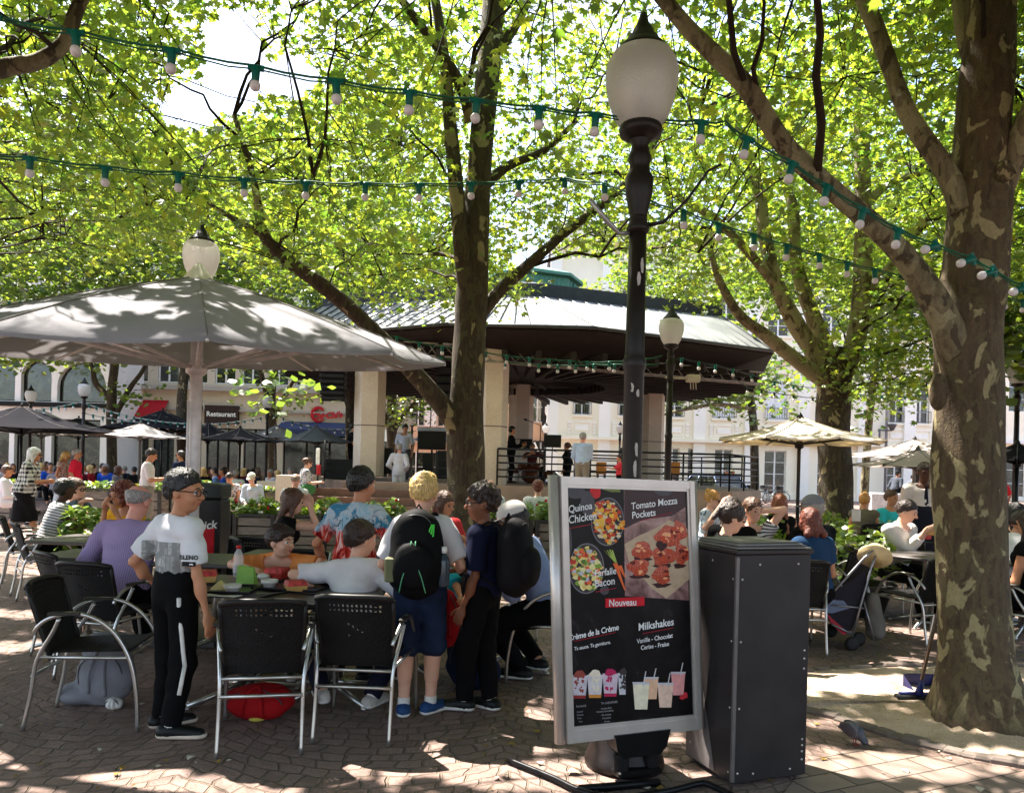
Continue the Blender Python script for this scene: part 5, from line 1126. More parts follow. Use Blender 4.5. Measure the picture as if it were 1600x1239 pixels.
def rotm(yaw=0, pitch=0, roll=0):   # yaw clockwise seen from above (deg), pitch forward/down, roll to the right
    return (Matrix.Rotation(-math.radians(yaw), 3, 'Z') @ Matrix.Rotation(-math.radians(pitch), 3, 'X') @ Matrix.Rotation(math.radians(roll), 3, 'Y'))
class SDF:
    def __init__(s, vox): s.vox = vox; s.pr = []; s.k = .02
    def cap(s, a, b, ra, rb, k=None, cuts=(), sub=False): s.pr.append(('c', np.array(a, float), np.array(b, float), ra, rb, s.k if k is None else k, cuts, sub)); return s
    def ell(s, c, r, R=None, k=None, cuts=(), sub=False):
        R = np.eye(3) if R is None else np.array(R, float); s.pr.append(('e', np.array(c, float), np.array(r, float), R, None, s.k if k is None else k, cuts, sub)); return s
    def mesh(s, noise=None, cut=None):
        lo = np.full(3, 1e9); hi = -lo; bb = []
        for p in s.pr:
            if p[0] == 'c': a = np.minimum(p[1], p[2]) - max(p[3], p[4]); b = np.maximum(p[1], p[2]) + max(p[3], p[4])
            else: r = p[2].max(); a = p[1] - r; b = p[1] + r
            bb.append((a, b))
            if not p[7]: lo = np.minimum(lo, a); hi = np.maximum(hi, b)
        v = s.vox; lo -= 3 * v; hi += 3 * v; n = np.ceil((hi - lo) / v).astype(int) + 1
        ax = [(lo[i] + np.arange(n[i]) * v).astype(np.float32) for i in range(3)]; D = np.full(n, .3, np.float32)
        for p, (a, b) in zip(s.pr, bb):
            k = p[5]; pad = k * 1.2 + 3 * v; i0 = np.maximum(0, ((a - pad - lo) / v).astype(int)); i1 = np.minimum(n, ((b + pad - lo) / v).astype(int) + 2)
            if (i1 <= i0).any(): continue
            X = ax[0][i0[0]:i1[0], None, None]; Y = ax[1][None, i0[1]:i1[1], None]; Z = ax[2][None, None, i0[2]:i1[2]]
            if p[0] == 'c':
                A = p[1]; u = p[2] - A; L2 = max(u @ u, 1e-9); t = np.clip(((X - A[0]) * u[0] + (Y - A[1]) * u[1] + (Z - A[2]) * u[2]) / L2, 0, 1)
                d = np.sqrt((X - A[0] - t * u[0]) ** 2 + (Y - A[1] - t * u[1]) ** 2 + (Z - A[2] - t * u[2]) ** 2) - (p[3] + t * (p[4] - p[3]))
            else:
                c, r, R = p[1], p[2], p[3]; q = [(X - c[0]) * R[0, i] + (Y - c[1]) * R[1, i] + (Z - c[2]) * R[2, i] for i in range(3)]
                k0 = np.sqrt(sum((q[i] / r[i]) ** 2 for i in range(3))); k1 = np.sqrt(sum((q[i] / r[i] ** 2) ** 2 for i in range(3))) + 1e-6; d = k0 * (k0 - 1) / k1
            for (po, pn) in p[6]: d = np.maximum(d, (X - po[0]) * pn[0] + (Y - po[1]) * pn[1] + (Z - po[2]) * pn[2])
            B = D[i0[0]:i1[0], i0[1]:i1[1], i0[2]:i1[2]]
            if p[7]: h = np.maximum(k - np.abs(-d - B), 0) / k; B[...] = np.maximum(B, -d) + h * h * k * .25
            elif k > 0: h = np.maximum(k - np.abs(d - B), 0) / k; B[...] = np.minimum(B, d) - h * h * k * .25
            else: B[...] = np.minimum(B, d)
        X, Y, Z = ax[0][:, None, None], ax[1][None, :, None], ax[2][None, None, :]
        if noise is not None: D += noise(X, Y, Z).astype(np.float32)
        if cut is not None: D = np.maximum(D, cut(X, Y, Z))
        return surfnet(D, lo, v)
def surfnet(D, lo, v):
    S = D < 0; nx, ny, nz = D.shape; cnt = np.zeros((nx - 1, ny - 1, nz - 1), np.int8)
    for i in (0, 1):
        for j in (0, 1):
            for k in (0, 1): cnt += S[i:nx - 1 + i, j:ny - 1 + j, k:nz - 1 + k]
    act = (cnt > 0) & (cnt < 8); idx = np.full(act.shape, -1, np.int64); c = np.argwhere(act); idx[act] = np.arange(len(c))
    if len(c) == 0: return np.zeros((0, 3)), np.zeros((0, 4), int)
    acc = np.zeros((len(c), 3), np.float32); m = np.zeros(len(c), np.float32)
    co = [(i, j, k) for i in (0, 1) for j in (0, 1) for k in (0, 1)]
    for a in range(8):
        for b in range(a + 1, 8):
            A, B = co[a], co[b]
            if sum(abs(A[i] - B[i]) for i in range(3)) != 1: continue
            da = D[c[:, 0] + A[0], c[:, 1] + A[1], c[:, 2] + A[2]]; db = D[c[:, 0] + B[0], c[:, 1] + B[1], c[:, 2] + B[2]]; x = (da < 0) != (db < 0)
            t = np.where(x, da / np.where(x, da - db, 1), 0)[:, None]; pt = np.array(A, np.float32) * (1 - t) + np.array(B, np.float32) * t; acc += np.where(x[:, None], pt, 0); m += x
    V = (c + acc / m[:, None]) * v + lo; F = []
    for ax_ in range(3):
        o = [(ax_ + 1) % 3, (ax_ + 2) % 3]; sl0 = [slice(None)] * 3; sl1 = [slice(None)] * 3; sl0[ax_] = slice(0, -1); sl1[ax_] = slice(1, None)
        x = S[tuple(sl0)] != S[tuple(sl1)]; e = np.argwhere(x); e = e[(e[:, o[0]] > 0) & (e[:, o[1]] > 0) & (e[:, o[0]] < D.shape[o[0]] - 1) & (e[:, o[1]] < D.shape[o[1]] - 1)]
        q = []
        for (du, dv) in ((-1, -1), (0, -1), (0, 0), (-1, 0)): g_ = e.copy(); g_[:, o[0]] += du; g_[:, o[1]] += dv; q.append(idx[g_[:, 0], g_[:, 1], g_[:, 2]])
        q = np.stack(q, 1); flip = ~S[e[:, 0], e[:, 1], e[:, 2]]; q[flip] = q[flip][:, ::-1]; F.append(q[(q >= 0).all(1)])
    return V, np.vstack(F)
def skin(name, col): return mat(name, col, .5, var=.08, scale=6, bump=.1, bscale=120, bdist=.001, Subsurface_Weight=.08, Subsurface_Scale=.02)
SK = {'fair': skin('skin_fair', C(222, 172, 146)), 'tan': skin('skin_tan', C(196, 136, 102)), 'brown': skin('skin_brown', C(132, 84, 60)), 'dark': skin('skin_dark', C(84, 54, 42)), 'pink': skin('skin_pink', C(226, 160, 140))}
def hairm(name, col):
    t = NT(name); co = t.coord(scale=(1, 1, .22)); n = t.noise(co, 130, 3); c = t.ramp(n, [(.3, tuple(v * .5 for v in col)), (.7, tuple(min(1, v * 1.35) for v in col))])
    return t.fin(t.pbsdf(c, .48, 0, t.bump(n, .9, .006)))
HM = {'black': hairm('hair_black', C(28, 22, 20)), 'dbrown': hairm('hair_dark_brown', C(50, 33, 25)), 'brown': hairm('hair_brown', C(92, 60, 42)), 'auburn': hairm('hair_auburn', C(112, 52, 34)), 'red': hairm('hair_red', C(142, 76, 46)),
      'blond': hairm('hair_blond', C(220, 180, 112)), 'gold': hairm('hair_gold', C(196, 142, 74)), 'grey': hairm('hair_grey', C(160, 152, 146)), 'white': hairm('hair_white', C(226, 222, 218)), 'bald': hairm('hair_stubble', C(150, 128, 116))}
CL = {}
def cloth(name, col, kind='plain', col2=None, rough=.85, z0=.8, z1=1.2):
    if name in CL: return CL[name]
    t = NT(name); co = t.coord(); x, y, z = t.xyz(co); n = t.noise(co, 5, 4); w = t.noise(co, 260, 2)
    c = t.ramp(n, [(.3, tuple(v * .86 for v in col)), (.7, tuple(min(1, v * 1.08) for v in col))])
    if kind == 'stripe': s = t.math('GREATER_THAN', t.math('SINE', t.math('MULTIPLY', t.math('ADD', z, t.math('MULTIPLY', y, .25)), 2 * math.pi / .032)), .25); c = t.mix(s, c, col2)
    if kind == 'vstripe': s = t.math('GREATER_THAN', t.math('SINE', t.math('MULTIPLY', x, 2 * math.pi / .014)), .1); c = t.mix(s, c, col2)
    if kind == 'check':
        k = .075; a = t.math('GREATER_THAN', t.math('SINE', t.math('MULTIPLY', z, 2 * math.pi / k)), 0); b = t.math('GREATER_THAN', t.math('SINE', t.math('MULTIPLY', t.math('ADD', x, y), 2 * math.pi / k)), 0); c = t.mix(t.math('MULTIPLY', t.math('ADD', a, b), .5), c, col2)
    if kind == 'floral': c = t.mix(t.ramp(t.noise(co, 26, 2), [(.55, (0, 0, 0)), (.58, (1, 1, 1))]), c, col2)
    if kind == 'city':   # grey skyline print across the back, black below
        cell = t.n('ShaderNodeTexBrick'); v = t.comb(t.math('ADD', x, y), z); t.l(v, cell.inputs['Vector']); cell.inputs['Scale'].default_value = 1; cell.inputs['Brick Width'].default_value = .035; cell.inputs['Row Height'].default_value = .09; cell.inputs['Mortar Size'].default_value = .003; cell.inputs['Color1'].default_value = (*C(20, 20, 20), 1); cell.inputs['Color2'].default_value = (*C(180, 180, 176), 1); cell.offset = .37
        p = t.mix(t.ramp(t.noise(co, 30, 4), [(.42, (0, 0, 0)), (.55, (1, 1, 1))]), C(34, 34, 34), cell.outputs['Color']); p = t.mix(t.math('MULTIPLY', t.ramp(z, [(.0, (0, 0, 0)), (1, (1, 1, 1))]), 0.35), p, C(220, 220, 216))
        wob = t.math('MULTIPLY', t.math('SUBTRACT', t.noise(co, 28, 2), .5), .05); zz = t.math('ADD', z, wob); m1 = t.math('LESS_THAN', z, z1); m0 = t.math('LESS_THAN', zz, z0); ax = t.math('LESS_THAN', t.math('ABSOLUTE', t.math('ADD', x, .01)), .135)
        c = t.mix(t.math('MULTIPLY', m1, ax), c, p); c = t.mix(m0, c, C(16, 16, 18))
    if kind == 'tiedye':
        zz = t.math('DIVIDE', t.math('SUBTRACT', z, z0), z1 - z0); b = t.ramp(t.noise(co, 7, 4, .6, 1), [(.40, C(66, 128, 158)), (.5, C(196, 200, 206)), (.6, C(150, 186, 204))]); r = t.ramp(t.noise(t.coord(scale=(1, 1, .35)), 16, 4, .6, 1.5), [(.38, C(120, 16, 20)), (.5, C(206, 60, 44)), (.62, C(232, 186, 176))])
        edge = t.math('ADD', zz, t.math('MULTIPLY', t.math('SUBTRACT', t.noise(co, 9, 3), .5), .7)); c = t.mix(t.ramp(edge, [(.47, (0, 0, 0)), (.55, (1, 1, 1))]), r, b)
        palm = t.ramp(t.noise(t.coord(scale=(1.4, 1, .7)), 20, 2, .5, 2.5), [(.60, (0, 0, 0)), (.63, (1, 1, 1))]); band = t.ramp(zz, [(.35, (0, 0, 0)), (.45, (1, 1, 1)), (.68, (1, 1, 1)), (.75, (0, 0, 0))]); c = t.mix(t.math('MULTIPLY', palm, band), c, C(30, 70, 84))
    if kind == 'denim': c = t.mix(t.ramp(n, [(.35, (0, 0, 0)), (.7, (1, 1, 1))]), tuple(v * .7 for v in col), tuple(min(1, v * 1.7) for v in col))
    CL[name] = t.fin(t.pbsdf(c, rough, 0, t.bump(w, .25, .0015), Specular_IOR_Level=.12)); return CL[name]
def wrinkle(amp, seed, vox):
    r = np.random.default_rng(seed)
    ks = [(r.normal(0, 1, 3), r.uniform(26, 60), r.uniform(0, 6.28)) for _ in range(5)]
    def f(X, Y, Z):
        o = 0
        for k, s, p in ks: k = k / np.linalg.norm(k); o = o + 1.0 - 2 * np.abs(np.sin(((k[0] * X + k[1] * Y + k[2] * Z * 1.3) * s + p + 1.5 * np.sin(Z * 11 + p) + np.sin(X * 13 + p)) * .5))
        return o / 5 * amp * 1.7
    return f
def ik(a, t, l1, l2, pole):
    a, t = np.array(a, float), np.array(t, float); d = t - a; L = np.linalg.norm(d); Lm = min(L, (l1 + l2) * .995); u = d / (L + 1e-9); t = a + u * Lm
    c = (l1 * l1 + Lm * Lm - l2 * l2) / (2 * Lm); h = math.sqrt(max(l1 * l1 - c * c, 0)); p = np.array(pole, float); p = p - u * (p @ u); p /= np.linalg.norm(p) + 1e-9
    return a + u * c + p * h, t
M_EYEW = mat('eye_white', C(232, 226, 220), .25, bump=0); M_IRIS = mat('eye_dark', C(34, 22, 18), .2, bump=0); M_LENS = mat('dark_lens', C(26, 24, 26), .1, bump=0); M_SOLE = mat('sole_white', C(226, 222, 216), .6, bump=0)
M_LIP = mat('lip_tone', C(176, 92, 84), .5, bump=0)
NP = [0]
def person(label, x, y, yaw, H=1.7, pose='stand', z=0., skin='fair', hair='dbrown', style='short', top=None, sleeve=.45, hem=.0, bottom=None, bot='trousers', shoes=None, sole=None,
           lean=0., roll=0., head=None, lh=None, rh=None, lf=None, rf=None, lelb=None, relb=None, vox=.0075, q=2, glasses=None, cap=None, backpack=None, female=False, kid=False, seat=.45, build=1.0, group='people on the square', loose=1.0, knees=None, scarf=None, tw=0):
    """q: 2 foreground detail, 1 middle, 0 far"""
    NP[0] += 1; seed = NP[0]; s = H; bw = build * (.92 if kid else 1); head = (0, 0, 0) if head is None else (head[0] - yaw, *head[1:])
    root = empty('person', (x, y, z), -math.radians(yaw), label, 'person', group)
    A = lambda *v: np.array(v, float)
    sit = pose == 'sit'
    hipz = (seat - .02 + .05 * s) if sit else .532 * s
    Pz = A(0, 0, hipz); Rt = np.array(rotm(tw, lean, roll)); up = Rt @ A(0, 0, 1); fw = Rt @ A(0, 1, 0); rt = Rt @ A(1, 0, 0)
    spine = lambda h, f=0., r=0.: Pz + up * h * s + fw * f * s + rt * r * s
    tl = (.288 if not sit else .285) if not kid else .276; neck = spine(tl); shw = (.108 if not female else .096) * bw * (1 if not kid else .94)
    shd = {k: spine(tl - .028, 0, sg * shw) for k, sg in (('l', -1), ('r', 1))}
    hh = s * (.134 if not kid else .15); Rh = np.array(rotm(*head)); hc = neck + up * (.035 * s) + np.array(Rh @ A(0, .1 * hh, .53 * hh)) 
    HP = lambda a, b, c: hc + Rh @ (A(a, b, c) * hh)
    hipw = (.052 if not female else .056) * s; hip = {k: Pz + A(sg * hipw, 0, -.01 * s) for k, sg in (('l', -1), ('r', 1))}
    tl1, tl2 = .245 * s, .235 * s; ank = {}; kne = {}; toe = {}
    for k, sg, ft in (('l', -1, lf), ('r', 1, rf)):
        if ft is None: ft = (sg * .065 * s, -.01 * s, 0, sg * 12) if not sit else (sg * .09 * s, .27 * s, 0, sg * 8)
        fx, fy, fz, fa = ft; an = A(fx, fy, fz + .045 * s); pol = (sg * .12, 1, .15) if not sit else (sg * .35, .6, 1.0)
        kne[k], ank[k] = ik(hip[k], an, tl1, tl2, pol); toe[k] = ank[k] + A(math.sin(math.radians(fa)) * .105 * s, math.cos(math.radians(fa)) * .105 * s, -.028 * s)
        if not sit or ft[2] == 0: toe[k][2] = max(toe[k][2], .014)
    al1, al2 = .172 * s, .15 * s; elb = {}; wri = {}
    def loc(t_):   # ('w', Vector) world point to local
        if isinstance(t_, tuple) and len(t_) == 2 and t_[0] == 'w': w_ = t_[1]; c_, s_ = math.cos(math.radians(yaw)), math.sin(math.radians(yaw)); dx, dy = w_.x - x, w_.y - y; return (c_ * dx - s_ * dy, s_ * dx + c_ * dy, w_.z - z)
        return t_
    for k, sg, tg, eb in (('l', -1, lh, lelb), ('r', 1, rh, relb)):
        if tg is None: tg = shd[k] + A(sg * .05 * s, .03 * s, -.30 * s) if not sit else A(sg * .09 * s, .16 * s, hipz + .06)
        elb[k], wri[k] = ik(shd[k], loc(tg), al1, al2, eb if eb is not None else (sg * .5, -1, -.4))
    B = SDF(vox); B.k = .022 * s / 1.6
    B.ell(Pz + up * .01 * s, A(.092 * (1.08 if female else 1) * bw, .066 * bw, .07) * s, Rt); B.ell(spine(.1), A((.072 if female else .078) * bw, .056 * bw, .09) * s, Rt, k=.05); B.ell(spine(.2, .004), A((.086 if female else .094) * bw, .06 * bw, .1) * s, Rt, k=.05)
    B.cap(shd['l'] * .75 + spine(tl - .02) * .25, shd['r'] * .75 + spine(tl - .02) * .25, .034 * s, .034 * s, k=.05); B.cap(spine(tl - .03, -.005), neck + (hc - neck) * .42, .036 * s * (.82 if female or kid else 1), .031 * s * (.84 if female or kid else 1), k=.03)
    if female: [B.ell(spine(.205, .05, sg * .042), A(.036, .032, .036) * s, Rt, k=.03) for sg in (-1, 1)]
    B.ell(HP(0, -.06, .13), A(.345, .43, .37) * hh, Rh, k=.02); B.ell(HP(0, .1, -.13), A(.275, .31, .37) * hh, Rh, k=.03); B.ell(HP(0, .22, -.39), A(.13, .13, .1) * hh, Rh, k=.03)
    if q >= 1:
        B.cap(HP(0, .385, .03), HP(0, .49, -.12), .032 * hh, .062 * hh, k=.012); B.ell(HP(0, .36, .1), A(.25, .06, .05) * hh, Rh, k=.02)
        for sg in (-1, 1):
            B.ell(HP(sg * .335, -.03, -.06), A(.04, .1, .14) * hh, Rh, k=.008)
            if q == 2: B.ell(HP(sg * .14, .43, -.0), A(.085, .06, .05) * hh, Rh, k=.012, sub=True); B.ell(HP(sg * .17, .29, -.17), A(.1, .1, .09) * hh, Rh, k=.03)
        if q == 2: B.ell(HP(0, .385, -.255), A(.1, .05, .025) * hh, Rh, k=.008); B.ell(HP(0, .375, -.3), A(.085, .05, .025) * hh, Rh, k=.008); B.ell(HP(0, .45, -.278), A(.12, .05, .008) * hh, Rh, k=.006, sub=True)
    for k, sg in (('l', -1), ('r', 1)):
        ar = bw * (.88 if female or kid else 1)
        B.cap(shd[k], elb[k], .031 * s * ar, .023 * s * ar); B.cap(elb[k], wri[k], .0235 * s * ar, .0155 * s * ar); B.ell(elb[k] * .66 + wri[k] * .34, A(.026, .026, .05) * s * ar, None, k=.03) if q == 2 else None
        B.cap(hip[k], kne[k], .054 * s * bw, .034 * s, k=.03); B.cap(kne[k], ank[k], .033 * s, .021 * s)
        cf = kne[k] * .68 + ank[k] * .32; dv = (ank[k] - kne[k]); dv /= np.linalg.norm(dv); back = A(0, -1, 0) - dv * (-dv[1]); B.cap(kne[k] * .8 + ank[k] * .2 + back * .01 * s, kne[k] * .5 + ank[k] * .5 + back * .008 * s, .031 * s, .026 * s, k=.03)
        B.cap(ank[k] + A(0, 0, -.018 * s), toe[k], .022 * s, .016 * s)
        fd = wri[k] - elb[k]; fd /= np.linalg.norm(fd); sd = np.cross(fd, A(0, 0, 1)); 
        if np.linalg.norm(sd) < .35: sd = A(0, 1, 0) - fd * fd[1]
        sd /= np.linalg.norm(sd); nm = np.cross(sd, fd); pl = .052 * s
        if abs(fd[2]) > .7: nm_in = A(-sg, 0, 0) - fd * (-sg * fd[0]); nm_in /= np.linalg.norm(nm_in); nm = nm_in; sd = np.cross(fd, nm); sd = sd if sd[1] > 0 else -sd
        elif nm[2] > 0: nm = -nm
        pc = wri[k] + fd * pl * .55
        if q == 0: B.cap(wri[k], wri[k] + fd * .07 * s, .017 * s, .015 * s)
        else:
            Rp = np.stack([sd, fd, nm], 1); B.ell(pc, A(.024, .034, .0125) * s, Rp, k=.012)
            if q == 1: B.cap(pc + fd * .02 * s, pc + fd * .055 * s + nm * .012 * s, .016 * s, .01 * s)
            else:
                for i, (o_, ln) in enumerate(((-.018, .036), (-.006, .042), (.006, .039), (.0175, .031))):
                    p0 = wri[k] + fd * .05 * s + sd * (-o_) * s; p1 = p0 + (fd * .93 + nm * .36) * ln * .55 * s; p2 = p1 + (fd * .75 + nm * .66) * ln * .5 * s
                    B.cap(p0, p1, .0062 * s, .0056 * s, k=.003); B.cap(p1, p2, .0056 * s, .0046 * s, k=.003)
                tsd = sd; p0 = wri[k] + fd * .018 * s + tsd * .018 * s; p1 = p0 + (fd * .7 + tsd * .6 + nm * .3) * .03 * s; B.cap(p0, p1, .0085 * s, .0068 * s, k=.006); B.cap(p1, p1 + (fd * .9 + tsd * .25 + nm * .3) * .022 * s, .0066 * s, .0052 * s, k=.003)
    V, F = B.mesh(); bo = link('body', npmesh('body', V, F, SK[skin]), root)
    if top is not None:
        T = SDF(vox * 1.05); T.k = .03; e = .011 * loose
        hemh = hem; T.ell(Pz + up * .02 * s, A(.094 * bw * (1.05 if female else 1), .07 * bw, .085) * s + e * 1.6, Rt); T.ell(spine(.1), A(.082 * bw, .062 * bw, .1) * s + e * 1.2, Rt, k=.06); T.ell(spine(.2, .003), A(.094 * bw, .062 * bw, .1) * s + e * 1.1, Rt, k=.06)
        if female: [T.ell(spine(.205, .05, sg * .042), A(.036, .033, .036) * s + e, Rt, k=.04) for sg in (-1, 1)]
        T.cap(shd['l'] * .8 + spine(tl - .02) * .2, shd['r'] * .8 + spine(tl - .02) * .2, .034 * s + e, .034 * s + e, k=.06)
        T.cap(spine(tl - .03, -.005), neck + up * .012 * s, .04 * s, .034 * s, k=.02)
        if hem < -.02: T.cap(Pz, Pz - A(0, 0, -hem * s - .03), .075 * s * bw, .085 * s * bw, k=.08)
        for k in 'lr':
            if sleeve <= 0: continue
            ae = e * 1.35; d1 = elb[k] - shd[k]; L1 = np.linalg.norm(d1); u = d1 / L1
            if sleeve < 1: E = shd[k] + u * L1 * sleeve; T.cap(shd[k], E + u * .05, .033 * s + ae, .031 * s + ae, cuts=((E, u),), k=.03)
            else:
                T.cap(shd[k], elb[k], .033 * s + ae, .026 * s + ae); d2 = wri[k] - elb[k]; L2 = np.linalg.norm(d2); u2 = d2 / L2; E = elb[k] + u2 * L2 * min(.97, sleeve - 1); T.cap(elb[k], E + u2 * .04, .026 * s + ae, .019 * s + ae, cuts=((E, u2),))
        hp = Pz + up * (hemh * s - .03 * s); nk = neck + up * .004 * s + fw * .0
        nn = up * .86 + fw * .5; nn /= np.linalg.norm(nn); hn = -up
        def cut(X, Y, Z):
            a = (X - hp[0]) * hn[0] + (Y - hp[1]) * hn[1] + (Z - hp[2]) * hn[2]; r2 = (X - neck[0]) ** 2 + (Y - neck[1]) ** 2 + (Z - neck[2]) ** 2; b = (X - nk[0]) * nn[0] + (Y - nk[1]) * nn[1] + (Z - nk[2]) * nn[2] - .002
            b = np.where(r2 < (.07 * s) ** 2, b, -1.); return np.maximum(a, b) if True else a
        if hem <= -.02 or sit:
            lim = (min(kne['l'][2], kne['r'][2]) - .02 if sit else Pz[2] + hem * s); hp = A(0, 0, max(lim, Pz[2] + hem * s - (.0 if sit else 0))); hn = A(0, 0, -1)
            if sit: hp = A(0, 0, Pz[2] - .055 * s)
        V, F = T.mesh(wrinkle(.0045 * (1 + .5 * (q == 2)), seed, vox), cut)
        if len(V): link('shirt', npmesh('shirt', V, F, top), root)
    if bottom is not None:
        T = SDF(vox * 1.05); T.k = .03; e = .012; T.ell(Pz + up * .01 * s, A(.094 * bw * (1.06 if female else 1), .07 * bw, .075) * s + e, Rt)
        frac = {'trousers': 2.0, 'shorts': .95, 'bermuda': 1.05, 'skirt': .8, 'longskirt': 1.3, 'cropped': 1.7}[bot]; cuts_ = []
        if 'skirt' in bot and not sit: T.cap(Pz, Pz * (1, 1, 0) + A(0, 0, max(.06, Pz[2] - frac * tl1 * 1.02)), .085 * s, .12 * s, k=.06)
        for k in 'lr':
            wd = 1.0 if bot == 'trousers' else 1.18
            if frac <= 1: u = (kne[k] - hip[k]); L1 = np.linalg.norm(u); u /= L1; E = hip[k] + u * L1 * frac; T.cap(hip[k], E + u * .05, .056 * s * bw + e, .043 * s * wd + e, cuts=((E, u),))
            else:
                T.cap(hip[k], kne[k], .056 * s * bw + e, .037 * s * wd + e); u = ank[k] - kne[k]; L2 = np.linalg.norm(u); u /= L2; E = kne[k] + u * L2 * min(.97, frac - 1); T.cap(kne[k], E + u * .04, .037 * s * wd + e, (.026 * s if bot == 'trousers' else .04 * s) + e, cuts=((E, u),))
        wp = Pz + up * .075 * s
        V, F = T.mesh(wrinkle(.005, seed + 50, vox), (lambda X, Y, Z: (X - wp[0]) * up[0] + (Y - wp[1]) * up[1] + (Z - wp[2]) * up[2]) if not ('skirt' in bot and not sit) else (lambda X, Y, Z: np.maximum((Z - wp[2]), (Pz[2] - frac * tl1 - Z)) + 0 * X + 0 * Y))
        nm_ = 'skirt' if 'skirt' in bot else ('shorts' if bot in ('shorts', 'bermuda') else 'trousers'); link(nm_, npmesh(nm_, V, F, bottom), root)
    if shoes is not None:
        for k in 'lr':
            T = SDF(max(vox, .006)); T.k = .02; a = ank[k]; t_ = toe[k]; dv = t_ - a; dv[2] = 0; dv /= np.linalg.norm(dv) + 1e-9; zb = max(0., min(a[2] - .05 * s, t_[2] - .014)) if q else max(0, t_[2] - .02)
            heel = a - dv * .022 * s; heel[2] = t_[2] + .012; T.cap(heel, t_, .026 * s, .022 * s); T.cap(a + A(0, 0, -.02 * s), heel, .027 * s, .026 * s); T.cap(a + A(0, 0, -.012 * s), t_ - dv * .03 * s + A(0, 0, .008), .025 * s, .02 * s)
            zc_ = t_[2] - .008; V, F = T.mesh(None, lambda X, Y, Z: np.maximum(zc_ - Z, Z - (a[2] + .012 * s)) + 0 * X + 0 * Y)
            if len(V) == 0: continue
            sh = link('shoe', npmesh('shoe', V, F, shoes), root)
            if q:
                T = SDF(max(vox, .006)); T.cap(heel, t_, .031 * s, .029 * s); V, F = T.mesh(None, lambda X, Y, Z: np.maximum((t_[2] - .02) - Z, Z - (t_[2] + .002)) + 0 * X + 0 * Y)
                if len(V): link('sole', npmesh('sole', V, F, sole or M_SOLE), sh)
                if shoes is not None and bot in ('trousers', 'shorts', 'bermuda') and q == 2: m = MB(); m.tube([tuple(a + A(0, 0, -.01 * s)), tuple(a + (kne[k] - a) * .13)], .0255 * s, 12); m.build('sock', M_SOLE, sh)
    if style != 'none':
        T = SDF(vox * .8 if q == 2 else vox * .9); T.k = .01; g_ = .045 if style not in ('bald',) else .012
        if style in ('bald',): g_ = .012
        T.ell(HP(0, -.075, .14), A(.345 + g_, .44 + g_, .385 + g_ * 1.3) * hh, Rh); amp = .0022; fq = 300
        if style in ('short', 'quiff', 'mid', 'curly'): T.ell(HP(0, -.2, .0), A(.33, .33, .34) * hh, Rh, k=.02)
        if style == 'quiff': T.ell(HP(0, .16, .42), A(.27, .26, .16) * hh, Rh, k=.03)
        if style == 'fringe': T.ell(HP(0, .22, .3), A(.31, .22, .16) * hh, Rh, k=.02); T.ell(HP(0, -.1, .1), A(.4, .42, .4) * hh, Rh)
        if style == 'curly': T.ell(HP(0, -.05, .28), A(.4, .44, .34) * hh, Rh, k=.02); amp = .008; fq = 150
        if style == 'bigcurly': T.ell(HP(0, -.15, .0), A(.56, .55, .6) * hh, Rh, k=.02); amp = .012; fq = 110
        if style in ('bob', 'long', 'verylong'):
            T.ell(HP(0, -.12, -.05), A(.42, .4, .5) * hh, Rh, k=.02); ln = {'bob': .35, 'long': 1.0, 'verylong': 1.7}[style]
            for sg in (-1, 0, 1): b_ = HP(sg * .22, -.3, -.3); T.cap(b_, b_ - up * ln * hh * .8 - fw * (.05 + .1 * ln) * hh + rt * sg * .03, .14 * hh, (.16 if ln < .5 else .1) * hh, k=.03)
            for sg in (-1, 1): b_ = HP(sg * .33, .02, -.1); T.cap(b_, b_ - up * ln * hh * .6 + fw * .05 * hh, .09 * hh, .08 * hh, k=.03)
        if style in ('bun', 'updo'): T.ell(HP(0, -.38, .42) if style == 'bun' else HP(0, -.5, .1), A(.2, .2, .19) * hh, Rh, k=.01)
        if style == 'ponytail': b_ = HP(0, -.5, .15); T.cap(b_, b_ - A(0, 0, .8 * hh) - (Rh @ A(0, 1, 0)) * .12, .1 * hh, .05 * hh, k=.02)
        T.ell(HP(0, .48 if style != 'fringe' else .52, -.2), A(.33, .36, .47 if style not in ('fringe',) else .42) * hh, Rh, k=.006, sub=True)
        fw_h = Rh @ A(0, 1, 0); up_h = Rh @ A(0, 0, 1)
        zcut = {'short': -.22, 'quiff': -.2, 'curly': -.3, 'fringe': -.22, 'bald': -.12, 'updo': -.35, 'bun': -.35, 'mid': -.38, 'ponytail': -.3}.get(style, -9)
        def cutf(X, Y, Z):
            h_ = ((X - hc[0]) * up_h[0] + (Y - hc[1]) * up_h[1] + (Z - hc[2]) * up_h[2]) / hh; f_ = ((X - hc[0]) * fw_h[0] + (Y - hc[1]) * fw_h[1] + (Z - hc[2]) * fw_h[2]) / hh
            o = zcut - h_ + 0 * f_; o2 = f_ * 0 - 1
            if style in ('short', 'quiff', 'curly', 'bald', 'fringe'):
                fr = {'fringe': .12, 'curly': .2}.get(style, .27); o = (zcut - .06 + np.clip((f_ + .42) / .8, 0, 1) ** 1.2 * (fr - zcut + .06)) - h_ + .03 * np.sin(X * 230) * np.sin(Z * 200 + Y * 240)
            elif style == 'mid': o2 = np.minimum(f_ + .02, .12 - h_)
            if style == 'bald': o = np.maximum(o, h_ - .3)
            return np.maximum(o, o2) * hh
        r_ = np.random.default_rng(seed)
        ph_ = r_.uniform(0, 6, 4)
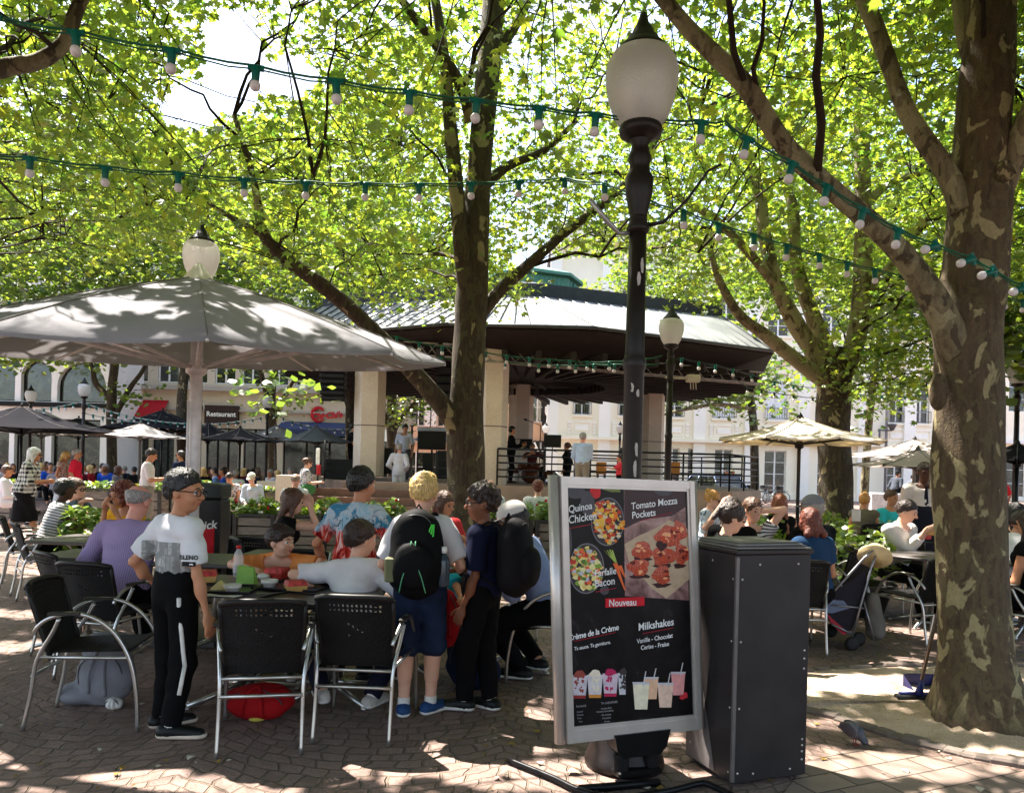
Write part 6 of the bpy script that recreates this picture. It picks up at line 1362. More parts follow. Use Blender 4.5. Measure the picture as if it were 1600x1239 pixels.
        def nf(X, Y, Z):
            az = np.arctan2(X - hc[0], Y - hc[1] + .02); o = amp * (np.sin(X * fq + 2 * np.sin(Z * 60)) * np.sin(Y * fq + 1.7 * np.sin(X * 70)) + .8 * np.sin(Z * fq * .6 + 2 * np.sin(Y * 80)))
            if q and 'curly' not in style: o = o * .7 + .0026 * np.sin(az * 34 + ph_[0] + 3 * np.sin(Z * 45 + ph_[1])) + .0022 * np.sin(az * 57 + Z * 70 + ph_[2]) + .004 * np.sin(az * 5 + ph_[3]) * np.sin(Z * 50 + az * 2)
            return o
        V, F = T.mesh(nf, cutf)
        if len(V): link('hair', npmesh('hair', V, F, HM[hair if style != 'bald' or hair != 'bald' else 'bald']), root)
    if q >= 1:
        for sg in (-1, 1):
            if q == 2:
                m = MB(); m.ball(HP(sg * .14, .345, -.005), .068 * hh, 10, 8); e_ = m.build('eye', M_EYEW, root); m = MB(); m.ball(HP(sg * .145 + .012, .39, -.005), .032 * hh, 8, 6); m.build('iris', M_IRIS, e_)
            else: m = MB(); m.ball(HP(sg * .14, .365, -.005), .045 * hh, 6, 4); m.build('eye', M_IRIS, root)
            m = MB(); m.tube([HP(sg * .06, .425, .095), HP(sg * .14, .425, .125), HP(sg * .235, .36, .1)], [.012 * hh, .018 * hh, .008 * hh], 5); m.build('eyebrow', HM[hair if hair not in ('white', 'grey', 'bald') else 'grey'], root)
        if q == 2: m = MB(); m.ball(HP(0, .415, -.262), (.075 * hh, .03 * hh, .015 * hh), 8, 5, M=Matrix(Rh.tolist())); m.ball(HP(0, .405, -.3), (.065 * hh, .03 * hh, .018 * hh), 8, 5, M=Matrix(Rh.tolist())); m.build('lips', M_LIP if skin != 'brown' else mat('lip_brown', C(120, 66, 58), .5, bump=0), root)
    if glasses:
        m = MB()
        for sg in (-1, 1):
            c_ = HP(sg * .155, .455, .0); pts = [c_ + Rh @ (A(np.sign(math.cos(w)) * abs(math.cos(w)) ** .6 * .115, 0, np.sign(math.sin(w)) * abs(math.sin(w)) ** .6 * .075) * hh) for w in [i * math.tau / 12 for i in range(13)]]; m.tube(pts, .0028 if q == 2 else .005, 5); m.tube([HP(sg * .27, .44, .02), HP(sg * .36, .2, .02), HP(sg * .36, -.02, .0)], .003, 5)
        m.tube([HP(-.045, .46, .02), HP(.045, .46, .02)], .003, 5); gl = m.build('glasses', M_LENS, root)
        if glasses == 'sun': m = MB(); [m.ball(HP(sg * .155, .45, .0), (.11 * hh, .012, .08 * hh), 8, 5, M=Matrix(Rh.tolist())) for sg in (-1, 1)]; m.build('lens', M_LENS, gl)
    if cap is not None:
        T = SDF(vox); T.ell(HP(0, -.07, .18), A(.41, .5, .43) * hh, Rh); V, F = T.mesh(None, lambda X, Y, Z: (.14 * hh - ((X - hc[0]) * Rh[0, 2] + (Y - hc[1]) * Rh[1, 2] + (Z - hc[2]) * Rh[2, 2]))); c_ = link('cap', npmesh('cap', V, F, cap), root)
        m = MB(); n_ = 10; vs_ = []
        for f_ in (.36, .8):
            for i in range(n_ + 1): w = math.pi * (.12 + .76 * i / n_); vs_.append(HP(math.cos(w) * .4 * (1.0 if f_ < .5 else .8), (.05 + math.sin(w) * .36) if f_ < .5 else (.2 + math.sin(w) * .58), .17 + (.0 if f_ < .5 else -.06 + .05 * math.sin(w))))
        vs_ += [v - Rh @ A(0, 0, .012) for v in vs_]; N = n_ + 1
        fs_ = [(i, i + 1, N + i + 1, N + i) for i in range(n_)] + [(2 * N + i, 3 * N + i, 3 * N + i + 1, 2 * N + i + 1) for i in range(n_)] + [(N + i, N + i + 1, 3 * N + i + 1, 3 * N + i) for i in range(n_)]
        m.add(vs_, fs_, True); m.build('brim', cap, c_)
    root['hc'] = 0; del root['hc']
    PINFO = dict(root=root, spine=spine, up=up, fw=fw, rt=rt, s=s, wri=wri, elb=elb, shd=shd, HP=HP, hh=hh, Rh=Rh, neck=neck, Pz=Pz, ank=ank, kne=kne)
    PINFO['W'] = lambda p: Matrix.Translation((x, y, z)) @ Matrix.Rotation(-math.radians(yaw), 4, 'Z') @ Vector(tuple(p))
    return PINFO
def bagpack(info, label, mt, w=.3, h=.44, d=.17, accent=None, straps=True, backoff=.085, zoff=.0, yaw_sh=0):
    """backpack worn on the back: own top-level thing placed at the wearer's back"""
    s, sp = info['s'], info['spine']; W = info['W']; up, fw, rt = [Vector(tuple(info[k])) for k in ('up', 'fw', 'rt')]
    R = info['root'].rotation_euler.to_matrix(); o = W(sp(.16, -backoff)); t = empty('backpack', o, 0, label, 'backpack')
    M = Matrix((R @ rt, R @ fw, R @ up)).transposed().to_4x4(); T = SDF(.0075); T.k = .03
    T.ell((0, -d * .42, zoff), (w / 2, d / 2, h * .5)); T.ell((0, -d * .42, zoff - h * .2), (w * .52, d * .56, h * .3), k=.05); T.ell((0, -d * .3, zoff + h * .22), (w * .42, d * .42, h * .26), k=.05); T.ell((0, -d * .95, zoff - h * .12), (w * .36, d * .22, h * .26), k=.02)
    V, F = T.mesh(wrinkle(.004, 5, .01), lambda X, Y, Z: (Y - .0) + 0 * X + 0 * Z); o_ = link('bag_body', npmesh('bag_body', V, F, mt), t); o_.matrix_basis = M
    m = MB(); m.tube([(-.03, -.02, zoff + h * .46), (0, -.03, zoff + h * .56), (.03, -.02, zoff + h * .46)], .008, 6)
    for sg in (-1, 1):
        m.tube(catmull([(sg * .05, .0, zoff + h * .4), (sg * .068, .03, zoff + h * .44), (sg * .085, .08, zoff + h * .44), (sg * .1, .165, zoff + h * .28), (sg * .11, .19, zoff + h * .02), (sg * .125, .12, zoff - h * .22), (sg * .13, .0, zoff - h * .34)], 4), .017, 8, flat=.4) if straps else None
    q_ = m.build('strap', mt, t); q_.matrix_basis = M
    if accent:
        m = MB()
        for sg in (-1, 1): m.tube(catmull([(sg * .012, -d * 1.0, zoff + h * .16), (sg * .02, -d * 1.13, zoff - h * .05), (sg * .055, -d * 1.12, zoff - h * .25), (sg * .075, -d * .98, zoff - h * .42)], 4), .003, 5)
        a = m.build('piping', accent, t); a.matrix_basis = M
    z_ = MB(); z_.tube(catmull([(-w * .40, -d * .55, zoff - h * .3), (-w * .42, -d * .6, zoff + h * .1), (-w * .25, -d * .66, zoff + h * .38), (0, -d * .7, zoff + h * .45), (w * .25, -d * .66, zoff + h * .38), (w * .42, -d * .6, zoff + h * .1), (w * .40, -d * .55, zoff - h * .3)], 4), .0035, 5); b = z_.build('zip', mat('zip_grey', C(60, 60, 62), .4, bump=0), t); b.matrix_basis = M
    return t, M
TW = cloth('tee_white', C(226, 220, 222)); BLK = cloth('cloth_black', C(13, 12, 14)); NAVY = cloth('cloth_navy', C(24, 27, 52)); JEAN = cloth('denim_dark', C(30, 40, 62), 'denim')
SHB = mat('shoe_black', C(14, 14, 15), .5, bump=0); SHBL = mat('shoe_blue', C(32, 66, 112), .6, bump=0); SHW = mat('shoe_canvas', C(196, 186, 176), .7, bump=0); SHT = mat('shoe_brown', C(96, 70, 54), .6, bump=0)
GUM = mat('gum_sole', C(210, 190, 172), .6, bump=0)
c = G(262, 1146)
c.x += .02
A1 = person('boy in white skyline print tee and black tracksuit trousers standing at the left table end', c.x, c.y, 32, 1.45, kid=True, skin='tan', hair='black', style='short', top=cloth('tee_skyline', C(226, 222, 224), 'city', z0=.90, z1=1.06), sleeve=.78, hem=.02, bottom=BLK, shoes=SHB, sole=GUM,
            head=(94, 6, 0), glasses='clear', lf=(-.13, .03, 0, 20), rf=(.06, -.05, 0, 52), lh=(-.235, .05, .78), rh=(.255, .02, .67), build=.9, q=2, roll=1)
m = MB(); s_ = []
for k, (a, b) in enumerate(((A1['Pz'], A1['kne']['r']), (A1['kne']['r'], A1['ank']['r']))):
    for w in np.linspace(0, 1 if k == 0 else .45, 6 if k == 0 else 3):
        p = a * (1 - w) + b * w; r_ = (.094 * 1.45 + .014) if (k == 0 and w < .1) else (.05 * 1.45 + .017) * (1 - w * .2) if k == 0 else .037 * 1.45 + .018; s_.append(tuple(p + np.array([.88, -.47, 0]) * (r_ + (.024 if k == 0 and w < .75 else .012))))
m.tube(s_, .011, 6, flat=.5); m.build('side_stripe', M_SOLE, A1['root'])
sl = A1['shd']['r'] * .35 + A1['elb']['r'] * .65
def flat_text(parent, body, pos, R3, size, mt, name='print', bold=.0, spacing=1., lift=0.):
    M = Matrix.Translation(Vector(pos)) @ R3.to_4x4(); return sign_text(parent, body, M, size, mt, bold, name, spacing=spacing)
def facing(yaw, pitch=0, roll=0):    # text plane whose front looks towards local yaw (deg clockwise from +Y)
    return Matrix.Rotation(-math.radians(yaw) + math.pi, 3, 'Z') @ Matrix.Rotation(math.pi / 2 - math.radians(pitch), 3, 'X') @ Matrix.Rotation(math.radians(roll), 3, 'Z')
ta = math.radians(-32 + 180 - 8)
M_PRB = mat('print_black', C(26, 26, 28), .7, bump=0)
tn = Vector((math.sin(math.radians(150)), math.cos(math.radians(150)), 0))
flat_text(A1['root'], 'BLENO', Vector(tuple(sl)) + tn * .072 + Vector((0, 0, .006)), facing(150), .032, M_PRB, 'sleeve_print', .0012)
m = MB(); M_ = Matrix.Translation(Vector(tuple(sl)) + tn * .071 + Vector((0, 0, -.016))) @ facing(150).to_4x4(); m.box(-.036, .036, -.014, .01, -.002, .002, M_); m.build('sleeve_bar', M_PRB, A1['root'])
c = XD(548, 5.35)
A2 = person('boy in blue and red tie-dye shirt standing behind the table', c.x, c.y, 4, 1.49, kid=True, skin='tan', hair='black', style='short', top=cloth('tee_tiedye', C(200, 205, 215), 'tiedye', z0=.82, z1=1.28), sleeve=.8, hem=.0, bottom=BLK, shoes=SHB,
            head=(32, 4, 3), lh=(-.27, .2, .80), rh=(.27, .22, .84), lelb=(-.8, -1, -.5), relb=(.8, -1, -.5), lean=8, build=1.02)
c = G(652, 1118)
A3 = person('blond boy in white tee and denim shorts seen from behind', c.x, c.y, 2, 1.46, kid=True, skin='fair', hair='blond', style='quiff', top=TW, sleeve=.85, hem=-.01, bottom=JEAN, bot='bermuda', shoes=SHBL,
            head=(4, 6, 0), lf=(-.085, .0, 0, -10), rf=(.07, .05, 0, 38), lh=(-.19, .18, .84), rh=(.19, .2, .9), lelb=(-.5, -1, -.4), relb=(.5, -1, -.4), build=.96)
M_BPB = cloth('pack_black', C(15, 14, 15), rough=.7); M_GRN = mat('piping_green', C(96, 178, 130), .5, bump=0)
t_, M_ = bagpack(A3, 'black backpack with green piping worn by the blond boy', M_BPB, .31, .5, .19, M_GRN, zoff=-.01)
o = sign_text(t_, '✓', Matrix.Identity(4), .01, M_GRN, 0, 'emblem'); bpy.data.objects.remove(o)
m = MB(); 
for dx in (.0, .012, .024): m.add([(.075 + dx, -.13 - .02, .12 - dx), (.085 + dx, -.135 - .02, .12 - dx), (.10 + dx * .5, -.13 - .02, .165), (.092 + dx * .5, -.13 - .02, .165)], [(0, 1, 2, 3)])
o = m.build('emblem', mat('emblem_green', C(70, 200, 60), .5, bump=0), t_); o.matrix_basis = M_
m = MB(); m.bbox(-.168, -.11, -.16, -.09, -.17, -.03, .008); o = m.build('pocket_can', mat('pouch_olive', C(112, 112, 78), .6, bump=0), t_); o.matrix_basis = M_
m = MB(); m.lathe([(.0, -.19), (.031, -.19), (.033, -.17), (.033, -.05), (.028, -.03), (.014, -.01), (.014, .0), (.0, .0)], 14, (.165, -.1, 0)); bt = empty('water_bottle', t_.location, 0, 'small dark water bottle with white cap in the backpack side pocket', 'bottle')
o = m.build('bottle_body', mat('bottle_smoke', C(60, 70, 78), .2, bump=0), bt); o.matrix_basis = M_; m = MB(); m.lathe([(.017, .0), (.017, .035), (.0, .037)], 12, (.165, -.1, 0)); o = m.build('bottle_cap', M_SOLE, bt); o.matrix_basis = M_
c = G(752, 1112)
A4 = person('curly haired boy in navy tee and black trousers standing in profile', c.x, c.y, -68, 1.40, kid=True, skin='brown', hair='dbrown', style='curly', top=NAVY, sleeve=.85, hem=-.02, bottom=BLK, shoes=SHB,
            head=(-96, 4, 0), glasses='clear', lf=(-.04, .1, 0, -14), rf=(.07, -.03, 0, 10), lh=(-.16, .07, .66), rh=(.12, .26, .84), build=.9)
bagpack(A4, 'plain black backpack on the curly haired boy', cloth('pack_charcoal', C(27, 24, 27), rough=.7), .29, .46, .2, None)
c = XD(545, 4.66)
A5 = person('boy in plain white tee seated with his back to the camera', c.x, c.y, 6, 1.44, pose='sit', kid=True, skin='fair', hair='dbrown', style='short', top=TW, sleeve=.82, hem=0, bottom=cloth('cloth_ink', C(26, 28, 44)), shoes=SHW,
            head=(48, 6, 4), lean=22, roll=-5, lh=('w', P(500, 928, 4.78)), lelb=(-1, -.1, -.3), rh=(.26, .32, .74), lf=(-.16, -.02, .06, -30), rf=(.1, .12, .0, 20), build=1.05, seat=.46)
c = XD(440, 5.8)
A6 = person('boy in orange tee slouching at the far side of the table', c.x, c.y, 172, 1.42, pose='sit', kid=True, skin='fair', hair='dbrown', style='fringe', top=cloth('tee_orange', C(236, 150, 84)), sleeve=.8, bottom=BLK, shoes=SHB,
            head=(112, 2, 0), lean=50, lh=(-.26, .6, .78), rh=(.12, .6, .78), lelb=(-1, .2, .1), relb=(1, .2, .1), seat=.5)
c = XD(700, 5.2)
A7 = person('child in turquoise tee partly hidden behind the blond boy', c.x - .02, c.y, -40, 1.3, pose='sit', kid=True, skin='tan', hair='dbrown', style='short', top=cloth('tee_turquoise', C(40, 160, 178)), sleeve=.9, bottom=BLK, shoes=SHB, lean=35, lh=(-.1, .4, .7), rh=('w', P(722, 940, 5.0)), head=(-50, 20, 0), q=1)
c = XD(190, 5.75)
A8 = person('grey haired man in lilac striped shirt seated with his back turned', c.x, c.y, 10, 1.74, pose='sit', skin='pink', hair='grey', style='bald', top=cloth('shirt_lilac', C(168, 148, 182), 'vstripe', C(146, 126, 168)), sleeve=1.7, bottom=BLK, shoes=SHB, head=(10, 14, 0), lean=10, lh=(-.28, .3, .76), rh=(.2, .35, .76), build=1.18, q=1)
m = MB(); 
A_ = A8; c = XD(205, 7.9)
person('woman with auburn curls and a yellow top at the table', c.x, c.y, -160, 1.66, pose='sit', female=True, skin='tan', hair='auburn', style='bigcurly', top=cloth('top_yellow', C(232, 170, 40)), sleeve=1.1, bottom=BLK, shoes=SHB, lean=12, head=(-150 + 360, 12, 0), lh=(-.1, .3, .95), rh=(.06, .3, .98), q=1)
c = XD(72, 8.5)
person('dark skinned woman in a grey striped top seated at the left', c.x, c.y, 50, 1.66, pose='sit', female=True, skin='dark', hair='black', style='mid', top=cloth('top_grey_stripe', C(226, 222, 220), 'stripe', C(96, 94, 98)), sleeve=.3, bottom=BLK, shoes=SHT, lean=14, head=(40, 6, 0), lh=(-.1, .36, .78), rh=(.16, .4, .78), q=1, vox=.009)
c = XD(98, 9.1)
person('woman in glasses resting her chin on her hand', c.x, c.y, 115, 1.66, pose='sit', female=True, skin='fair', hair='brown', style='bun', top=cloth('jumper_slate', C(84, 100, 112)), sleeve=1.9, bottom=BLK, shoes=SHB, lean=18, glasses='clear', head=(100, 4, 0), lh=(.02, .3, .98), rh=(.12, .36, .80), q=1, vox=.009)
c = G(36, 846)
person('walking woman in a checked blouse and pale headscarf', c.x, c.y, 75, 1.68, female=True, skin='tan', hair='white', style='long', top=cloth('blouse_check', C(232, 228, 222), 'check', C(24, 24, 26)), sleeve=1.3, hem=-.13, bottom=cloth('skirt_black', C(30, 26, 28)), bot='longskirt', shoes=SHB, lean=12, glasses='clear', head=(75, 6, 0), lf=(-.05, -.32, .03, 0), rf=(.05, .22, 0, 0), lh=(-.1, .34, 1.05), rh=(.12, .36, 1.08), loose=2.0, build=1.12, q=1, vox=.01)
c = XD(96, 20)
person('blonde woman in a white skirt looking down', c.x, c.y, 80, 1.68, female=True, skin='tan', hair='blond', style='bob', top=cloth('blouse_cream', C(218, 200, 184), 'floral', C(150, 110, 100)), sleeve=.3, bottom=cloth('skirt_white', C(232, 228, 226)), bot='longskirt', shoes=SHT, head=(60, 26, 0), lh=(-.05, .2, 1.0), q=1, vox=.013)
c = XD(116, 19.6)
R_ = person('grey haired man in a bright red polo and dark trousers', c.x, c.y, 70, 1.74, skin='tan', hair='grey', style='short', top=cloth('polo_red', C(226, 40, 66)), sleeve=.9, hem=-.02, bottom=cloth('trousers_ink', C(34, 36, 50)), shoes=SHT, glasses='sun', head=(60, 4, 0), build=1.15, q=1, vox=.013)
m = MB(); p = R_['W'](R_['wri']['l']); m.add([(-.11, 0, -.34), (.11, 0, -.34), (.12, 0, -.04), (-.12, 0, -.04), (-.11, .07, -.34), (.11, .07, -.34), (.12, .07, -.04), (-.12, .07, -.04)], [(0, 1, 2, 3), (5, 4, 7, 6), (4, 0, 3, 7), (1, 5, 6, 2), (4, 5, 1, 0)]); m.tube([(-.05, .03, -.05), (-.03, .03, .03), (.03, .03, .03), (.05, .03, -.05)], .005, 4)
o = m.build('paper_bag', mat('kraft_paper', C(206, 164, 134), .8, bump=0)); o.location = p - Vector((0, 0, .05)); tag(o, 'brown paper bag carried by the man in red', 'bag')
c = XD(228, 15.5)
R_ = person('person in a pale polo shirt standing and reading a phone', c.x, c.y, 62, 1.74, skin='tan', hair='dbrown', style='short', top=cloth('polo_pale', C(224, 212, 212)), sleeve=.85, hem=-.02, bottom=cloth('trousers_stone', C(150, 140, 132)), shoes=SHT, head=(60, 22, 0), lh=(-.1, .3, 1.12), rh=(.1, .3, 1.12), build=1.05, q=1, vox=.011)
def phone(R_, lab, k='r'):
    p = R_['W'](R_['wri'][k] + np.array([-.02, .08, .03])); m = MB(); m.bbox(-.035, .035, -.004, .004, -.07, .07, .003); o = m.build('smartphone', M_LENS); o.location = p; o.rotation_euler = (-.6, 0, R_['root'].rotation_euler.z); tag(o, lab, 'phone')
phone(R_, 'dark phone held by the reader in the pale polo')
c = XD(281, 20); person('man in sunglasses and dark jacket behind the parasol pole', c.x, c.y, -70, 1.76, skin='tan', hair='dbrown', style='short', top=cloth('jacket_navy', C(34, 40, 62)), sleeve=1.95, hem=-.06, bottom=BLK, shoes=SHB, glasses='sun', head=(-80, 0, 0), q=1, vox=.014)
c = XD(474, 17.5); R_ = person('woman in a patterned blouse typing on her phone', c.x, c.y, 62, 1.66, female=True, skin='fair', hair='brown', style='updo', top=cloth('blouse_grey_floral', C(206, 202, 204), 'floral', C(60, 62, 80)), sleeve=.8, bottom=cloth('skirt_dark', C(54, 46, 50)), bot='longskirt', shoes=SHB, head=(55, 24, 0), lh=(-.08, .3, 1.08), rh=(.1, .3, 1.08), q=1, vox=.013); phone(R_, 'phone held by the woman in the patterned blouse')
p = R_['W']((.02, -.0, .92)); m = MB(); T = SDF(.014); T.ell((0, 0, 0), (.17, .06, .13)); V, F = T.mesh(); o = link('handbag', npmesh('handbag', V, F, cloth('bag_green', C(64, 112, 66)))); o.location = p + Vector((.12, -.16, 0)); tag(o, 'green shoulder bag of the woman with the phone', 'bag')
c = XD(425, 7.25)
person('long haired woman in a black top covering her mouth with her hands', c.x, c.y, 70, 1.66, pose='sit', female=True, skin='fair', hair='brown', style='long', top=BLK, sleeve=.25, bottom=BLK, shoes=SHB, lean=14, head=(75, 8, 0), lh=(-.02, .33, 1.10), rh=(.03, .31, 1.1), lelb=(-.6, .2, -1), relb=(.6, .2, -1), q=1, vox=.009)
c = XD(697, 7.6)
person('brown haired woman in a red top beside the central trunk', c.x - .1, c.y, 150, 1.64, pose='sit', female=True, skin='tan', hair='brown', style='long', top=cloth('top_redcoral', C(196, 56, 58)), sleeve=.6, bottom=BLK, shoes=SHB, head=(125, 12, 0), lean=6, lh=(-.1, .35, .8), rh=(.1, .35, .8), q=1, vox=.009)
c = XD(856, 5.55)
A9 = person('man in a pale blue shirt and white cap eating at the right table', c.x, c.y, -78, 1.74, pose='sit', skin='tan', hair='black', style='short', top=cloth('shirt_pale_blue', C(150, 164, 206)), sleeve=1.8, bottom=BLK, shoes=SHB, lean=24, head=(-85, 22, 0), cap=cloth('cap_white', C(222, 214, 208)), lh=(-.12, .42, .78), rh=(.1, .44, .78), lf=(-.1, .18, 0, 0), rf=(.12, .1, .02, 10), q=1, vox=.008, hem=-.02)
for px, d, lab, hr, st, tp, sk, fem, yw in ((458, 14.5, 'balding man in a pale shirt seated beyond the planters, left one', 'bald', 'bald', C(206, 204, 210), 'pink', False, 5), (764, 13.2, 'balding man seated right of the central trunk beyond the planters', 'bald', 'bald', C(222, 220, 222), 'pink', False, -10), (838, 13.4, 'brown curly haired person in white seated beyond the planters', 'auburn', 'curly', C(228, 224, 226), 'fair', False, 0)):
    c = XD(px, d); person(lab, c.x, c.y, yw, 1.72, pose='sit', skin=sk, hair=hr, style=st, top=cloth('shirt_' + str(px), tp), sleeve=.8, bottom=BLK, shoes=SHB, q=1, vox=.013, female=fem, lean=3)
c = XD(621, 22.4); person('man in a white suit climbing the bandstand steps', c.x, c.y + .0, 5, 1.74, z=.42, skin='pink', hair='grey', style='short', top=cloth('linen_white', C(214, 206, 216)), sleeve=1.95, hem=-.07, bottom=cloth('linen_trousers', C(214, 210, 222)), shoes=SHT, lf=(-.1, -.1, -.0, -12), rf=(.1, .1, .0, 8), lh=(-.2, .12, 1.0), rh=(.2, .1, .98), q=1, vox=.014, loose=1.6)
c = XD(629, 24.2); person('bearded man in a white shirt standing on the stage', c.x, c.y, 190, 1.78, z=PZ, skin='tan', hair='black', style='short', top=cloth('shirt_white_b', C(222, 222, 232)), sleeve=.9, bottom=cloth('trousers_grey', C(90, 88, 92)), shoes=SHB, head=(150, 12, 0), q=1, vox=.014)
c = XD(548, 24.5); person('dark clothed man half hidden behind the first column', c.x, c.y, 60, 1.8, z=PZ, skin='tan', hair='black', style='short', top=BLK, sleeve=.8, bottom=BLK, shoes=SHB, q=0, vox=.016)
c = XD(796, 24); person('dark clothed musician standing behind the railing', c.x, c.y, 90, 1.8, z=PZ, skin='tan', hair='black', style='mid', top=BLK, sleeve=1.9, bottom=BLK, shoes=SHB, lh=(-.1, .35, 1.25), rh=(.1, .35, 1.2), q=0, vox=.016)
c = XD(829, 26); person('drummer sitting behind the cymbals', c.x, c.y, 160, 1.76, pose='sit', z=PZ, skin='tan', hair='brown', style='short', top=cloth('shirt_wine', C(90, 40, 44)), sleeve=.9, bottom=BLK, shoes=SHB, lh=(-.25, .4, .95), rh=(.25, .4, .95), q=0, vox=.016)
c = XD(884, 23.4); person('woman with a brown ponytail at the railing', c.x, c.y, -70, 1.66, z=PZ - .35, female=True, skin='tan', hair='brown', style='ponytail', top=BLK, sleeve=1.9, bottom=BLK, shoes=SHB, head=(-70, 0, 0), q=0, vox=.014)
c = XD(907, 20.3); person('grey haired man in a light blue shirt leaning by the railing', c.x, c.y, 20, 1.74, z=.78, skin='pink', hair='grey', style='short', top=cloth('shirt_lblue', C(178, 194, 222)), sleeve=1.9, hem=-.02, bottom=cloth('trousers_sand', C(150, 140, 128)), shoes=SHB, lh=(-.15, .25, 1.05), rh=(.1, .28, 1.05), q=1, vox=.013, build=1.1)
c = XD(966, 19.6); person('child in a red top behind the lamp post', c.x, c.y, -80, 1.2, z=.75, kid=True, skin='tan', hair='dbrown', style='short', top=cloth('tee_red', C(206, 60, 70)), sleeve=.9, bottom=BLK, shoes=SHB, lh=(-.2, .3, .85), q=0, vox=.013)
def seated(lab, px, d, yw, hd, **kw):
    c = XD(px, d); kw.setdefault('bottom', BLK); kw.setdefault('shoes', SHB); kw.setdefault('q', 1); kw.setdefault('vox', .01); return person(lab, c.x, c.y, yw, pose='sit', head=hd, **kw)
seated('dark haired woman in a black top looking down, beside the menu board', 1116, 6.2, 100, (85, 18, 0), H=1.68, female=True, skin='fair', hair='dbrown', style='ponytail', top=BLK, sleeve=.3, lean=6, lh=(-.1, .35, .8), rh=(.1, .35, .8), vox=.008)
seated('woman with long dark hair and black top seen from behind', 1140, 7.4, 20, (10, 6, 0), H=1.66, female=True, skin='tan', hair='dbrown', style='verylong', top=BLK, sleeve=1.9)
seated('bespectacled woman in a floral blouse above the menu board corner', 1104, 10.8, 120, (105, 14, 0), H=1.66, female=True, skin='fair', hair='gold', style='bun', top=cloth('blouse_blue_floral', C(204, 212, 224), 'floral', C(96, 110, 140)), sleeve=.9, glasses='clear', vox=.011)
seated('woman in a narrow striped top with a hand behind her head', 1168, 7.6, 185, (160, 6, 0), H=1.66, female=True, skin='fair', hair='brown', style='updo', top=cloth('top_stripe_w', C(230, 226, 222), 'stripe', C(60, 58, 62)), sleeve=.4, rh=(.3, .02, 1.18), lh=(-.05, .05, 1.15), relb=(1, .2, .2), lelb=(-1, .2, .2))
seated('woman with long red brown hair and bare shoulders', 1215, 9.6, 5, (5, 4, 0), H=1.66, female=True, skin='tan', hair='red', style='verylong', top=BLK, sleeve=0)
seated('person in a grey cap and black top turned away', 1268, 7.4, -30, (-35, 6, 0), H=1.74, skin='tan', hair='grey', style='short', top=BLK, sleeve=1.6, cap=cloth('cap_grey', C(128, 126, 132)), build=1.1, lh=(-.1, .36, .8))
seated('brown bob haired woman in a blue top on the near chair', 1270, 6.7, -15, (-10, 12, 0), H=1.56, female=True, skin='tan', hair='auburn', style='bob', top=cloth('top_petrol', C(40, 66, 98)), sleeve=.6, lean=6, vox=.009)
seated('woman with a golden bun in an olive vest', 1348, 12.2, 30, (20, 4, 0), H=1.64, female=True, skin='tan', hair='gold', style='bun', top=cloth('vest_olive', C(108, 100, 84)), sleeve=.15, vox=.012)
seated('man in a bright turquoise shirt leaning to one side', 1394, 12.8, 170, (150, 4, 0), H=1.74, skin='tan', hair='brown', style='short', top=cloth('shirt_aqua', C(60, 196, 200)), sleeve=.9, vox=.012, roll=8)
E_ = seated('man in a white shirt eating a burger at the round table', 1394, 8.55, 150, (130, 20, 0), H=1.68, skin='fair', hair='dbrown', style='short', top=cloth('shirt_white_c', C(224, 214, 206)), sleeve=1.75, lean=8, lh=(.03, .36, .92), rh=(-.0, .34, .92), vox=.009, build=1.1)
seated('dark haired woman beyond the mottled trunk', 1578, 8.3, 175, (160, 10, 0), H=1.66, female=True, skin='fair', hair='black', style='long', top=BLK, sleeve=1.5)
seated('person in a white tee bending at the right edge', 1562, 7.7, 60, (60, 30, 0), H=1.7, skin='tan', hair='dbrown', style='short', top=TW, sleeve=.9, lean=30)
seated('woman in a red trimmed black dress cut by the right edge', 1612, 6.5, -30, (-30, 10, 0), H=1.66, female=True, skin='tan', hair='dbrown', style='long', top=BLK, sleeve=.2)
c = XD(1438, 10.2)
WT = person('waiter in a white shirt, dark tie and long apron', c.x, c.y, 190, 1.74, skin='dark', hair='dbrown', style='short', top=cloth('shirt_white_d', C(220, 208, 202)), sleeve=1.9, hem=.03, bottom=BLK, shoes=SHB, head=(190, 12, 0), lh=(-.25, .1, .84), rh=(.22, .12, .86), q=1, vox=.009)
M_AP = cloth('apron_navy', C(34, 34, 44)); T = SDF(.009); T.ell((0, .012, 1.0), (.185, .135, .3)); T.ell((0, .012, .75), (.19, .15, .35), k=.05); V, F = T.mesh(None, lambda X, Y, Z: np.maximum(np.maximum(.03 - Y, np.abs(X) - np.where(Z > 1.14, .09 + (1.32 - Z) * .22, .2)), np.maximum(Z - 1.3, .45 - Z))); link('apron', npmesh('apron', V, F, M_AP), WT['root'])
m = MB(); m.tube([(-.05, .11, 1.3), (-.055, .06, 1.42), (-.04, -.02, 1.46)], .008, 5); m.tube([(.05, .11, 1.3), (.055, .06, 1.42), (.04, -.02, 1.46)], .008, 5); m.prism([(-.012, 1.42), (.012, 1.42), (.03, 1.2), (0, 1.16), (-.03, 1.2)], -.128, -.12, Matrix.Rotation(math.pi / 2, 4, 'X')); m.build('tie', M_AP, WT['root'])
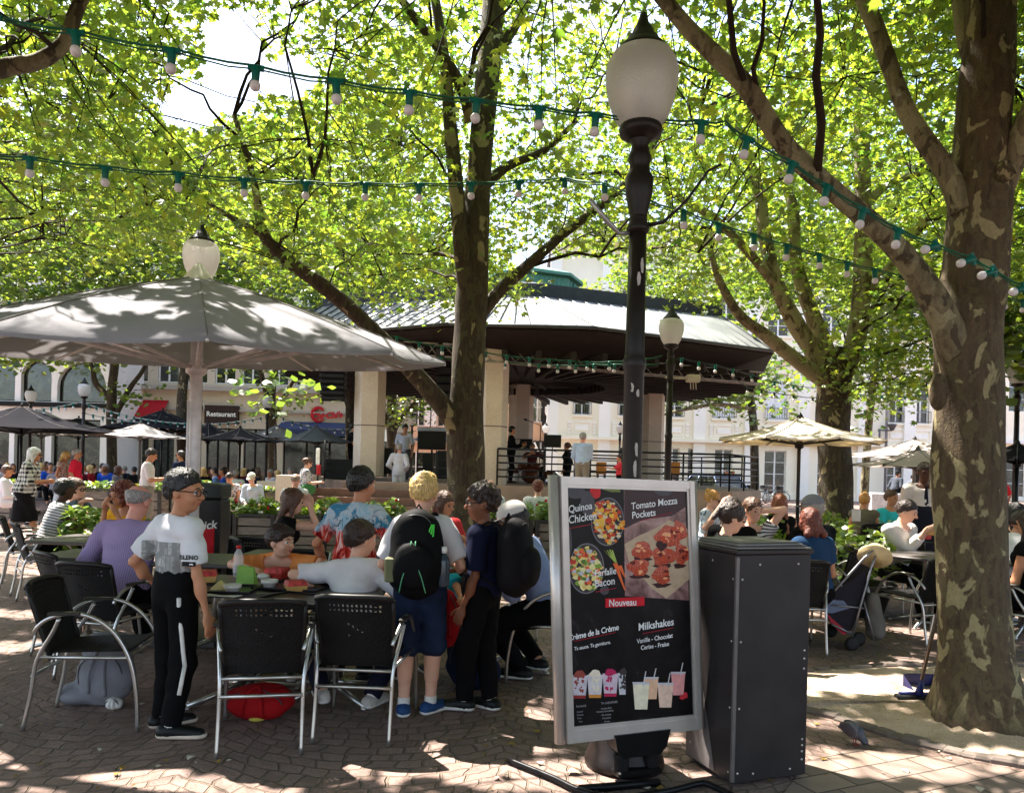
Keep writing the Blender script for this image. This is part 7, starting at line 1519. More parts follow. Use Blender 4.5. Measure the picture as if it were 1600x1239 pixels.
for lab, px, d, yw, st, hr, tp, H_, ps, sk, ex in (
    ('man in a white tee walking by the parked car', 1135, 36, -60, 'short', 'grey', C(228, 226, 228), 1.78, 'stand', 'tan', {}),
    ('person in black and a straw hat next to the man in white', 1143, 38, 120, 'short', 'dbrown', C(36, 34, 38), 1.76, 'stand', 'tan', {'cap': 1}),
    ('person in red standing beyond the right trunk', 1562, 24, 0, 'short', 'dbrown', C(206, 40, 46), 1.7, 'stand', 'tan', {}),
    ('person in grey standing beyond the right trunk', 1545, 18, 20, 'short', 'brown', C(180, 176, 180), 1.72, 'stand', 'tan', {}),
    ('person in coral sitting beyond the waiter', 1468, 27, 0, 'short', 'brown', C(220, 110, 96), 1.7, 'sit', 'tan', {'z': .35}),
    ('man in a black cap hunched on the low wall', 1396, 30, 60, 'short', 'black', C(74, 78, 88), 1.75, 'sit', 'tan', {'z': .55, 'cap': 1, 'lean': 20}),
    ('man in a grey hoodie bending forward on the low wall', 1414, 30, 80, 'short', 'black', C(88, 92, 102), 1.75, 'sit', 'tan', {'z': .5, 'lean': 35}),
    ('dark haired man in black behind the waiter', 1449, 30, 180, 'short', 'black', C(34, 34, 38), 1.78, 'sit', 'tan', {'z': .6})):
    c = XD(px, d); cp = cloth('hat_' + str(px), C(210, 200, 170) if px == 1143 else C(30, 30, 34)) if ex.get('cap') else None
    person(lab, c.x, c.y, yw, H_, pose=ps, skin=sk, hair=hr, style=st, top=cloth('bgtop_%d' % px, tp), sleeve=.9 if ps == 'stand' else 1.8, bottom=BLK, shoes=SHB, q=0, vox=.018, z=ex.get('z', 0), lean=ex.get('lean', 0), cap=cp)
g = XD(1420, 30); m = MB(); m.bbox(-1.6, 2.2, -.4, .4, 0, .95, .03); o = m.build('low_wall', mat('wall_pale', C(206, 202, 206), .8)); o.location = (g.x, g.y + .1, 0); tag(o, 'pale low wall with men sitting on it behind the waiter', 'low wall')
VAR = []
pal = [('white', C(224, 222, 222)), ('black', C(30, 30, 32)), ('red', C(186, 44, 48)), ('sky blue', C(120, 150, 190)), ('wine', C(96, 34, 44)), ('navy', C(40, 46, 74)), ('grey', C(140, 138, 142)), ('royal blue', C(38, 80, 176)), ('pink', C(214, 150, 150)), ('beige', C(190, 168, 140))]
crowd = [(2, 27, 0), (18, 30, 1), (38, 31, 5), (58, 30, 9), (76, 30, 7), (86, 27, 6), (104, 31, 1), (134, 31, 0), (143, 29, 2), (142, 33, 8), (156, 31, 1), (178, 27, 6), (196, 32, 5), (318, 27, 1), (322, 31, 3), (330, 33, 4), (346, 31, 2), (366, 26, 0), (376, 31, 4), (384, 33, 8), (300, 32, 5), (405, 30, 1), (424, 31, 0), (436, 29, 6), (338, 28, 3), (210, 30, 1), (404, 33, 9), (450, 32, 2), (10, 33, 3), (48, 28, 6), (120, 28, 4), (68, 34, 0), (166, 29, 7), (188, 30, 9), (352, 27, 7), (392, 27, 5)]
refs = {0: 'left edge', 1: 'left arches', 2: 'arch lamp', 3: 'white parasol', 4: 'big pole', 5: 'restaurant sign', 6: 'slate parasol'}
protos = {}
NOUN = ['beneath the left charcoal parasol', 'in front of the second arch', 'below the arch lamp', 'in the shade of the white parasol', 'close behind the pale pole', 'under the restaurant sign', 'near the slate parasol']
HAIRS = [('black', 'short'), ('brown', 'long'), ('grey', 'short'), ('blond', 'bob'), ('dbrown', 'mid')]
for i, (px, d, ci) in enumerate(crowd):
    key = (ci, i % 5); hr, st = HAIRS[i % 5]; c = XD(px, d * .84); yw = RNG.uniform(0, 360)
    place = NOUN[0 if px < 40 else 1 if px < 90 else 2 if px < 150 else 3 if px < 240 else 4 if px < 325 else 5 if px < 400 else 6]
    hn = {'black': 'black', 'brown': 'long brown', 'grey': 'grey', 'blond': 'blond', 'dbrown': 'dark brown'}[hr]
    depth = 'front row' if d < 29 else 'middle row' if d < 32 else 'back row'
    person(f'{hn} haired diner in {pal[ci][0]} {place}, {depth}', c.x, c.y, yw, RNG.uniform(1.6, 1.78), pose='sit', z=0, skin=['fair', 'tan', 'brown'][i % 3], hair=hr, style=st, top=cloth('crowd_' + pal[ci][0].replace(' ', '_'), pal[ci][1]), sleeve=.8, bottom=BLK, shoes=None, q=0, vox=.022, lean=8, group='diners on the far terrace')
g = XD(375, 17.5)
m = empty('park_bench', (g.x, g.y, 0), 0, 'long dark bench with two seated women beyond the litter bin', 'bench'); b = MB(); [b.box(-1, 1, -.2 + k * .1, -.12 + k * .1, .42, .45) for k in range(4)]; b.build('seat', M_BOARD, m)
for sx in (-.85, .85): b = MB(); b.box(sx - .03, sx + .03, -.2, .2, 0, .42); b.build('leg', M_PLF, m)
seated('woman in a floral dress reading on the far bench', 358, 17.4, 175, (180, 28, 0), H=1.64, female=True, skin='tan', hair='dbrown', style='mid', top=cloth('dress_floral', C(206, 190, 186), 'floral', C(60, 50, 56)), sleeve=.3, bottom=cloth('dress_floral', C(0, 0, 0)), vox=.014)
seated('woman with a white hat and blue jeans on the far bench', 393, 17.4, 160, (190, 20, 0), H=1.64, female=True, skin='fair', hair='dbrown', style='mid', top=cloth('shirt_palegrey', C(196, 204, 220)), sleeve=1.6, bottom=JEAN, vox=.014, cap=cloth('hat_white', C(226, 220, 206)))
seated('person in white shirt and white trousers at the left edge', 6, 16.5, 60, (60, 10, 0), H=1.7, female=True, skin='tan', hair='brown', style='mid', top=cloth('shirt_white_e', C(226, 222, 226)), sleeve=1.5, bottom=cloth('trousers_white', C(220, 218, 222)), vox=.014)
M_FRM = mat('menu_frame_alu', C(204, 194, 186), .35, .55, var=.08, bump=.05)
TL, TR, BL, BR = P(875, 744, 3.59), P(1083, 752, 3.86), P(886, 1161, 3.59), P(1095, 1138, 3.86)
mn = (TR - TL).cross(BL - TL).normalized(); mn = -mn if mn.y > 0 else mn      # towards the camera
def BIL(u, v, w=0.0): return TL * (1 - u) * (1 - v) + TR * u * (1 - v) + BL * (1 - u) * v + BR * u * v + mn * w
mb = empty('menu_board', XD(985, 3.6), 0, 'tall silver framed menu board with food photographs on a sprung foot', 'menu board')
off = mb.location.copy()
class LB(MB):
    def quad(s, u0, v0, u1, v1, w0, w1=None):
        w1 = w0 if w1 is None else w1
        if w1 == w0: return s.add([BIL(u0, v1, w0) - off, BIL(u1, v1, w0) - off, BIL(u1, v0, w0) - off, BIL(u0, v0, w0) - off], [(0, 1, 2, 3)])
        vs = [BIL(u, v, w) - off for w in (w0, w1) for v in (v1, v0) for u in (u0, u1)]
        return s.add(vs, [(0, 2, 3, 1), (4, 5, 7, 6), (0, 1, 5, 4), (2, 6, 7, 3), (0, 4, 6, 2), (1, 3, 7, 5)])
    def blob(s, cu, cv, ru, rv, w, n=20, wob=0., seed=0, h=0., rot=0.):
        r = random.Random(seed); ph = [r.uniform(0, 6.28) for _ in range(3)]; vs = [BIL(cu, cv, w + h) - off]
        for i in range(n):
            a = math.tau * i / n; k = 1 + wob * (math.sin(3 * a + ph[0]) + .6 * math.sin(5 * a + ph[1]) + .5 * math.sin(8 * a + ph[2])) / 2; x, y = math.cos(a) * ru * k, math.sin(a) * rv * k
            vs.append(BIL(cu + x * math.cos(rot) - y * math.sin(rot) * .5, cv + x * math.sin(rot) * .5 + y * math.cos(rot), w) - off)
        return s.add(vs, [(0, 1 + (i + 1) % n, 1 + i) for i in range(n)])
    def poly(s, pts, w): return s.add([BIL(u, v, w) - off for u, v in pts], [tuple(range(len(pts)))])
m = LB(); m.quad(0, .0, .034, 1, -.03, .012); m.quad(.964, .0, 1, 1, -.03, .012); m.quad(.034, 0, .964, .03, -.03, .01); m.quad(.034, .955, .964, 1, -.03, .01)
m.quad(.034, .03, .05, .955, -.02, .004); m.quad(.946, .03, .964, .955, -.02, .004); m.quad(.05, .03, .946, .042, -.02, .002); m.quad(.05, .94, .946, .955, -.02, .002); m.build('frame', M_FRM, mb)
for u_, r_ in ((-.028, .028), (1.025, .02)): m = LB(); m.tube([BIL(u_, -.004, -.03) - off, BIL(u_, 1.004, -.03) - off], r_, 14); m.build('side_rail', M_FRM, mb)
m = LB(); m.quad(.02, .01, .98, .99, -.075, -.034); m.build('back_box', mat('menu_back', C(120, 114, 110), .5, .3, bump=0), mb)
def pm(name, col, rough=.35): return mat('poster_' + name, C(*col), rough, var=.12, scale=30, bump=0)
def poster_base():
    t = NT('poster_black'); co = t.coord(); n = t.noise(co, 6, 5, .6, 1.2); return t.fin(t.pbsdf(t.ramp(n, [(.4, C(14, 11, 12)), (.62, C(26, 22, 24)), (.72, C(66, 60, 63))]), .3, 0, None, Specular_IOR_Level=.22))
m = LB(); m.quad(.05, .042, .946, .94, -.004); po = m.build('poster', poster_base(), mb)
W0 = .0; 
def pu(px): return (px - 875) / 208.0 * 1.0
def UV(px, py):
    u, v = .5, .5
    for _ in range(12):
        c = BIL(u, v); f = lambda q: ((q.x * cr + (q.z - EYE) * sr) / q.y * FPX + AX, AY - (-q.x * sr + (q.z - EYE) * cr) / q.y * FPX)
        a = f(c); e = 1e-3; b = f(BIL(u + e, v)); d = f(BIL(u, v + e)); J = np.array([[(b[0] - a[0]) / e, (d[0] - a[0]) / e], [(b[1] - a[1]) / e, (d[1] - a[1]) / e]]); s_ = np.linalg.solve(J, [px - a[0], py - a[1]]); u += s_[0]; v += s_[1]
    return u, v
U0, U1, V0, V1 = .051, .945, .043, .939
cl_ = lambda u, v: (min(max(u, U0), U1), min(max(v, V0), V1))
def pblob(px, py, rx, ry, w, mt, name, wob=0., seed=0, h=0., rot=0., n=20):
    m = LB(); u, v = UV(px, py); m.blob(u, v, rx / 208, ry / 400, w, n, wob, seed, h, rot)
    return m
def addblob(m, px, py, rx, ry, w, **k): u, v = UV(px, py); m.blob(u, v, rx / 208, ry / 400, w, k.get('n', 16), k.get('wob', 0), k.get('seed', 0), k.get('h', 0), k.get('rot', 0)); return m
def ppoly(pts, w, mt, name): m = LB(); m.poly([cl_(*UV(*p)) for p in pts], w); return m.build(name, mt, po)
w_ = -.0034
def slabm():
    t = NT('poster_slab'); co = t.coord(); n = t.noise(co, 9, 5, .6, .8); return t.fin(t.pbsdf(t.ramp(n, [(.35, C(96, 62, 62)), (.52, C(150, 112, 108)), (.7, C(186, 152, 146))]), .2))
ppoly([(975, 758), (1071, 768), (1077, 938), (977, 931)], w_, slabm(), 'photo_ground')
ppoly([(976, 758), (1071, 768), (1072, 792), (1050, 806), (1004, 812), (976, 826)], w_ + .0004, pm('shadowband', (66, 44, 46)), 'photo_shade')
ppoly([(976, 850), (1000, 836), (1020, 828), (1046, 812), (1075, 826), (1077, 905), (1042, 935), (1020, 920), (1002, 900), (984, 882)], w_ + .0007, pm('parchment', (196, 168, 138)), 'parchment')
m = LB(); 
for k, (px, py, rx, ry) in enumerate(((1044, 838, 20, 17), (1062, 830, 12, 16), (1004, 860, 16, 14), (1038, 868, 20, 15), (1066, 866, 12, 16), (998, 886, 17, 13), (1034, 898, 14, 15))): addblob(m, px, py, rx, ry, w_ + .0011 + k * .00015, wob=.22, seed=k, n=22, h=.0015)
def crumb():
    t = NT('poster_crumb'); co = t.coord(); n = t.noise(co, 170, 4, .7); return t.fin(t.pbsdf(t.ramp(n, [(.3, C(70, 12, 8)), (.44, C(160, 44, 22)), (.58, C(214, 84, 46)), (.75, C(246, 164, 116))]), .3))
m.build('fried_pockets', crumb(), po)
m = LB(); R_ = random.Random(4)
for k, (px, py) in enumerate(((1044, 838), (1062, 830), (1004, 860), (1038, 868), (1066, 866), (998, 886), (1034, 898))):
    for j in range(9): m.cur = R_.randrange(3); addblob(m, px + R_.uniform(-9, 9), py + R_.uniform(-8, 8), R_.uniform(1.5, 5), R_.uniform(1.5, 4), w_ + .0028 + .00002 * j, wob=.4, seed=k * 9 + j, n=9)
m.build('crumbs', [pm('crumb_l', (250, 170, 120)), pm('crumb_m', (196, 70, 36)), pm('crumb_d', (110, 26, 14))], po)['kind'] = 'stuff'  # lighter and darker dabs: highlights and shading painted onto the printed pockets
m = LB()
for k, (px, py, rx, ry) in enumerate(((1034, 852, 9, 8), (1004, 874, 14, 5), (1036, 884, 15, 4), (1000, 900, 16, 4), (1034, 914, 14, 4), (1062, 884, 10, 4))): addblob(m, px, py, rx, ry, w_ + .00095 if k else w_ + .0026, wob=.3, seed=k + 40)
m.build('dark_shade', pm('deepbrown', (58, 22, 20)), po)
def bowl(px, py, rx, ry, rot, pal_, seed, name):
    m = LB(); addblob(m, px, py, rx, ry, w_ + .0006, n=40, rot=rot); b = m.build(name, pm('bowl_rim', (120, 116, 122)), po)
    m = LB(); addblob(m, px, py, rx * .95, ry * .95, w_ + .0009, n=40, rot=rot); m.build('bowl_inside', pm('bowl_in', (58, 50, 52)), b)
    R_ = random.Random(seed); ms = [pm(f'{name}_{i}', c) for i, c in enumerate(pal_)]; m = LB()
    for i in range(210):
        a = R_.uniform(0, 6.28); r_ = math.sqrt(R_.uniform(0, 1)) * .86; x, y = math.cos(a) * r_ * rx, math.sin(a) * r_ * ry; X, Y = x * math.cos(rot) - y * math.sin(rot), x * math.sin(rot) + y * math.cos(rot); m.cur = R_.randrange(len(ms)); s_ = R_.uniform(1.6, 5)
        addblob(m, px + X, py + Y, s_, s_ * R_.uniform(.6, 1.1), w_ + .0012 + i * .000012, n=8, wob=.35, seed=i)
    m.build('food', ms, b)
bowl(950, 815, 26, 38, -.25, [(226, 204, 168), (226, 204, 168), (238, 150, 40), (240, 120, 30), (206, 176, 130), (196, 60, 30), (34, 28, 30), (244, 190, 70)], 3, 'quinoa_bowl')
bowl(917, 888, 27, 39, -.22, [(236, 214, 130), (130, 160, 60), (236, 110, 60), (240, 226, 160), (90, 120, 50), (196, 190, 200), (226, 190, 110), (196, 60, 40)], 8, 'pasta_bowl')
m = LB(); m.cur = 0
for a, b in (((961, 880), (977, 922)), ((968, 884), (977, 902))): m.poly([cl_(*UV(a[0] - 3, a[1])), cl_(*UV(a[0] + 4, a[1] - 1)), cl_(*UV(b[0] + 1, b[1])), cl_(*UV(b[0] - 1, b[1]))], w_ + .0008)
m.cur = 1
for dx in (-9, -5, -1, 3): m.poly([UV(962, 880), UV(965, 880), UV(955 + dx, 858 + abs(dx) * .4), UV(953 + dx, 859)], w_ + .00085)
m.build('carrots', [pm('carrot', (232, 104, 50)), pm('carrot_top', (170, 190, 90))], po)
m = LB(); addblob(m, 931, 766, 8, 13, w_ + .0004, wob=.1); m.build('red_pepper', pm('pepper', (206, 30, 34)), po)
m = LB(); addblob(m, 957, 763, 13, 6, w_ + .0004, wob=.4); m.build('green_sprig', pm('sprig', (120, 130, 60)), po)
for a_ in ((899, 768, 16, 11, .0003), (919, 787, 11, 20, .0004), (889, 845, 5, 24, .0003), (1037, 767, 14, 8, .0009), (945, 922, 7, 7, .0005)): m = LB(); addblob(m, *a_[:4], w_ + a_[4], wob=.05); m.build('grey_disc', pm('greydisc', (78, 74, 78)), po)
m = LB(); m.poly([UV(946, 935), UV(1007, 932), UV(1007, 946), UV(946, 949)], w_ + .0032); m.build('red_label', pm('labelred', (206, 22, 40)), po)
M_RULE = pm('rule', (150, 24, 40))
for a, b in (((889, 825), (925, 818)), ((1000, 813), (1050, 800)), ((930, 924), (962, 918)), ((897, 1001), (962, 987)), ((1004, 989), (1052, 980))): m = LB(); m.poly([UV(*a), UV(*b), UV(b[0], b[1] + 1.3), UV(a[0], a[1] + 1.3)], w_ + .0034); m.build('red_rule', M_RULE, po)
M_PW = mat('poster_letters', C(236, 232, 230), .4, bump=0); M_PG = mat('poster_small_letters', C(176, 170, 172), .4, bump=0)
def ptext(body, px, py, hpx, slope, bold=.014, mt=None, align='LEFT', spacing=.98, cond=.8):
    """lettering laid on the board; px,py = baseline start in the photo, slope in pixels per pixel"""
    vs, fs = text_mesh(body, 1.0, bold, align, 0, 0, spacing); m = LB(); sc = hpx / .73
    m.add([BIL(*UV(px + v.x * sc * cond + 0, py - v.y * sc - slope * v.x * sc * cond), w_ + .0042) - off for v in vs], [tuple(f) for f in fs]); return m.build('lettering', mt or M_PW, po)
ptext('Quinoa', 888, 801, 11.5, .17); ptext('Chicken', 888, 818, 12.5, .17); ptext('Farfalle', 929, 901, 11, .15); ptext('Bacon', 929, 917, 12, .15)
ptext('Tomato Mozza', 986, 796, 11, .13); ptext('Pockets', 987, 810, 11, .13); ptext('Nouveau', 951, 947, 11, .04)
ptext('Crème de la Crème', 888, 1001, 9.3, .225, .02, spacing=.95); ptext('Ta sauce. Ta garniture.', 897, 1016, 5.8, .19, .015)
ptext('Milkshakes', 997, 985, 12, .16); ptext('Vanille - Chocolat', 995, 1005, 7.2, .17, .015); ptext('Cerise - Fraise', 1001, 1015, 7, .15, .015)
for i, (s_, px, py, h_) in enumerate((('TA SAUCE', 900, 1105, 3.2), ('Caramel', 901, 1113, 2.6), ('Chocolat', 901, 1118, 2.6), ('Fraise', 902, 1123, 2.6), ('Coco', 904, 1128, 2.6), ('TA GARNITURE', 939, 1100, 3.4), ('Caramel, Daim', 939, 1108, 2.6), ('Noisettes Caramélisées', 932, 1113, 2.6), ('Dés de fraise', 940, 1118, 2.6), ('Croustillant', 941, 1123, 2.6), ('Nougat', 944, 1128, 2.6))): ptext(s_, px, py, h_, .1, .0, M_PG)
def cup(px, py, w, h, fill, topc, base=None, straw=False, k=0, clip=False):
    m = LB(); q = lambda a, b: cl_(*UV(a, b)); m.poly([q(px - w * .62, py - h), q(px + w * (.62 if not clip else .3), py - h), q(px + w * (.46 if not clip else .3), py), q(px - w * .46, py)], w_ + .0012 + k * .0002); c_ = m.build('cup', pm('cup_%d_%d' % (px, py), fill), po)
    m = LB()
    if topc: R_ = random.Random(px); addblob(m, px, py - h * 1.05, w * .42, h * .16, w_ + .0016 + k * .0002, wob=.2, seed=px); [addblob(m, px + R_.uniform(-.35, .3) * w, py - h * R_.uniform(.3, .95), R_.uniform(1, 2.5), R_.uniform(1, 3.5), w_ + .0017 + k * .0002 + i * .00001, wob=.4, seed=i, n=8) for i in range(14 if not straw else 0)]; m.build('topping', pm('top_%d_%d' % (px, py), topc), c_)
    if base: m = LB(); m.poly([q(px - w * .5, py - h * .14), q(px + w * .5, py - h * .14), q(px + w * .45, py), q(px - w * .45, py)], w_ + .0019 + k * .0002); m.build('sauce', pm('sau_%d' % px, base), c_)
    if straw: m = LB(); m.poly([q(px + 2, py - h * .85), q(px + 4, py - h * .85), q(px + 8, py - h * 1.42), q(px + 6.5, py - h * 1.42)], w_ + .0021 + k * .0002); m.poly([q(px - w * .66, py - h * 1.02), q(px + w * .66, py - h * 1.02), q(px + w * .6, py - h * .93), q(px - w * .6, py - h * .93)], w_ + .002 + k * .0002); m.build('lid_straw', pm('lid', (206, 200, 204)), c_)
cup(906, 1091, 20, 36, (206, 196, 202), (150, 70, 60), (150, 50, 50)); cup(930, 1090, 20, 36, (214, 204, 204), (236, 220, 196), (214, 140, 60)); cup(954, 1088, 20, 36, (214, 190, 202), (190, 40, 90), (190, 40, 80)); cup(974, 1085, 13, 34, (206, 200, 206), (70, 60, 60), None, clip=True)
cup(1018, 1092, 18, 34, (236, 186, 150), None, straw=True, k=0); cup(1060, 1086, 18, 36, (236, 160, 156), None, straw=True, k=0); cup(1002, 1108, 21, 42, (240, 226, 196), None, straw=True, k=3); cup(1040, 1105, 20, 38, (238, 200, 176), None, straw=True, k=3)
m = LB(); addblob(m, 1071, 1086, 4, 5, w_ + .0022, wob=.2); addblob(m, 1066, 1089, 4, 4, w_ + .0023, wob=.2); m.build('strawberry', pm('strawb', (206, 50, 60)), po)
M_RUB = mat('black_rubber', C(28, 26, 26), .6, bump=0); M_BASE = mat('base_steel', C(30, 29, 30), .35, .6)
cpt = (BIL(.28, 1.0, -.03) + BIL(.78, 1.0, -.03)) / 2 - off; bm = cpt.z
ax_ = (TR - TL); ax_.z = 0; ax_.normalize(); MM = Matrix.Translation(Vector((cpt.x, cpt.y, 0))) @ Matrix.Rotation(math.atan2(ax_.y, ax_.x), 4, 'Z')
m = MB(); m.prism([(-.15, bm + .02), (.16, bm + .02), (.14, bm - .06), (.105, bm - .095), (-.1, bm - .095), (-.135, bm - .06)], -.05, .05, MM @ Matrix.Rotation(math.pi / 2, 4, 'X')); m.build('bracket', M_BASE, mb)
for sx in (-.085, .085):
    m = MB(); pr = []
    for k in range(13): z = .045 + (bm - .14) * k / 12; pr += [(.038, z), (.030, z + .006)]
    m.lathe(pr, 18); o = m.build('spring', M_RUB, mb); o.matrix_basis = MM @ Matrix.Translation((sx, 0, 0))
m = MB(); m.bbox(-.12, .12, -.045, .045, .03, .06, .008, MM); m.build('foot_plate', M_BASE, mb)
def gl(px, py): return Vector(G(px, py, .02)) - Vector((off.x, off.y, 0))
m = MB(); 
m.tube(catmull([gl(795, 1187), gl(862, 1214), gl(905, 1234), gl(960, 1246), gl(1040, 1236), gl(1090, 1224), gl(1110, 1226), gl(1160, 1250)], 5), .016, 8); m.tube([gl(905, 1232), gl(1030, 1222)], .02, 8); m.tube([gl(930, 1240), gl(990, 1290)], .02, 8); m.build('base_frame', M_BASE, mb)

M_CAB = mat('cabinet_panel', C(50, 45, 45), .4, .0, var=.32, scale=3, bump=.08, bscale=80)
cA = G(1143, 1232); cB = G(1259, 1216); cC = G(1043, 1192); dx_ = (cB - cA); dy_ = (cC - cA); zt = 1.12
cab = empty('utility_cabinet', cA, 0, 'tall black riveted cabinet to the right of the menu board', 'cabinet'); ex = dx_.normalized(); ey = Vector((-ex.y, ex.x, 0)); wx = dx_.length; wy = .40
MC = Matrix((ex, ey, Vector((0, 0, 1)))).transposed().to_4x4()
m = MB(); m.bbox(0, wx, 0, wy, .02, zt, .006, MC); m.build('body', M_CAB, cab)
m = MB(); m.bbox(-.012, wx + .008, -.012, wy + .01, zt + .001, zt + .022, .004, MC); m.build('lid', M_CAB, cab)
m = MB(); m.bbox(-.006, .012, -.006, .012, .03, zt - .01, .003, MC); m.build('corner_trim', mat('trim_grey', C(120, 114, 112), .4, .5, bump=0), cab)
m = MB()
for (a, z) in [(.03, z) for z in (.07, .38, .7, 1.0)] + [(wx - .03, z) for z in (.1, .14, .17, .2, .55, .6, .64)] + [(.13, 1.07), (wx - .08, 1.07), (.12, .06), (wx - .1, .06)]: m.ball(MC @ Vector((a, -.001, z)), (.006, .004, .006), 8, 5)
for (b, z) in [(.03, z) for z in (.07, .38, .7, 1.0)] + [(.36, .1), (.36, .3), (.2, 1.07)]: m.ball(MC @ Vector((-.001, b, z)), (.004, .006, .006), 8, 5)
m.build('rivets', M_FRM, cab)
m = MB(); m.add([MC @ Vector((-.0025, wy - .004, .03)), MC @ Vector((-.0025, .14, .03)), MC @ Vector((-.0025, .17, .14)), MC @ Vector((-.0025, wy - .12, .5)), MC @ Vector((-.0025, wy - .004, .62))], [(4, 3, 2, 1, 0)]); m.build('reflection_patch', mat('reflection_grey', C(120, 112, 110), .45, .2, var=.25), cab)  # grey patch painted in place of light reflected on the left face
for k in range(4):
    m = MB(); m.bbox(-.005 + .01 * k, wx * .97 - .01 * k, .0 + .005 * k, wy * .85, zt + .026 + k * .0075, zt + .032 + k * .0075, .002, MC @ Matrix.Rotation(.03 * (k - 1), 4, 'Z')); o = m.build('place_mat', mat('mat_grey_%d' % (k % 2), C(*((150, 144, 142), (92, 88, 88))[k % 2]), .4, bump=0)); o.location = cA
    tag(o, ('lowest', 'second', 'third', 'topmost')[k] + ' plastic mat in the pile on the black cabinet', 'place mat', 'mats piled on the cabinet')
m = MB(); m.tube([Vector((0, 0, 0)), Vector((.001, 0, 0))], .001, 4)

TZ = .732
def on(px, py, z=TZ): return G(px, py, z)
def lay(o, p, rz=0., lab='', cat='', grp=None): o.location = p; o.rotation_euler = (0, 0, rz); return tag(o, lab, cat, grp)
m = MB(); m.smooth = False; m.bbox(-.2, .2, -.14, .14, 0, .006, .003); m.box(-.205, .205, -.145, -.135, .006, .016); m.box(-.205, .205, .135, .145, .006, .016); m.box(-.205, -.195, -.135, .135, .006, .016); m.box(.195, .205, -.135, .135, .006, .016)
M_TRAY = mat('tray_black', C(30, 28, 30), .35, bump=0); tray = m.build('serving_tray', M_TRAY); lay(tray, on(345, 922), .05, 'black tray with sauce pot and wrappers beside the standing boy', 'tray', 'black serving trays')
TRZ = TZ + .006
for px, py, rz, lab, z in ((458, 918, -.15, 'black tray between the orange boy and the seated boy', TZ), (470, 937, -.4, 'tray corner under the arm of the boy in white', TZ), (112, 812, .2, 'black tray on the table of the women at the left', TZ), (1440, 848, .1, 'tray in front of the man eating a burger', TZ)):
    o = tray.copy(); COL.objects.link(o); lay(o, on(px, py, z), rz, lab, 'tray', 'black serving trays')
def carton(name, w, d, h, mt, lid=None):
    m = MB(); m.v = [(-w / 2 * .85, -d / 2 * .85, 0), (w / 2 * .85, -d / 2 * .85, 0), (w / 2 * .85, d / 2 * .85, 0), (-w / 2 * .85, d / 2 * .85, 0), (-w / 2, -d / 2, h * .55), (w / 2, -d / 2, h * .55), (w / 2, d / 2, h * .55), (-w / 2, d / 2, h * .55), (-w / 2 * .86, -d / 2 * .86, h), (w / 2 * .86, -d / 2 * .86, h), (w / 2 * .86, d / 2 * .86, h), (-w / 2 * .86, d / 2 * .86, h)]
    m.f = [(3, 2, 1, 0), (0, 1, 5, 4), (1, 2, 6, 5), (2, 3, 7, 6), (3, 0, 4, 7), (4, 5, 9, 8), (5, 6, 10, 9), (6, 7, 11, 10), (7, 4, 8, 11), (8, 9, 10, 11)]; m.mi = [0] * 5 + [1] * 5; m.sm = [False] * 10; return m.build(name, [mt, lid or mt])
M_CRED = mat('carton_red', C(190, 60, 54), .5, bump=0, var=.5, scale=30); M_CTAN = mat('carton_tan', C(206, 160, 92), .6, bump=0); M_PAP = mat('paper_white', C(226, 220, 210), .7, bump=0); M_WRAP = mat('wrap_yellow', C(230, 206, 140), .6, bump=0)
lay(carton('burger_box', .13, .13, .07, M_CTAN, M_CRED), on(322, 908, TRZ), .3, 'red topped burger carton on the left tray', 'burger box', 'burger cartons'); lay(carton('burger_box', .13, .13, .07, M_CRED, M_CRED), on(433, 903, TRZ), -.2, 'open red burger carton before the orange boy', 'burger box', 'burger cartons')
lay(carton('burger_box', .12, .12, .06, M_CTAN, M_CRED), on(462, 922, TRZ), .5, 'round printed burger wrapper near the seated boy elbow', 'burger box', 'burger cartons'); lay(carton('burger_box', .11, .11, .05, M_CRED), on(1445, 842, TRZ), .2, 'red carton on the tray of the man in white', 'burger box', 'burger cartons')
for px, py, lab in ((363, 926, 'left white sauce pot at the tray edge'), (421, 918, 'right white sauce pot in front of the orange boy')):
    m = MB(); m.lathe([(.0, 0), (.036, 0), (.04, .028), (.05, .03), (.052, .05), (.046, .05), (.038, .034), (.0, .03)], 20); lay(m.build('sauce_pot', M_PAP), on(px, py), 0, lab, 'pot', 'white sauce pots')
m = MB(); m.prism([(-.022, 0), (.022, 0), (.028, .095), (-.028, .095)], -.016, .016, Matrix.Rotation(math.pi / 2, 4, 'X')); lay(m.build('snack_carton', [mat('carton_print', C(226, 178, 60), .5, bump=0, var=.5, scale=40)]), on(306, 931), .3, 'small printed snack carton at the left table edge', 'carton')
m = MB(); m.v = [(-.07, 0, 0), (.05, .01, 0), (.06, .05, 0), (-.06, .05, 0), (-.07, .02, .11), (.03, .03, .1), (.035, .04, .1), (-.06, .04, .112)]; m.f = [(0, 1, 5, 4), (1, 2, 6, 5), (2, 3, 7, 6), (3, 0, 4, 7), (4, 5, 6, 7), (3, 2, 1, 0)]; m.mi = [0] * 6; m.sm = [False] * 6; lay(m.build('salad_box', mat('box_lime', C(136, 180, 80), .5, bump=0)), on(384, 912, TRZ), -.2, 'lime green salad box standing behind the sauce pot', 'box')
m = MB(); m.prism([(-.05, 0), (.06, 0), (.05, .004), (.0, .05), (-.045, .01)], -.04, .04, Matrix.Rotation(math.pi / 2, 4, 'X')); lay(m.build('folded_wrapper', M_WRAP), on(343, 920, TRZ), .2, 'pale yellow folded wrapper on the left tray', 'wrapper')
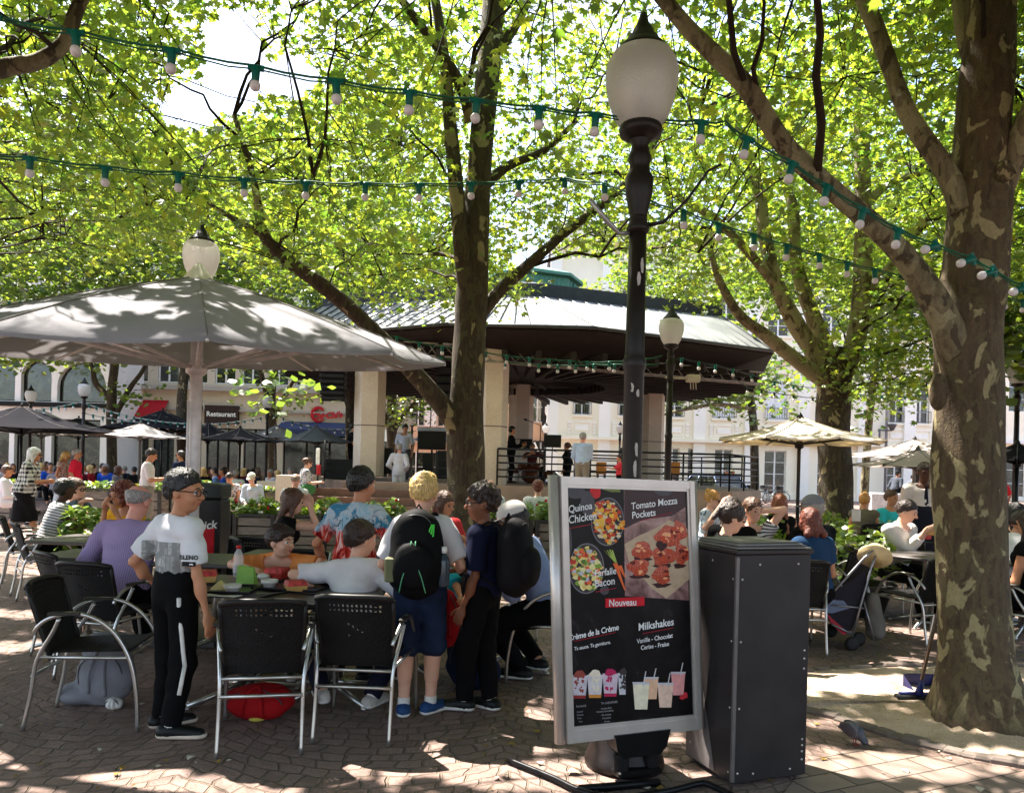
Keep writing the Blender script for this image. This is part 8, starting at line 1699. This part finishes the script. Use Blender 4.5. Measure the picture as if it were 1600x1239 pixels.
m = MB(); m.add([(-.13, -.03, .002), (-.02, -.05, .012), (.1, -.02, .003), (.14, .02, .01), (.02, .035, .003), (-.1, .03, .014)], [(0, 1, 4, 5), (1, 2, 3, 4)]); m.add([(-.13, -.03, -.001), (-.02, -.05, .009), (.1, -.02, .0), (.14, .02, .007), (.02, .035, .0), (-.1, .03, .011)], [(5, 4, 1, 0), (4, 3, 2, 1)]); lay(m.build('paper_napkin', M_PAP), on(340, 932), 0, 'crumpled white napkin at the front edge of the table', 'napkin')
for px, py, lab, cat_ in ((430, 896, 'brown sauce tub between the cartons', 'tub'), (412, 905, 'crumpled white paper beside the red carton', 'paper')):
    m = MB(); m.ball((0, 0, .02), (.045, .035, .022), 8, 5); o = m.build('paper_ball' if 'paper' in cat_ else 'sauce_tub', M_PAP if cat_ == 'paper' else mat('tub_brown', C(96, 60, 40), .5, bump=0)); lay(o, on(px, py, TRZ), 0, lab, cat_)
def clearm():
    t = NT('clear_plastic'); g_ = t.n('ShaderNodeBsdfPrincipled'); g_.inputs['Base Color'].default_value = (.86, .9, .92, 1); g_.inputs['Roughness'].default_value = .08; g_.inputs['Alpha'].default_value = .32; return t.fin(g_)
t_ = empty('water_bottle', on(372, 902), 0, 'clear plastic bottle with a red cap on the front table', 'bottle')
m = MB(); m.lathe([(.0, 0), (.03, .0), (.033, .01), (.031, .05), (.033, .06), (.031, .09), (.033, .12), (.03, .15), (.016, .18), (.0135, .185), (.0135, .2)], 20); m.build('bottle_body', clearm(), t_)
m = MB(); m.lathe([(.0155, .192), (.0155, .213), (.0, .214)], 16); m.build('bottle_cap', mat('cap_red', C(206, 30, 36), .4, bump=0), t_); m = MB(); m.lathe([(.0336, .035), (.0336, .075)], 20, cap=False); m.build('bottle_label', mat('label_pale', C(196, 190, 186), .5, bump=0), t_)
t_ = empty('soft_drink_cup', on(512, 912), 0, 'dark drink cup with lid and straw behind the seated boy', 'cup'); m = MB(); m.lathe([(0, 0), (.032, 0), (.043, .13), (.0, .13)], 18); m.build('cup_body', mat('cup_dark', C(46, 22, 22), .4, bump=0), t_); m = MB(); m.lathe([(.046, .128), (.046, .137), (.036, .142), (0, .142)], 18); m.build('cup_lid', mat('lid_smoke', C(190, 186, 186), .3, bump=0), t_); m = MB(); m.tube([(0, 0, .14), (.012, 0, .2)], .0035, 6); m.build('straw', M_SOLE, t_)
m = MB(); T = SDF(.008); T.ell((0, 0, 0), (.06, .05, .025)); V, F = T.mesh(wrinkle(.006, 3, .01)); o = link('fruit_net', npmesh('fruit_net', V, F, mat('netbag_red', C(206, 30, 44), .5, bump=0))); lay(o, on(535, 912, TZ + .02), 0, 'shiny red packet behind the seated boy', 'packet')
p = E_['W']((E_['wri']['l'] + E_['wri']['r']) / 2 + np.array([0, .1, .02])); m = MB(); m.lathe([(0, -.025), (.04, -.025), (.05, -.012), (.05, .012), (.04, .03), (0, .035)], 16); o = m.build('burger', mat('bun', C(206, 150, 96), .6)); lay(o, p, 0, 'burger held by the man in the white shirt', 'burger')

def soft_bag(name, ctr, r, mt, lab, cat, seed=0, flat=.0, extra=(), rz=0.):
    T = SDF(.011); T.k = .05; T.ell((0, 0, r[2] * .95), r); 
    for c_, e_ in extra: T.ell(c_, e_, k=.04)
    V, F = T.mesh(wrinkle(.008, seed, .01), lambda X, Y, Z: -Z + 0 * X + 0 * Y); t = empty(name, ctr, rz, lab, cat); link('bag_body', npmesh('bag_body', V, F, mt), t)
    m = MB(); m.tube(catmull([(-r[0] * .3, -r[1] * .95, r[2] * .5), (-r[0] * .25, -r[1] * 1.12, r[2] * 1.2), (-r[0] * .1, -r[1] * .7, r[2] * 1.9), (r[0] * .1, -r[1] * .5, r[2] * 1.93), (r[0] * .28, -r[1] * 1.1, r[2] * 1.2), (r[0] * .3, -r[1] * .95, r[2] * .4)], 4), .011, 6, flat=.5); m.build('strap', mt if cat != 'x' else mt, t)
    m = MB(); m.tube(catmull([(-r[0] * .8, -r[1] * .5, r[2] * .6), (-r[0] * .7, -r[1] * .72, r[2] * 1.4), (0, -r[1] * .5, r[2] * 1.86), (r[0] * .7, -r[1] * .72, r[2] * 1.4), (r[0] * .8, -r[1] * .5, r[2] * .6)], 4), .004, 5); m.build('zip', mat('zip_grey', C(60, 60, 62), .4, bump=0), t); return t
M_GRYB = cloth('bag_grey', C(132, 130, 134)); M_REDB = cloth('bag_red', C(160, 22, 26)); M_NVB = cloth('bag_navy', C(30, 38, 62))
soft_bag('backpack', G(166, 1098), (.17, .12, .18), M_GRYB, 'grey backpack slumped upright under the empty side chair', 'backpack', 3, extra=(((0, .02, .34), (.15, .09, .1)), ((-.16, -.02, .06), (.12, .1, .06))))
soft_bag('backpack', G(405, 1120), (.2, .14, .1), M_REDB, 'red backpack lying under the left wicker chair', 'backpack', 5)
soft_bag('backpack', G(735, 1074), (.17, .12, .21), M_NVB, 'navy backpack standing behind the curly haired boy', 'backpack', 7, extra=(((.1, 0, .1), (.1, .1, .1)),))
c = XD(700, 5.1); o = soft_bag('backpack', (c.x - .02, c.y - .02, .32), (.09, .07, .19), M_REDB, 'red and black backpack hanging behind the blond boy', 'backpack', 9)
soft_bag('plastic_bag', G(178, 1106), (.05, .04, .03), M_PAP, 'crumpled clear plastic bag beside the grey backpack', 'bag', 11)
t_ = MB(); t_.ball((0, 0, .02), (.05, .03, .015), 8, 5); lay(t_.build('yellow_leaf', mat('leafyellow', C(186, 170, 70), .7)), G(402, 1128), .4, 'dry yellow leaf under the front table', 'leaf')

g = XD(324, 8.6); bn = empty('litter_bin', (g.x, g.y, 0), 0, 'tall dark litter bin with a red and white lettered panel', 'bin')
zt_ = P(318, 754, 8.6).z; m = MB(); m.bbox(-.13, .17, -.13, .17, 0, zt_ - .18, .012); m.build('body', mat('bin_black', C(34, 33, 34), .4, bump=0), bn); m = MB(); m.bbox(-.14, .18, -.14, .18, zt_ - .175, zt_, .02); m.build('hood', mat('bin_green_black', C(40, 46, 44), .4, bump=0), bn)
zr_ = P(318, 862, 8.6).z; zq = P(318, 826, 8.6).z; m = MB(); m.add([(-.11, -.132, zr_), (.11, -.132, zr_), (.11, -.132, zq + .03), (-.11, -.132, zq - .02)], [(0, 1, 2, 3)]); m.build('red_panel', mat('panel_red', C(206, 20, 36), .4, bump=0), bn)
sign_text(bn, 'Quick', FR(-.02, -.134, zq + .005) @ Matrix.Rotation(.12, 4, 'Z'), .125, M_LET, .003, shear=.25)

g = G(1335, 1008); st = empty('stroller', (g.x, g.y, 0), math.radians(10), 'folding stroller with dark seat hanging grey bag', 'stroller'); o_ = Vector((g.x, g.y, 0)); dS = g.y
iv = Matrix.Rotation(-math.radians(10), 4, 'Z')
def sl_(px, py, dd=0.): return iv @ (P(px, py, dS + dd) - o_)
M_STF = mat('stroller_frame', C(150, 148, 152), .3, .7, bump=0); M_STS = cloth('stroller_seat', C(44, 42, 50)); M_STB = cloth('stroller_bluegrey', C(112, 124, 150))
for dd in (-.17, .17):
    m = MB(); m.tube([sl_(1330, 1000, dd), sl_(1345, 945, dd), sl_(1362, 885, dd), sl_(1368, 868, dd)], .011, 6); m.tube([sl_(1292, 935, dd), sl_(1320, 905, dd), sl_(1350, 872, dd), sl_(1366, 858, dd)], .011, 6); m.tube([sl_(1300, 975, dd), sl_(1330, 990, dd)], .01, 6); m.tube([sl_(1366, 1000, dd), sl_(1350, 940, dd)], .009, 6); m.tube([sl_(1300, 945, dd), sl_(1350, 950, dd)], .008, 6); m.build('side_frame', M_STF, st)
for px, py, dd in ((1331, 1006, -.2), (1331, 1006, .2), (1342, 998, -.1), (1298, 985, .2)):
    m = MB(); m.lathe([(.0, -.02), (.05, -.02), (.062, -.012), (.064, 0), (.062, .012), (.05, .02), (0, .02)], 20, M=Matrix.Translation(sl_(px, py, dd)) @ Matrix.Rotation(math.pi / 2, 4, 'X')); m.build('wheel', M_RUB, st); 
m = MB(); pts = [(1286, 940), (1300, 925), (1322, 912), (1340, 900), (1352, 892), (1358, 910), (1346, 950), (1330, 985), (1310, 985), (1294, 970)]
def sheet(pts, d0, d1, nm, mt): 
    m = MB(); n = len(pts); m.v = [tuple(sl_(a, b, d0)) for a, b in pts] + [tuple(sl_(a, b, d1)) for a, b in pts]; m.f = [tuple(range(n)), tuple(reversed(range(n, 2 * n)))] + [(k, n + k, n + (k + 1) % n, (k + 1) % n) for k in range(n)]; m.mi = [0] * len(m.f); m.sm = [False] * len(m.f); return m.build(nm, mt, st)
sheet(pts, -.15, .15, 'seat', M_STS); sheet([(1286, 942), (1290, 936), (1318, 938), (1328, 950), (1300, 958), (1288, 956)], -.155, -.152, 'footmuff', M_STB)
sheet([(1292, 958), (1300, 966), (1326, 988), (1318, 992), (1300, 976)], -.158, -.154, 'red_trim', mat('trim_red', C(170, 40, 60), .6, bump=0))
T = SDF(.012); T.k = .04; a = sl_(1362, 935); b = sl_(1368, 985); T.cap(a, b, .06, .085); V, F = T.mesh(wrinkle(.008, 4, .01), None); link('bag', npmesh('bag', V, F, cloth('stroller_bag', C(112, 108, 102))), st)
m = MB(); c = P(1367, 868, dS - .12); m.lathe([(.145, -.018), (.14, .004), (.105, .0), (.088, .01), (.084, .05), (.07, .085), (.035, .098), (.0, .1)], 24); hat = m.build('straw_hat', mat('straw', C(226, 200, 150), .8, bump=.6, bscale=90, bdist=.004)); hat.location = c; hat.rotation_euler = (math.radians(-40), math.radians(28), 0); tag(hat, 'straw hat with a pink band hung on the stroller handle', 'hat')
m = MB(); m.lathe([(.089, .009), (.087, .03)], 24, cap=False); m.build('hat_band', mat('band_pink', C(214, 130, 110), .7, bump=0), hat)

def brl(px, py, d): return P(px, py, d)
g = G(1428, 1098); d0 = g.y; t_ = empty('broom', (g.x, g.y, 0), 0, 'broom with black bristles leaning on the mottled trunk', 'broom'); O = Vector((g.x, g.y, 0))
m = MB(); m.tube([P(1440, 1062, d0) - O, P(1466, 955, d0 + .05) - O, P(1468, 905, d0 + .06) - O], .011, 8); m.build('handle', mat('handle_metal', C(110, 96, 84), .4, .5, bump=0), t_)
m = MB(); a = P(1400, 1092, d0) - O; b = P(1456, 1096, d0) - O; m.tube([Vector((a.x, 0, .03)), Vector((b.x, 0, .03))], [.032, .032], 10, flat=1.0); m.build('bristles', M_RUB, t_); m = MB(); m.tube([P(1440, 1066, d0) - O, Vector(((a.x + b.x) / 2 + .03, 0, .055))], [.015, .03], 8); m.tube([Vector((a.x + .02, 0, .062)), Vector((b.x - .02, 0, .062))], .014, 8); m.build('broom_head', mat('broom_blue', C(40, 46, 110), .4, bump=0), t_)
g = G(1446, 1082); t_ = empty('dustpan', (g.x, g.y, 0), 0, 'dark blue long handled dustpan standing by the broom', 'dustpan'); O = Vector((g.x, g.y, 0)); m = MB(); m.add([(-.11, -.08, .004), (.11, -.08, .004), (.12, .08, .01), (-.12, .08, .01), (-.12, .08, .11), (.12, .08, .11), (-.11, -.08, .02), (.11, -.08, .02)], [(0, 1, 2, 3), (3, 2, 5, 4), (0, 3, 4, 6), (1, 7, 5, 2)]); m.add([(-.12, .08, .11), (.12, .08, .11), (.11, .02, .13), (-.11, .02, .13)], [(0, 1, 2, 3)]); m.build('pan', mat('pan_blue', C(34, 40, 92), .35, bump=0), t_); m = MB(); m.tube([(0, .05, .12), P(1461, 960, g.y + .1) - O], .009, 6); m.build('handle', M_RUB, t_)
g = G(1334, 1163); pg = empty('pigeon', (g.x, g.y, 0), math.radians(225), 'grey pigeon pecking at the paving edge by the sandy patch', 'pigeon', None); pg.scale = (.8, .75, .8)
T = SDF(.005); T.k = .03; T.ell((0, -.005, .1), (.05, .075, .056), rotm(0, 20, 0)); T.cap((0, .04, .09), (0, .07, .05), .03, .02); T.ell((0, .082, .036), (.018, .022, .017)); T.cap((0, -.06, .11), (0, -.11, .1), .026, .012); V, F = T.mesh()
PM = NT('pigeon_feathers'); co = PM.coord(); x_, y_, z_ = PM.xyz(co); PM.fin(PM.pbsdf(PM.mix(PM.math('GREATER_THAN', y_, .04), PM.ramp(PM.noise(co, 40, 3), [(.4, C(84, 80, 86)), (.6, C(112, 108, 114))]), C(52, 58, 70)), .55)); link('body', npmesh('body', V, F, PM.m), pg)
for sx in (-1, 1):
    T = SDF(.005); T.ell((sx * .042, -.03, .112), (.014, .07, .04), rotm(sx * 6, 18, 0)); V, F = T.mesh(); link('wing', npmesh('wing', V, F, mat('wing_grey', C(74, 70, 76), .6, var=.3, scale=30)), pg)
    m = MB(); m.tube([(sx * .018, .0, .065), (sx * .018, .01, .0)], .004, 5)
    for a in (-.5, 0, .5): m.tube([(sx * .018, .01, .003), (sx * .018 + math.sin(a) * .022, .01 + math.cos(a) * .026, .003)], .0025, 4)
    m.build('leg', mat('pigeon_pink', C(170, 80, 80), .6, bump=0), pg)
m = MB(); m.tube([(0, .1, .03), (0, .12, .016)], [.006, .001], 6); m.build('beak', M_RUB, pg)

M_SPK = mat('speaker_black', C(20, 20, 22), .6, bump=.3, bscale=200); M_MESH = mat('speaker_grille', C(34, 34, 36), .5, .3, bump=0)
def box_obj(name, c, w, d, h, mt, lab, cat, b=.01, rz=0, grp=None, z0=None):
    m = MB(); m.bbox(-w / 2, w / 2, -d / 2, d / 2, 0, h, b); o = m.build(name, mt); o.location = (c[0], c[1], z0 if z0 is not None else c[2]); o.rotation_euler = (0, 0, rz); return tag(o, lab, cat, grp)
def line_array(px, py0, py1, d, lab):
    a = P(px, py0, d); b = P(px, py1, d); t = empty('loudspeaker_array', (a.x, a.y, b.z), 0, lab, 'loudspeaker', 'hanging loudspeaker arrays'); n = 6; h = (a.z - b.z) / n
    for k in range(n): m = MB(); m.bbox(-.36, .36, -.2 + .02 * (n - k), .25, k * h + .01, (k + 1) * h - .01, .03); c_ = m.build('cabinet', M_SPK, t); m = MB(); m.box(-.33, .33, -.205 + .02 * (n - k), -.2 + .02 * (n - k) - .002, k * h + .05, (k + 1) * h - .05); m.build('grille', M_MESH, c_)
    m = MB(); m.tube([(0, 0, a.z - b.z), (0, 0, ze - b.z)], .02, 6); m.build('chain', M_POLEB, t)
line_array(521, 575, 627, 22.2, 'black loudspeaker stack hanging left of the first column'); line_array(703, 560, 640, 22.6, 'black loudspeaker stack hanging behind the central trunk')
def sc_box(px0, px1, py0, py1, d, dep, name, mt, lab, cat, grp=None):
    a = P(px0, py1, d); b = P(px1, py0, d); m = MB(); m.bbox(-(b.x - a.x) / 2, (b.x - a.x) / 2, 0, dep, 0, b.z - a.z, .015); o = m.build(name, mt); o.location = ((a.x + b.x) / 2, d, a.z); return tag(o, lab, cat, grp)
t_ = sc_box(653, 697, 674, 702, 23.6, .1, 'stage_monitor', M_SPK, 'black screen on the stage left of the trunk', 'screen'); a = P(675, 700, 23.6); m = MB(); m.tube([(0, .05, -(a.z - PZ) + .0), (0, .05, .02)], .03, 6); m.build('stand', M_POLEB, t_)
M_BAN = mat('white_banner', C(206, 206, 210), .7, bump=0, var=.25, scale=6)
o = sc_box(652, 704, 668, 674, 24.6, .04, 'stage_banner', M_BAN, 'white speckled banner above the stage screen', 'banner'); a = P(678, 672, 24.6); m = MB(); [m.tube([(x_, .02, PZ - a.z), (x_, .02, .02)], .02, 6) for x_ in (-.5, .5)]; m.build('stand', M_POLEB, o)
for k, (a, b, c, e, lab) in enumerate(((505, 552, 718, 748, 'wide black amplifier case beside the first column'), (660, 676, 708, 745, 'upright black case behind the stage railing'), (680, 700, 706, 748, 'second upright black case next to the trunk'), (596, 612, 700, 740, 'black case right of the first column'))):
    sc_box(a, b, c, e, 22.9 - .1 * (k == 3), .5, 'amplifier_case', M_SPK, lab, 'case', 'black stage cases')
sc_box(812, 832, 686, 702, 27.5, .5, 'amplifier_case', M_SPK, 'black amplifier behind the drummer', 'case', 'black stage cases')
o = sc_box(493, 500, 700, 726, 20.6, .03, 'notice_board', M_LET, 'white notice sheet on a dark stand beside the steps', 'notice board'); m = MB(); m.box(-.1, .1, .031, .05, -.1, .5); m.tube([(0, .04, -1.3), (0, .04, 0)], .025, 6); m.build('stand', M_POLEB, o)
sc_box(494, 500, 726, 742, 20.4, .12, 'fire_extinguisher', mat('ext_red', C(190, 24, 30), .4, bump=0), 'small red box below the white notice', 'box')
g = XD(826, 24.8); dk = empty('drum_kit', (g.x, g.y, PZ), 0, 'drum kit with brass cymbals on the stage', 'drum kit'); M_DR = mat('drum_shell', C(96, 50, 34), .3, bump=0); M_CY = mat('cymbal_brass', C(206, 176, 112), .25, .9, bump=0); M_SKIN = mat('drum_skin', C(200, 196, 190), .5, bump=0)
m = MB(); m.lathe([(0, -.2), (.28, -.2), (.28, .2), (0, .2)], 20, M=Matrix.Translation((0, -.1, .29)) @ Matrix.Rotation(math.pi / 2, 4, 'X')); m.build('bass_drum', M_DR, dk)
for x_, y_, z_, r_ in ((-.25, 0, .62, .15), (.2, 0, .64, .15), (-.55, .1, .5, .18), (.6, .1, .4, .2)):
    m = MB(); m.lathe([(r_, -.18), (r_, 0), (0, 0)], 16, (x_, y_, z_)); d_ = m.build('drum', M_DR, dk); m = MB(); m.lathe([(r_ * .96, .002), (0, .004)], 16, (x_, y_, z_)); m.build('drum_skin', M_SKIN, d_)
for x_, y_, z_ in ((-.75, .1, .95), (.7, .1, 1.1), (-.35, .2, 1.15)):
    m = MB(); m.lathe([(.22, -.015), (.06, .01), (.03, .03), (0, .035)], 18, M=Matrix.Translation((x_, y_, z_)) @ Matrix.Rotation(.25 * (1 if x_ > 0 else -1), 4, 'Y')); c_ = m.build('cymbal', M_CY, dk); m = MB(); m.tube([(x_, y_, 0), (x_, y_, z_)], .012, 6); [m.tube([(x_, y_, .3), (x_ + .2 * math.cos(w), y_ + .2 * math.sin(w), 0)], .01, 5) for w in (0, 2.1, 4.2)]; m.build('cymbal_stand', M_ALU, c_)
for px, d, lab, c_ in ((860, 23, 'black perforated music stand on the stage', M_POLEB), (841, 25, 'slim microphone stand near the drummer', M_POLEB)):
    g = XD(px, d); t_ = empty('music_stand' if c_ and px == 860 else 'microphone_stand', (g.x, g.y, PZ), 0, lab, 'music stand' if px == 860 else 'microphone stand'); m = MB(); h = 1.15 if px == 860 else 1.9; m.tube([(0, 0, .2), (0, 0, h)], .015, 6); [m.tube([(0, 0, .25), (.3 * math.cos(w), .3 * math.sin(w), 0)], .012, 5) for w in (0, 2.1, 4.2)]; m.build('tripod', M_POLEB, t_)
    m = MB(); 
    if px == 860: m.bbox(-.26, .26, -.02, .0, h - .02, h + .36, .004)
    else: m.tube([(0, 0, h), (-.45, -.1, h + .15)], .012, 5); m.tube([(-.45, -.1, h + .15), (-.55, -.12, h + .18)], .03, 8)
    m.build('desk' if px == 860 else 'boom', M_POLEB, t_)
for a, b, c, e, d, lab in ((933, 948, 722, 741, 21.8, 'orange wooden crate seat left of the post on the platform'), (1047, 1063, 722, 742, 23.5, 'brown wooden back of a chair right of the second lamp')):
    o = sc_box(a, b, c, e, d, .3, 'wooden_crate', mat('crate_wood', C(190, 120, 60), .6, bump=.2), lab, 'crate'); m = MB(); L_ = P(a, e, d).z - PZ
    if L_ > .02: [m.box(x_ - .02, x_ + .02, .02, .28, -L_, 0) for x_ in (-.1, .1)]; m.build('leg', M_POLEB, o)
def car(loc, rz, col, lab, L_=4.2, Wd=1.76, H_=1.46):
    t = empty('parked_car', loc, rz, lab, 'car'); mt = mat('carpaint_%d%d%d' % col, C(*col), .25, .4, bump=0, Coat_Weight=.6); n = 24; prof = []
    xs = np.linspace(-L_ / 2, L_ / 2, n); V = []; F = []
    def top(x): 
        u = x / (L_ / 2); return .34 + (.5 if abs(u) < .97 else .3) * 1.0 + .06 * (1 - u * u)
    rows = []
    for x in xs:
        u = abs(x) / (L_ / 2); w = Wd / 2 * (1 - .16 * u ** 5); z1 = top(x) - .08 * u ** 4
        rows.append([(x, -w * .92, .24), (x, -w, .42), (x, -w, .68), (x, -w * .93, z1), (x, 0, z1 + .04), (x, w * .93, z1), (x, w, .68), (x, w, .42), (x, w * .92, .24)])
    m = MB()
    k = 9; m.v = [p for r_ in rows for p in r_]
    for i in range(n - 1):
        for j in range(k): m.f.append((i * k + j, (i + 1) * k + j, (i + 1) * k + (j + 1) % k, i * k + (j + 1) % k))
    m.f.append(tuple(range(k))); m.f.append(tuple(reversed(range((n - 1) * k, n * k)))); m.mi = [0] * len(m.f); m.sm = [True] * len(m.f); b = m.build('body', mt, t)
    def cab_(sc, z0, z1): return [(-L_ * .38 * sc, -Wd * .43 * sc, z0), (L_ * .24 * sc, -Wd * .43 * sc, z0), (L_ * .1 * sc, -Wd * .36 * sc, z1), (-L_ * .27 * sc, -Wd * .36 * sc, z1)]
    m = MB(); a = cab_(1, .86, H_ - .05); m.v = a + [(x, -y, z) for x, y, z in a]; m.f = [(0, 1, 2, 3), (7, 6, 5, 4), (1, 5, 6, 2), (0, 3, 7, 4)]; m.mi = [0] * 4; m.sm = [False] * 4; m.build('windows', M_GLASS, t)
    m = MB(); m.bbox(-L_ * .275, L_ * .11, -Wd * .365, Wd * .365, H_ - .07, H_, .03); 
    for sx in (-1, 1):
        for (p, q_) in (((-L_ * .385, .86), (-L_ * .275, H_ - .04)), ((L_ * .245, .86), (L_ * .105, H_ - .04)), ((-.1, .86), (-.12, H_ - .04))): m.tube([(p[0], sx * Wd * .432, p[1]), (q_[0], sx * Wd * .365, q_[1])], .03, 5)
    m.build('roof', mt, t)
    for sx in (-1, 1):
        for xw in (-L_ * .31, L_ * .31):
            m = MB(); MMw = Matrix.Translation((xw, sx * (Wd / 2 - .1), .31)) @ Matrix.Rotation(math.pi / 2, 4, 'X'); m.lathe([(0, -.11), (.27, -.11), (.31, -.08), (.31, .08), (.27, .11), (0, .11)], 22, M=MMw); w_1 = m.build('wheel', M_RUB, t); m = MB(); m.lathe([(0, -.115), (.19, -.112), (.19, .112), (0, .115)], 16, M=MMw); m.build('rim', M_ALU, w_1)
        m = MB(); m.ball((L_ / 2 - .08, sx * Wd * .36, .66), (.08, .14, .07), 10, 6); m.build('headlight', mat('lamp_clear', C(220, 220, 220), .1, bump=0), t)
        m = MB(); m.ball((-L_ / 2 + .06, sx * Wd * .38, .72), (.06, .12, .1), 10, 6); m.build('tail_light', mat('lamp_red', C(180, 20, 24), .2, bump=0), t)
    m = MB(); m.box(-L_ / 2 - .015, -L_ / 2 + .02, -.26, .26, .5, .61); m.build('number_plate', mat('plate_yellow', C(226, 190, 40), .5, bump=0), t); return t
g = XD(1108, 33); car((g.x, g.y, 0), math.radians(112), (96, 110, 140), 'dark blue car with a yellow plate parked beyond the railing')
g = XD(852, 46); car((g.x, g.y, 0), math.radians(10), (206, 206, 210), 'silver car seen between the columns under the bakery sign')
def bicycle(loc, rz, lab, col):
    t = empty('bicycle', loc, rz, lab, 'bicycle', 'bicycles parked by the facade'); mt = mat('bike_%d' % col[0], C(*col), .3, .5, bump=0)
    for x_ in (-.52, .52):
        m = MB(); m.tube([(x_ + .33 * math.cos(w), 0, .34 + .33 * math.sin(w)) for w in [i * math.tau / 24 for i in range(25)]], .018, 6, cap=False); w_1 = m.build('wheel', M_RUB, t); m = MB(); [m.tube([(x_, 0, .34), (x_ + .32 * math.cos(w), 0, .34 + .32 * math.sin(w))], .004, 4) for w in [i * math.tau / 14 for i in range(14)]]; m.build('spokes', M_ALU, w_1)
    m = MB(); 
    for a, b in (((-.52, .34), (-.08, .32)), ((-.08, .32), (-.2, .8)), ((-.52, .34), (-.18, .74)), ((-.08, .32), (.36, .76)), ((-.18, .72), (.36, .8)), ((.36, .82), (.52, .34)), ((.36, .8), (.33, 1.0))): m.tube([(a[0], 0, a[1]), (b[0], 0, b[1])], .017, 6)
    m.build('frame', mt, t); m = MB(); m.tube([(.33, -.26, 1.03), (.36, -.1, 1.0), (.36, .1, 1.0), (.33, .26, 1.03)], .013, 6); m.build('handlebar', M_POLEB, t); m = MB(); m.bbox(-.32, -.1, -.07, .07, .82, .87, .02); m.build('saddle', M_RUB, t); m = MB(); m.bbox(-.75, -.35, -.1, .1, .7, .72, .005); m.build('rack', M_POLEB, t); m = MB(); m.bbox(.42, .68, -.16, .16, .78, 1.0, .03); m.build('basket', M_POLEB, t); return t
for px, lab, rz, col in ((1186, 'white bicycle with a front basket, left one by the facade', 160, (206, 206, 206)), (1203, 'silver bicycle leaning in the middle of the parked bicycles', 20, (170, 172, 176)), (1208, 'dark bicycle at the right of the parked bicycles', 172, (60, 60, 64))):
    g = XD(px, 40 + rz / 200); bicycle((g.x, g.y, 0), math.radians(rz), lab, col)
g = on(1337, 835, .74); box_obj('menu_card', g, .12, .01, .16, M_PAP, 'white folded menu card in the flowering plant', 'menu card', .002, z0=.92)
print('script', time.time() - T00, 'objects', len(bpy.data.objects))
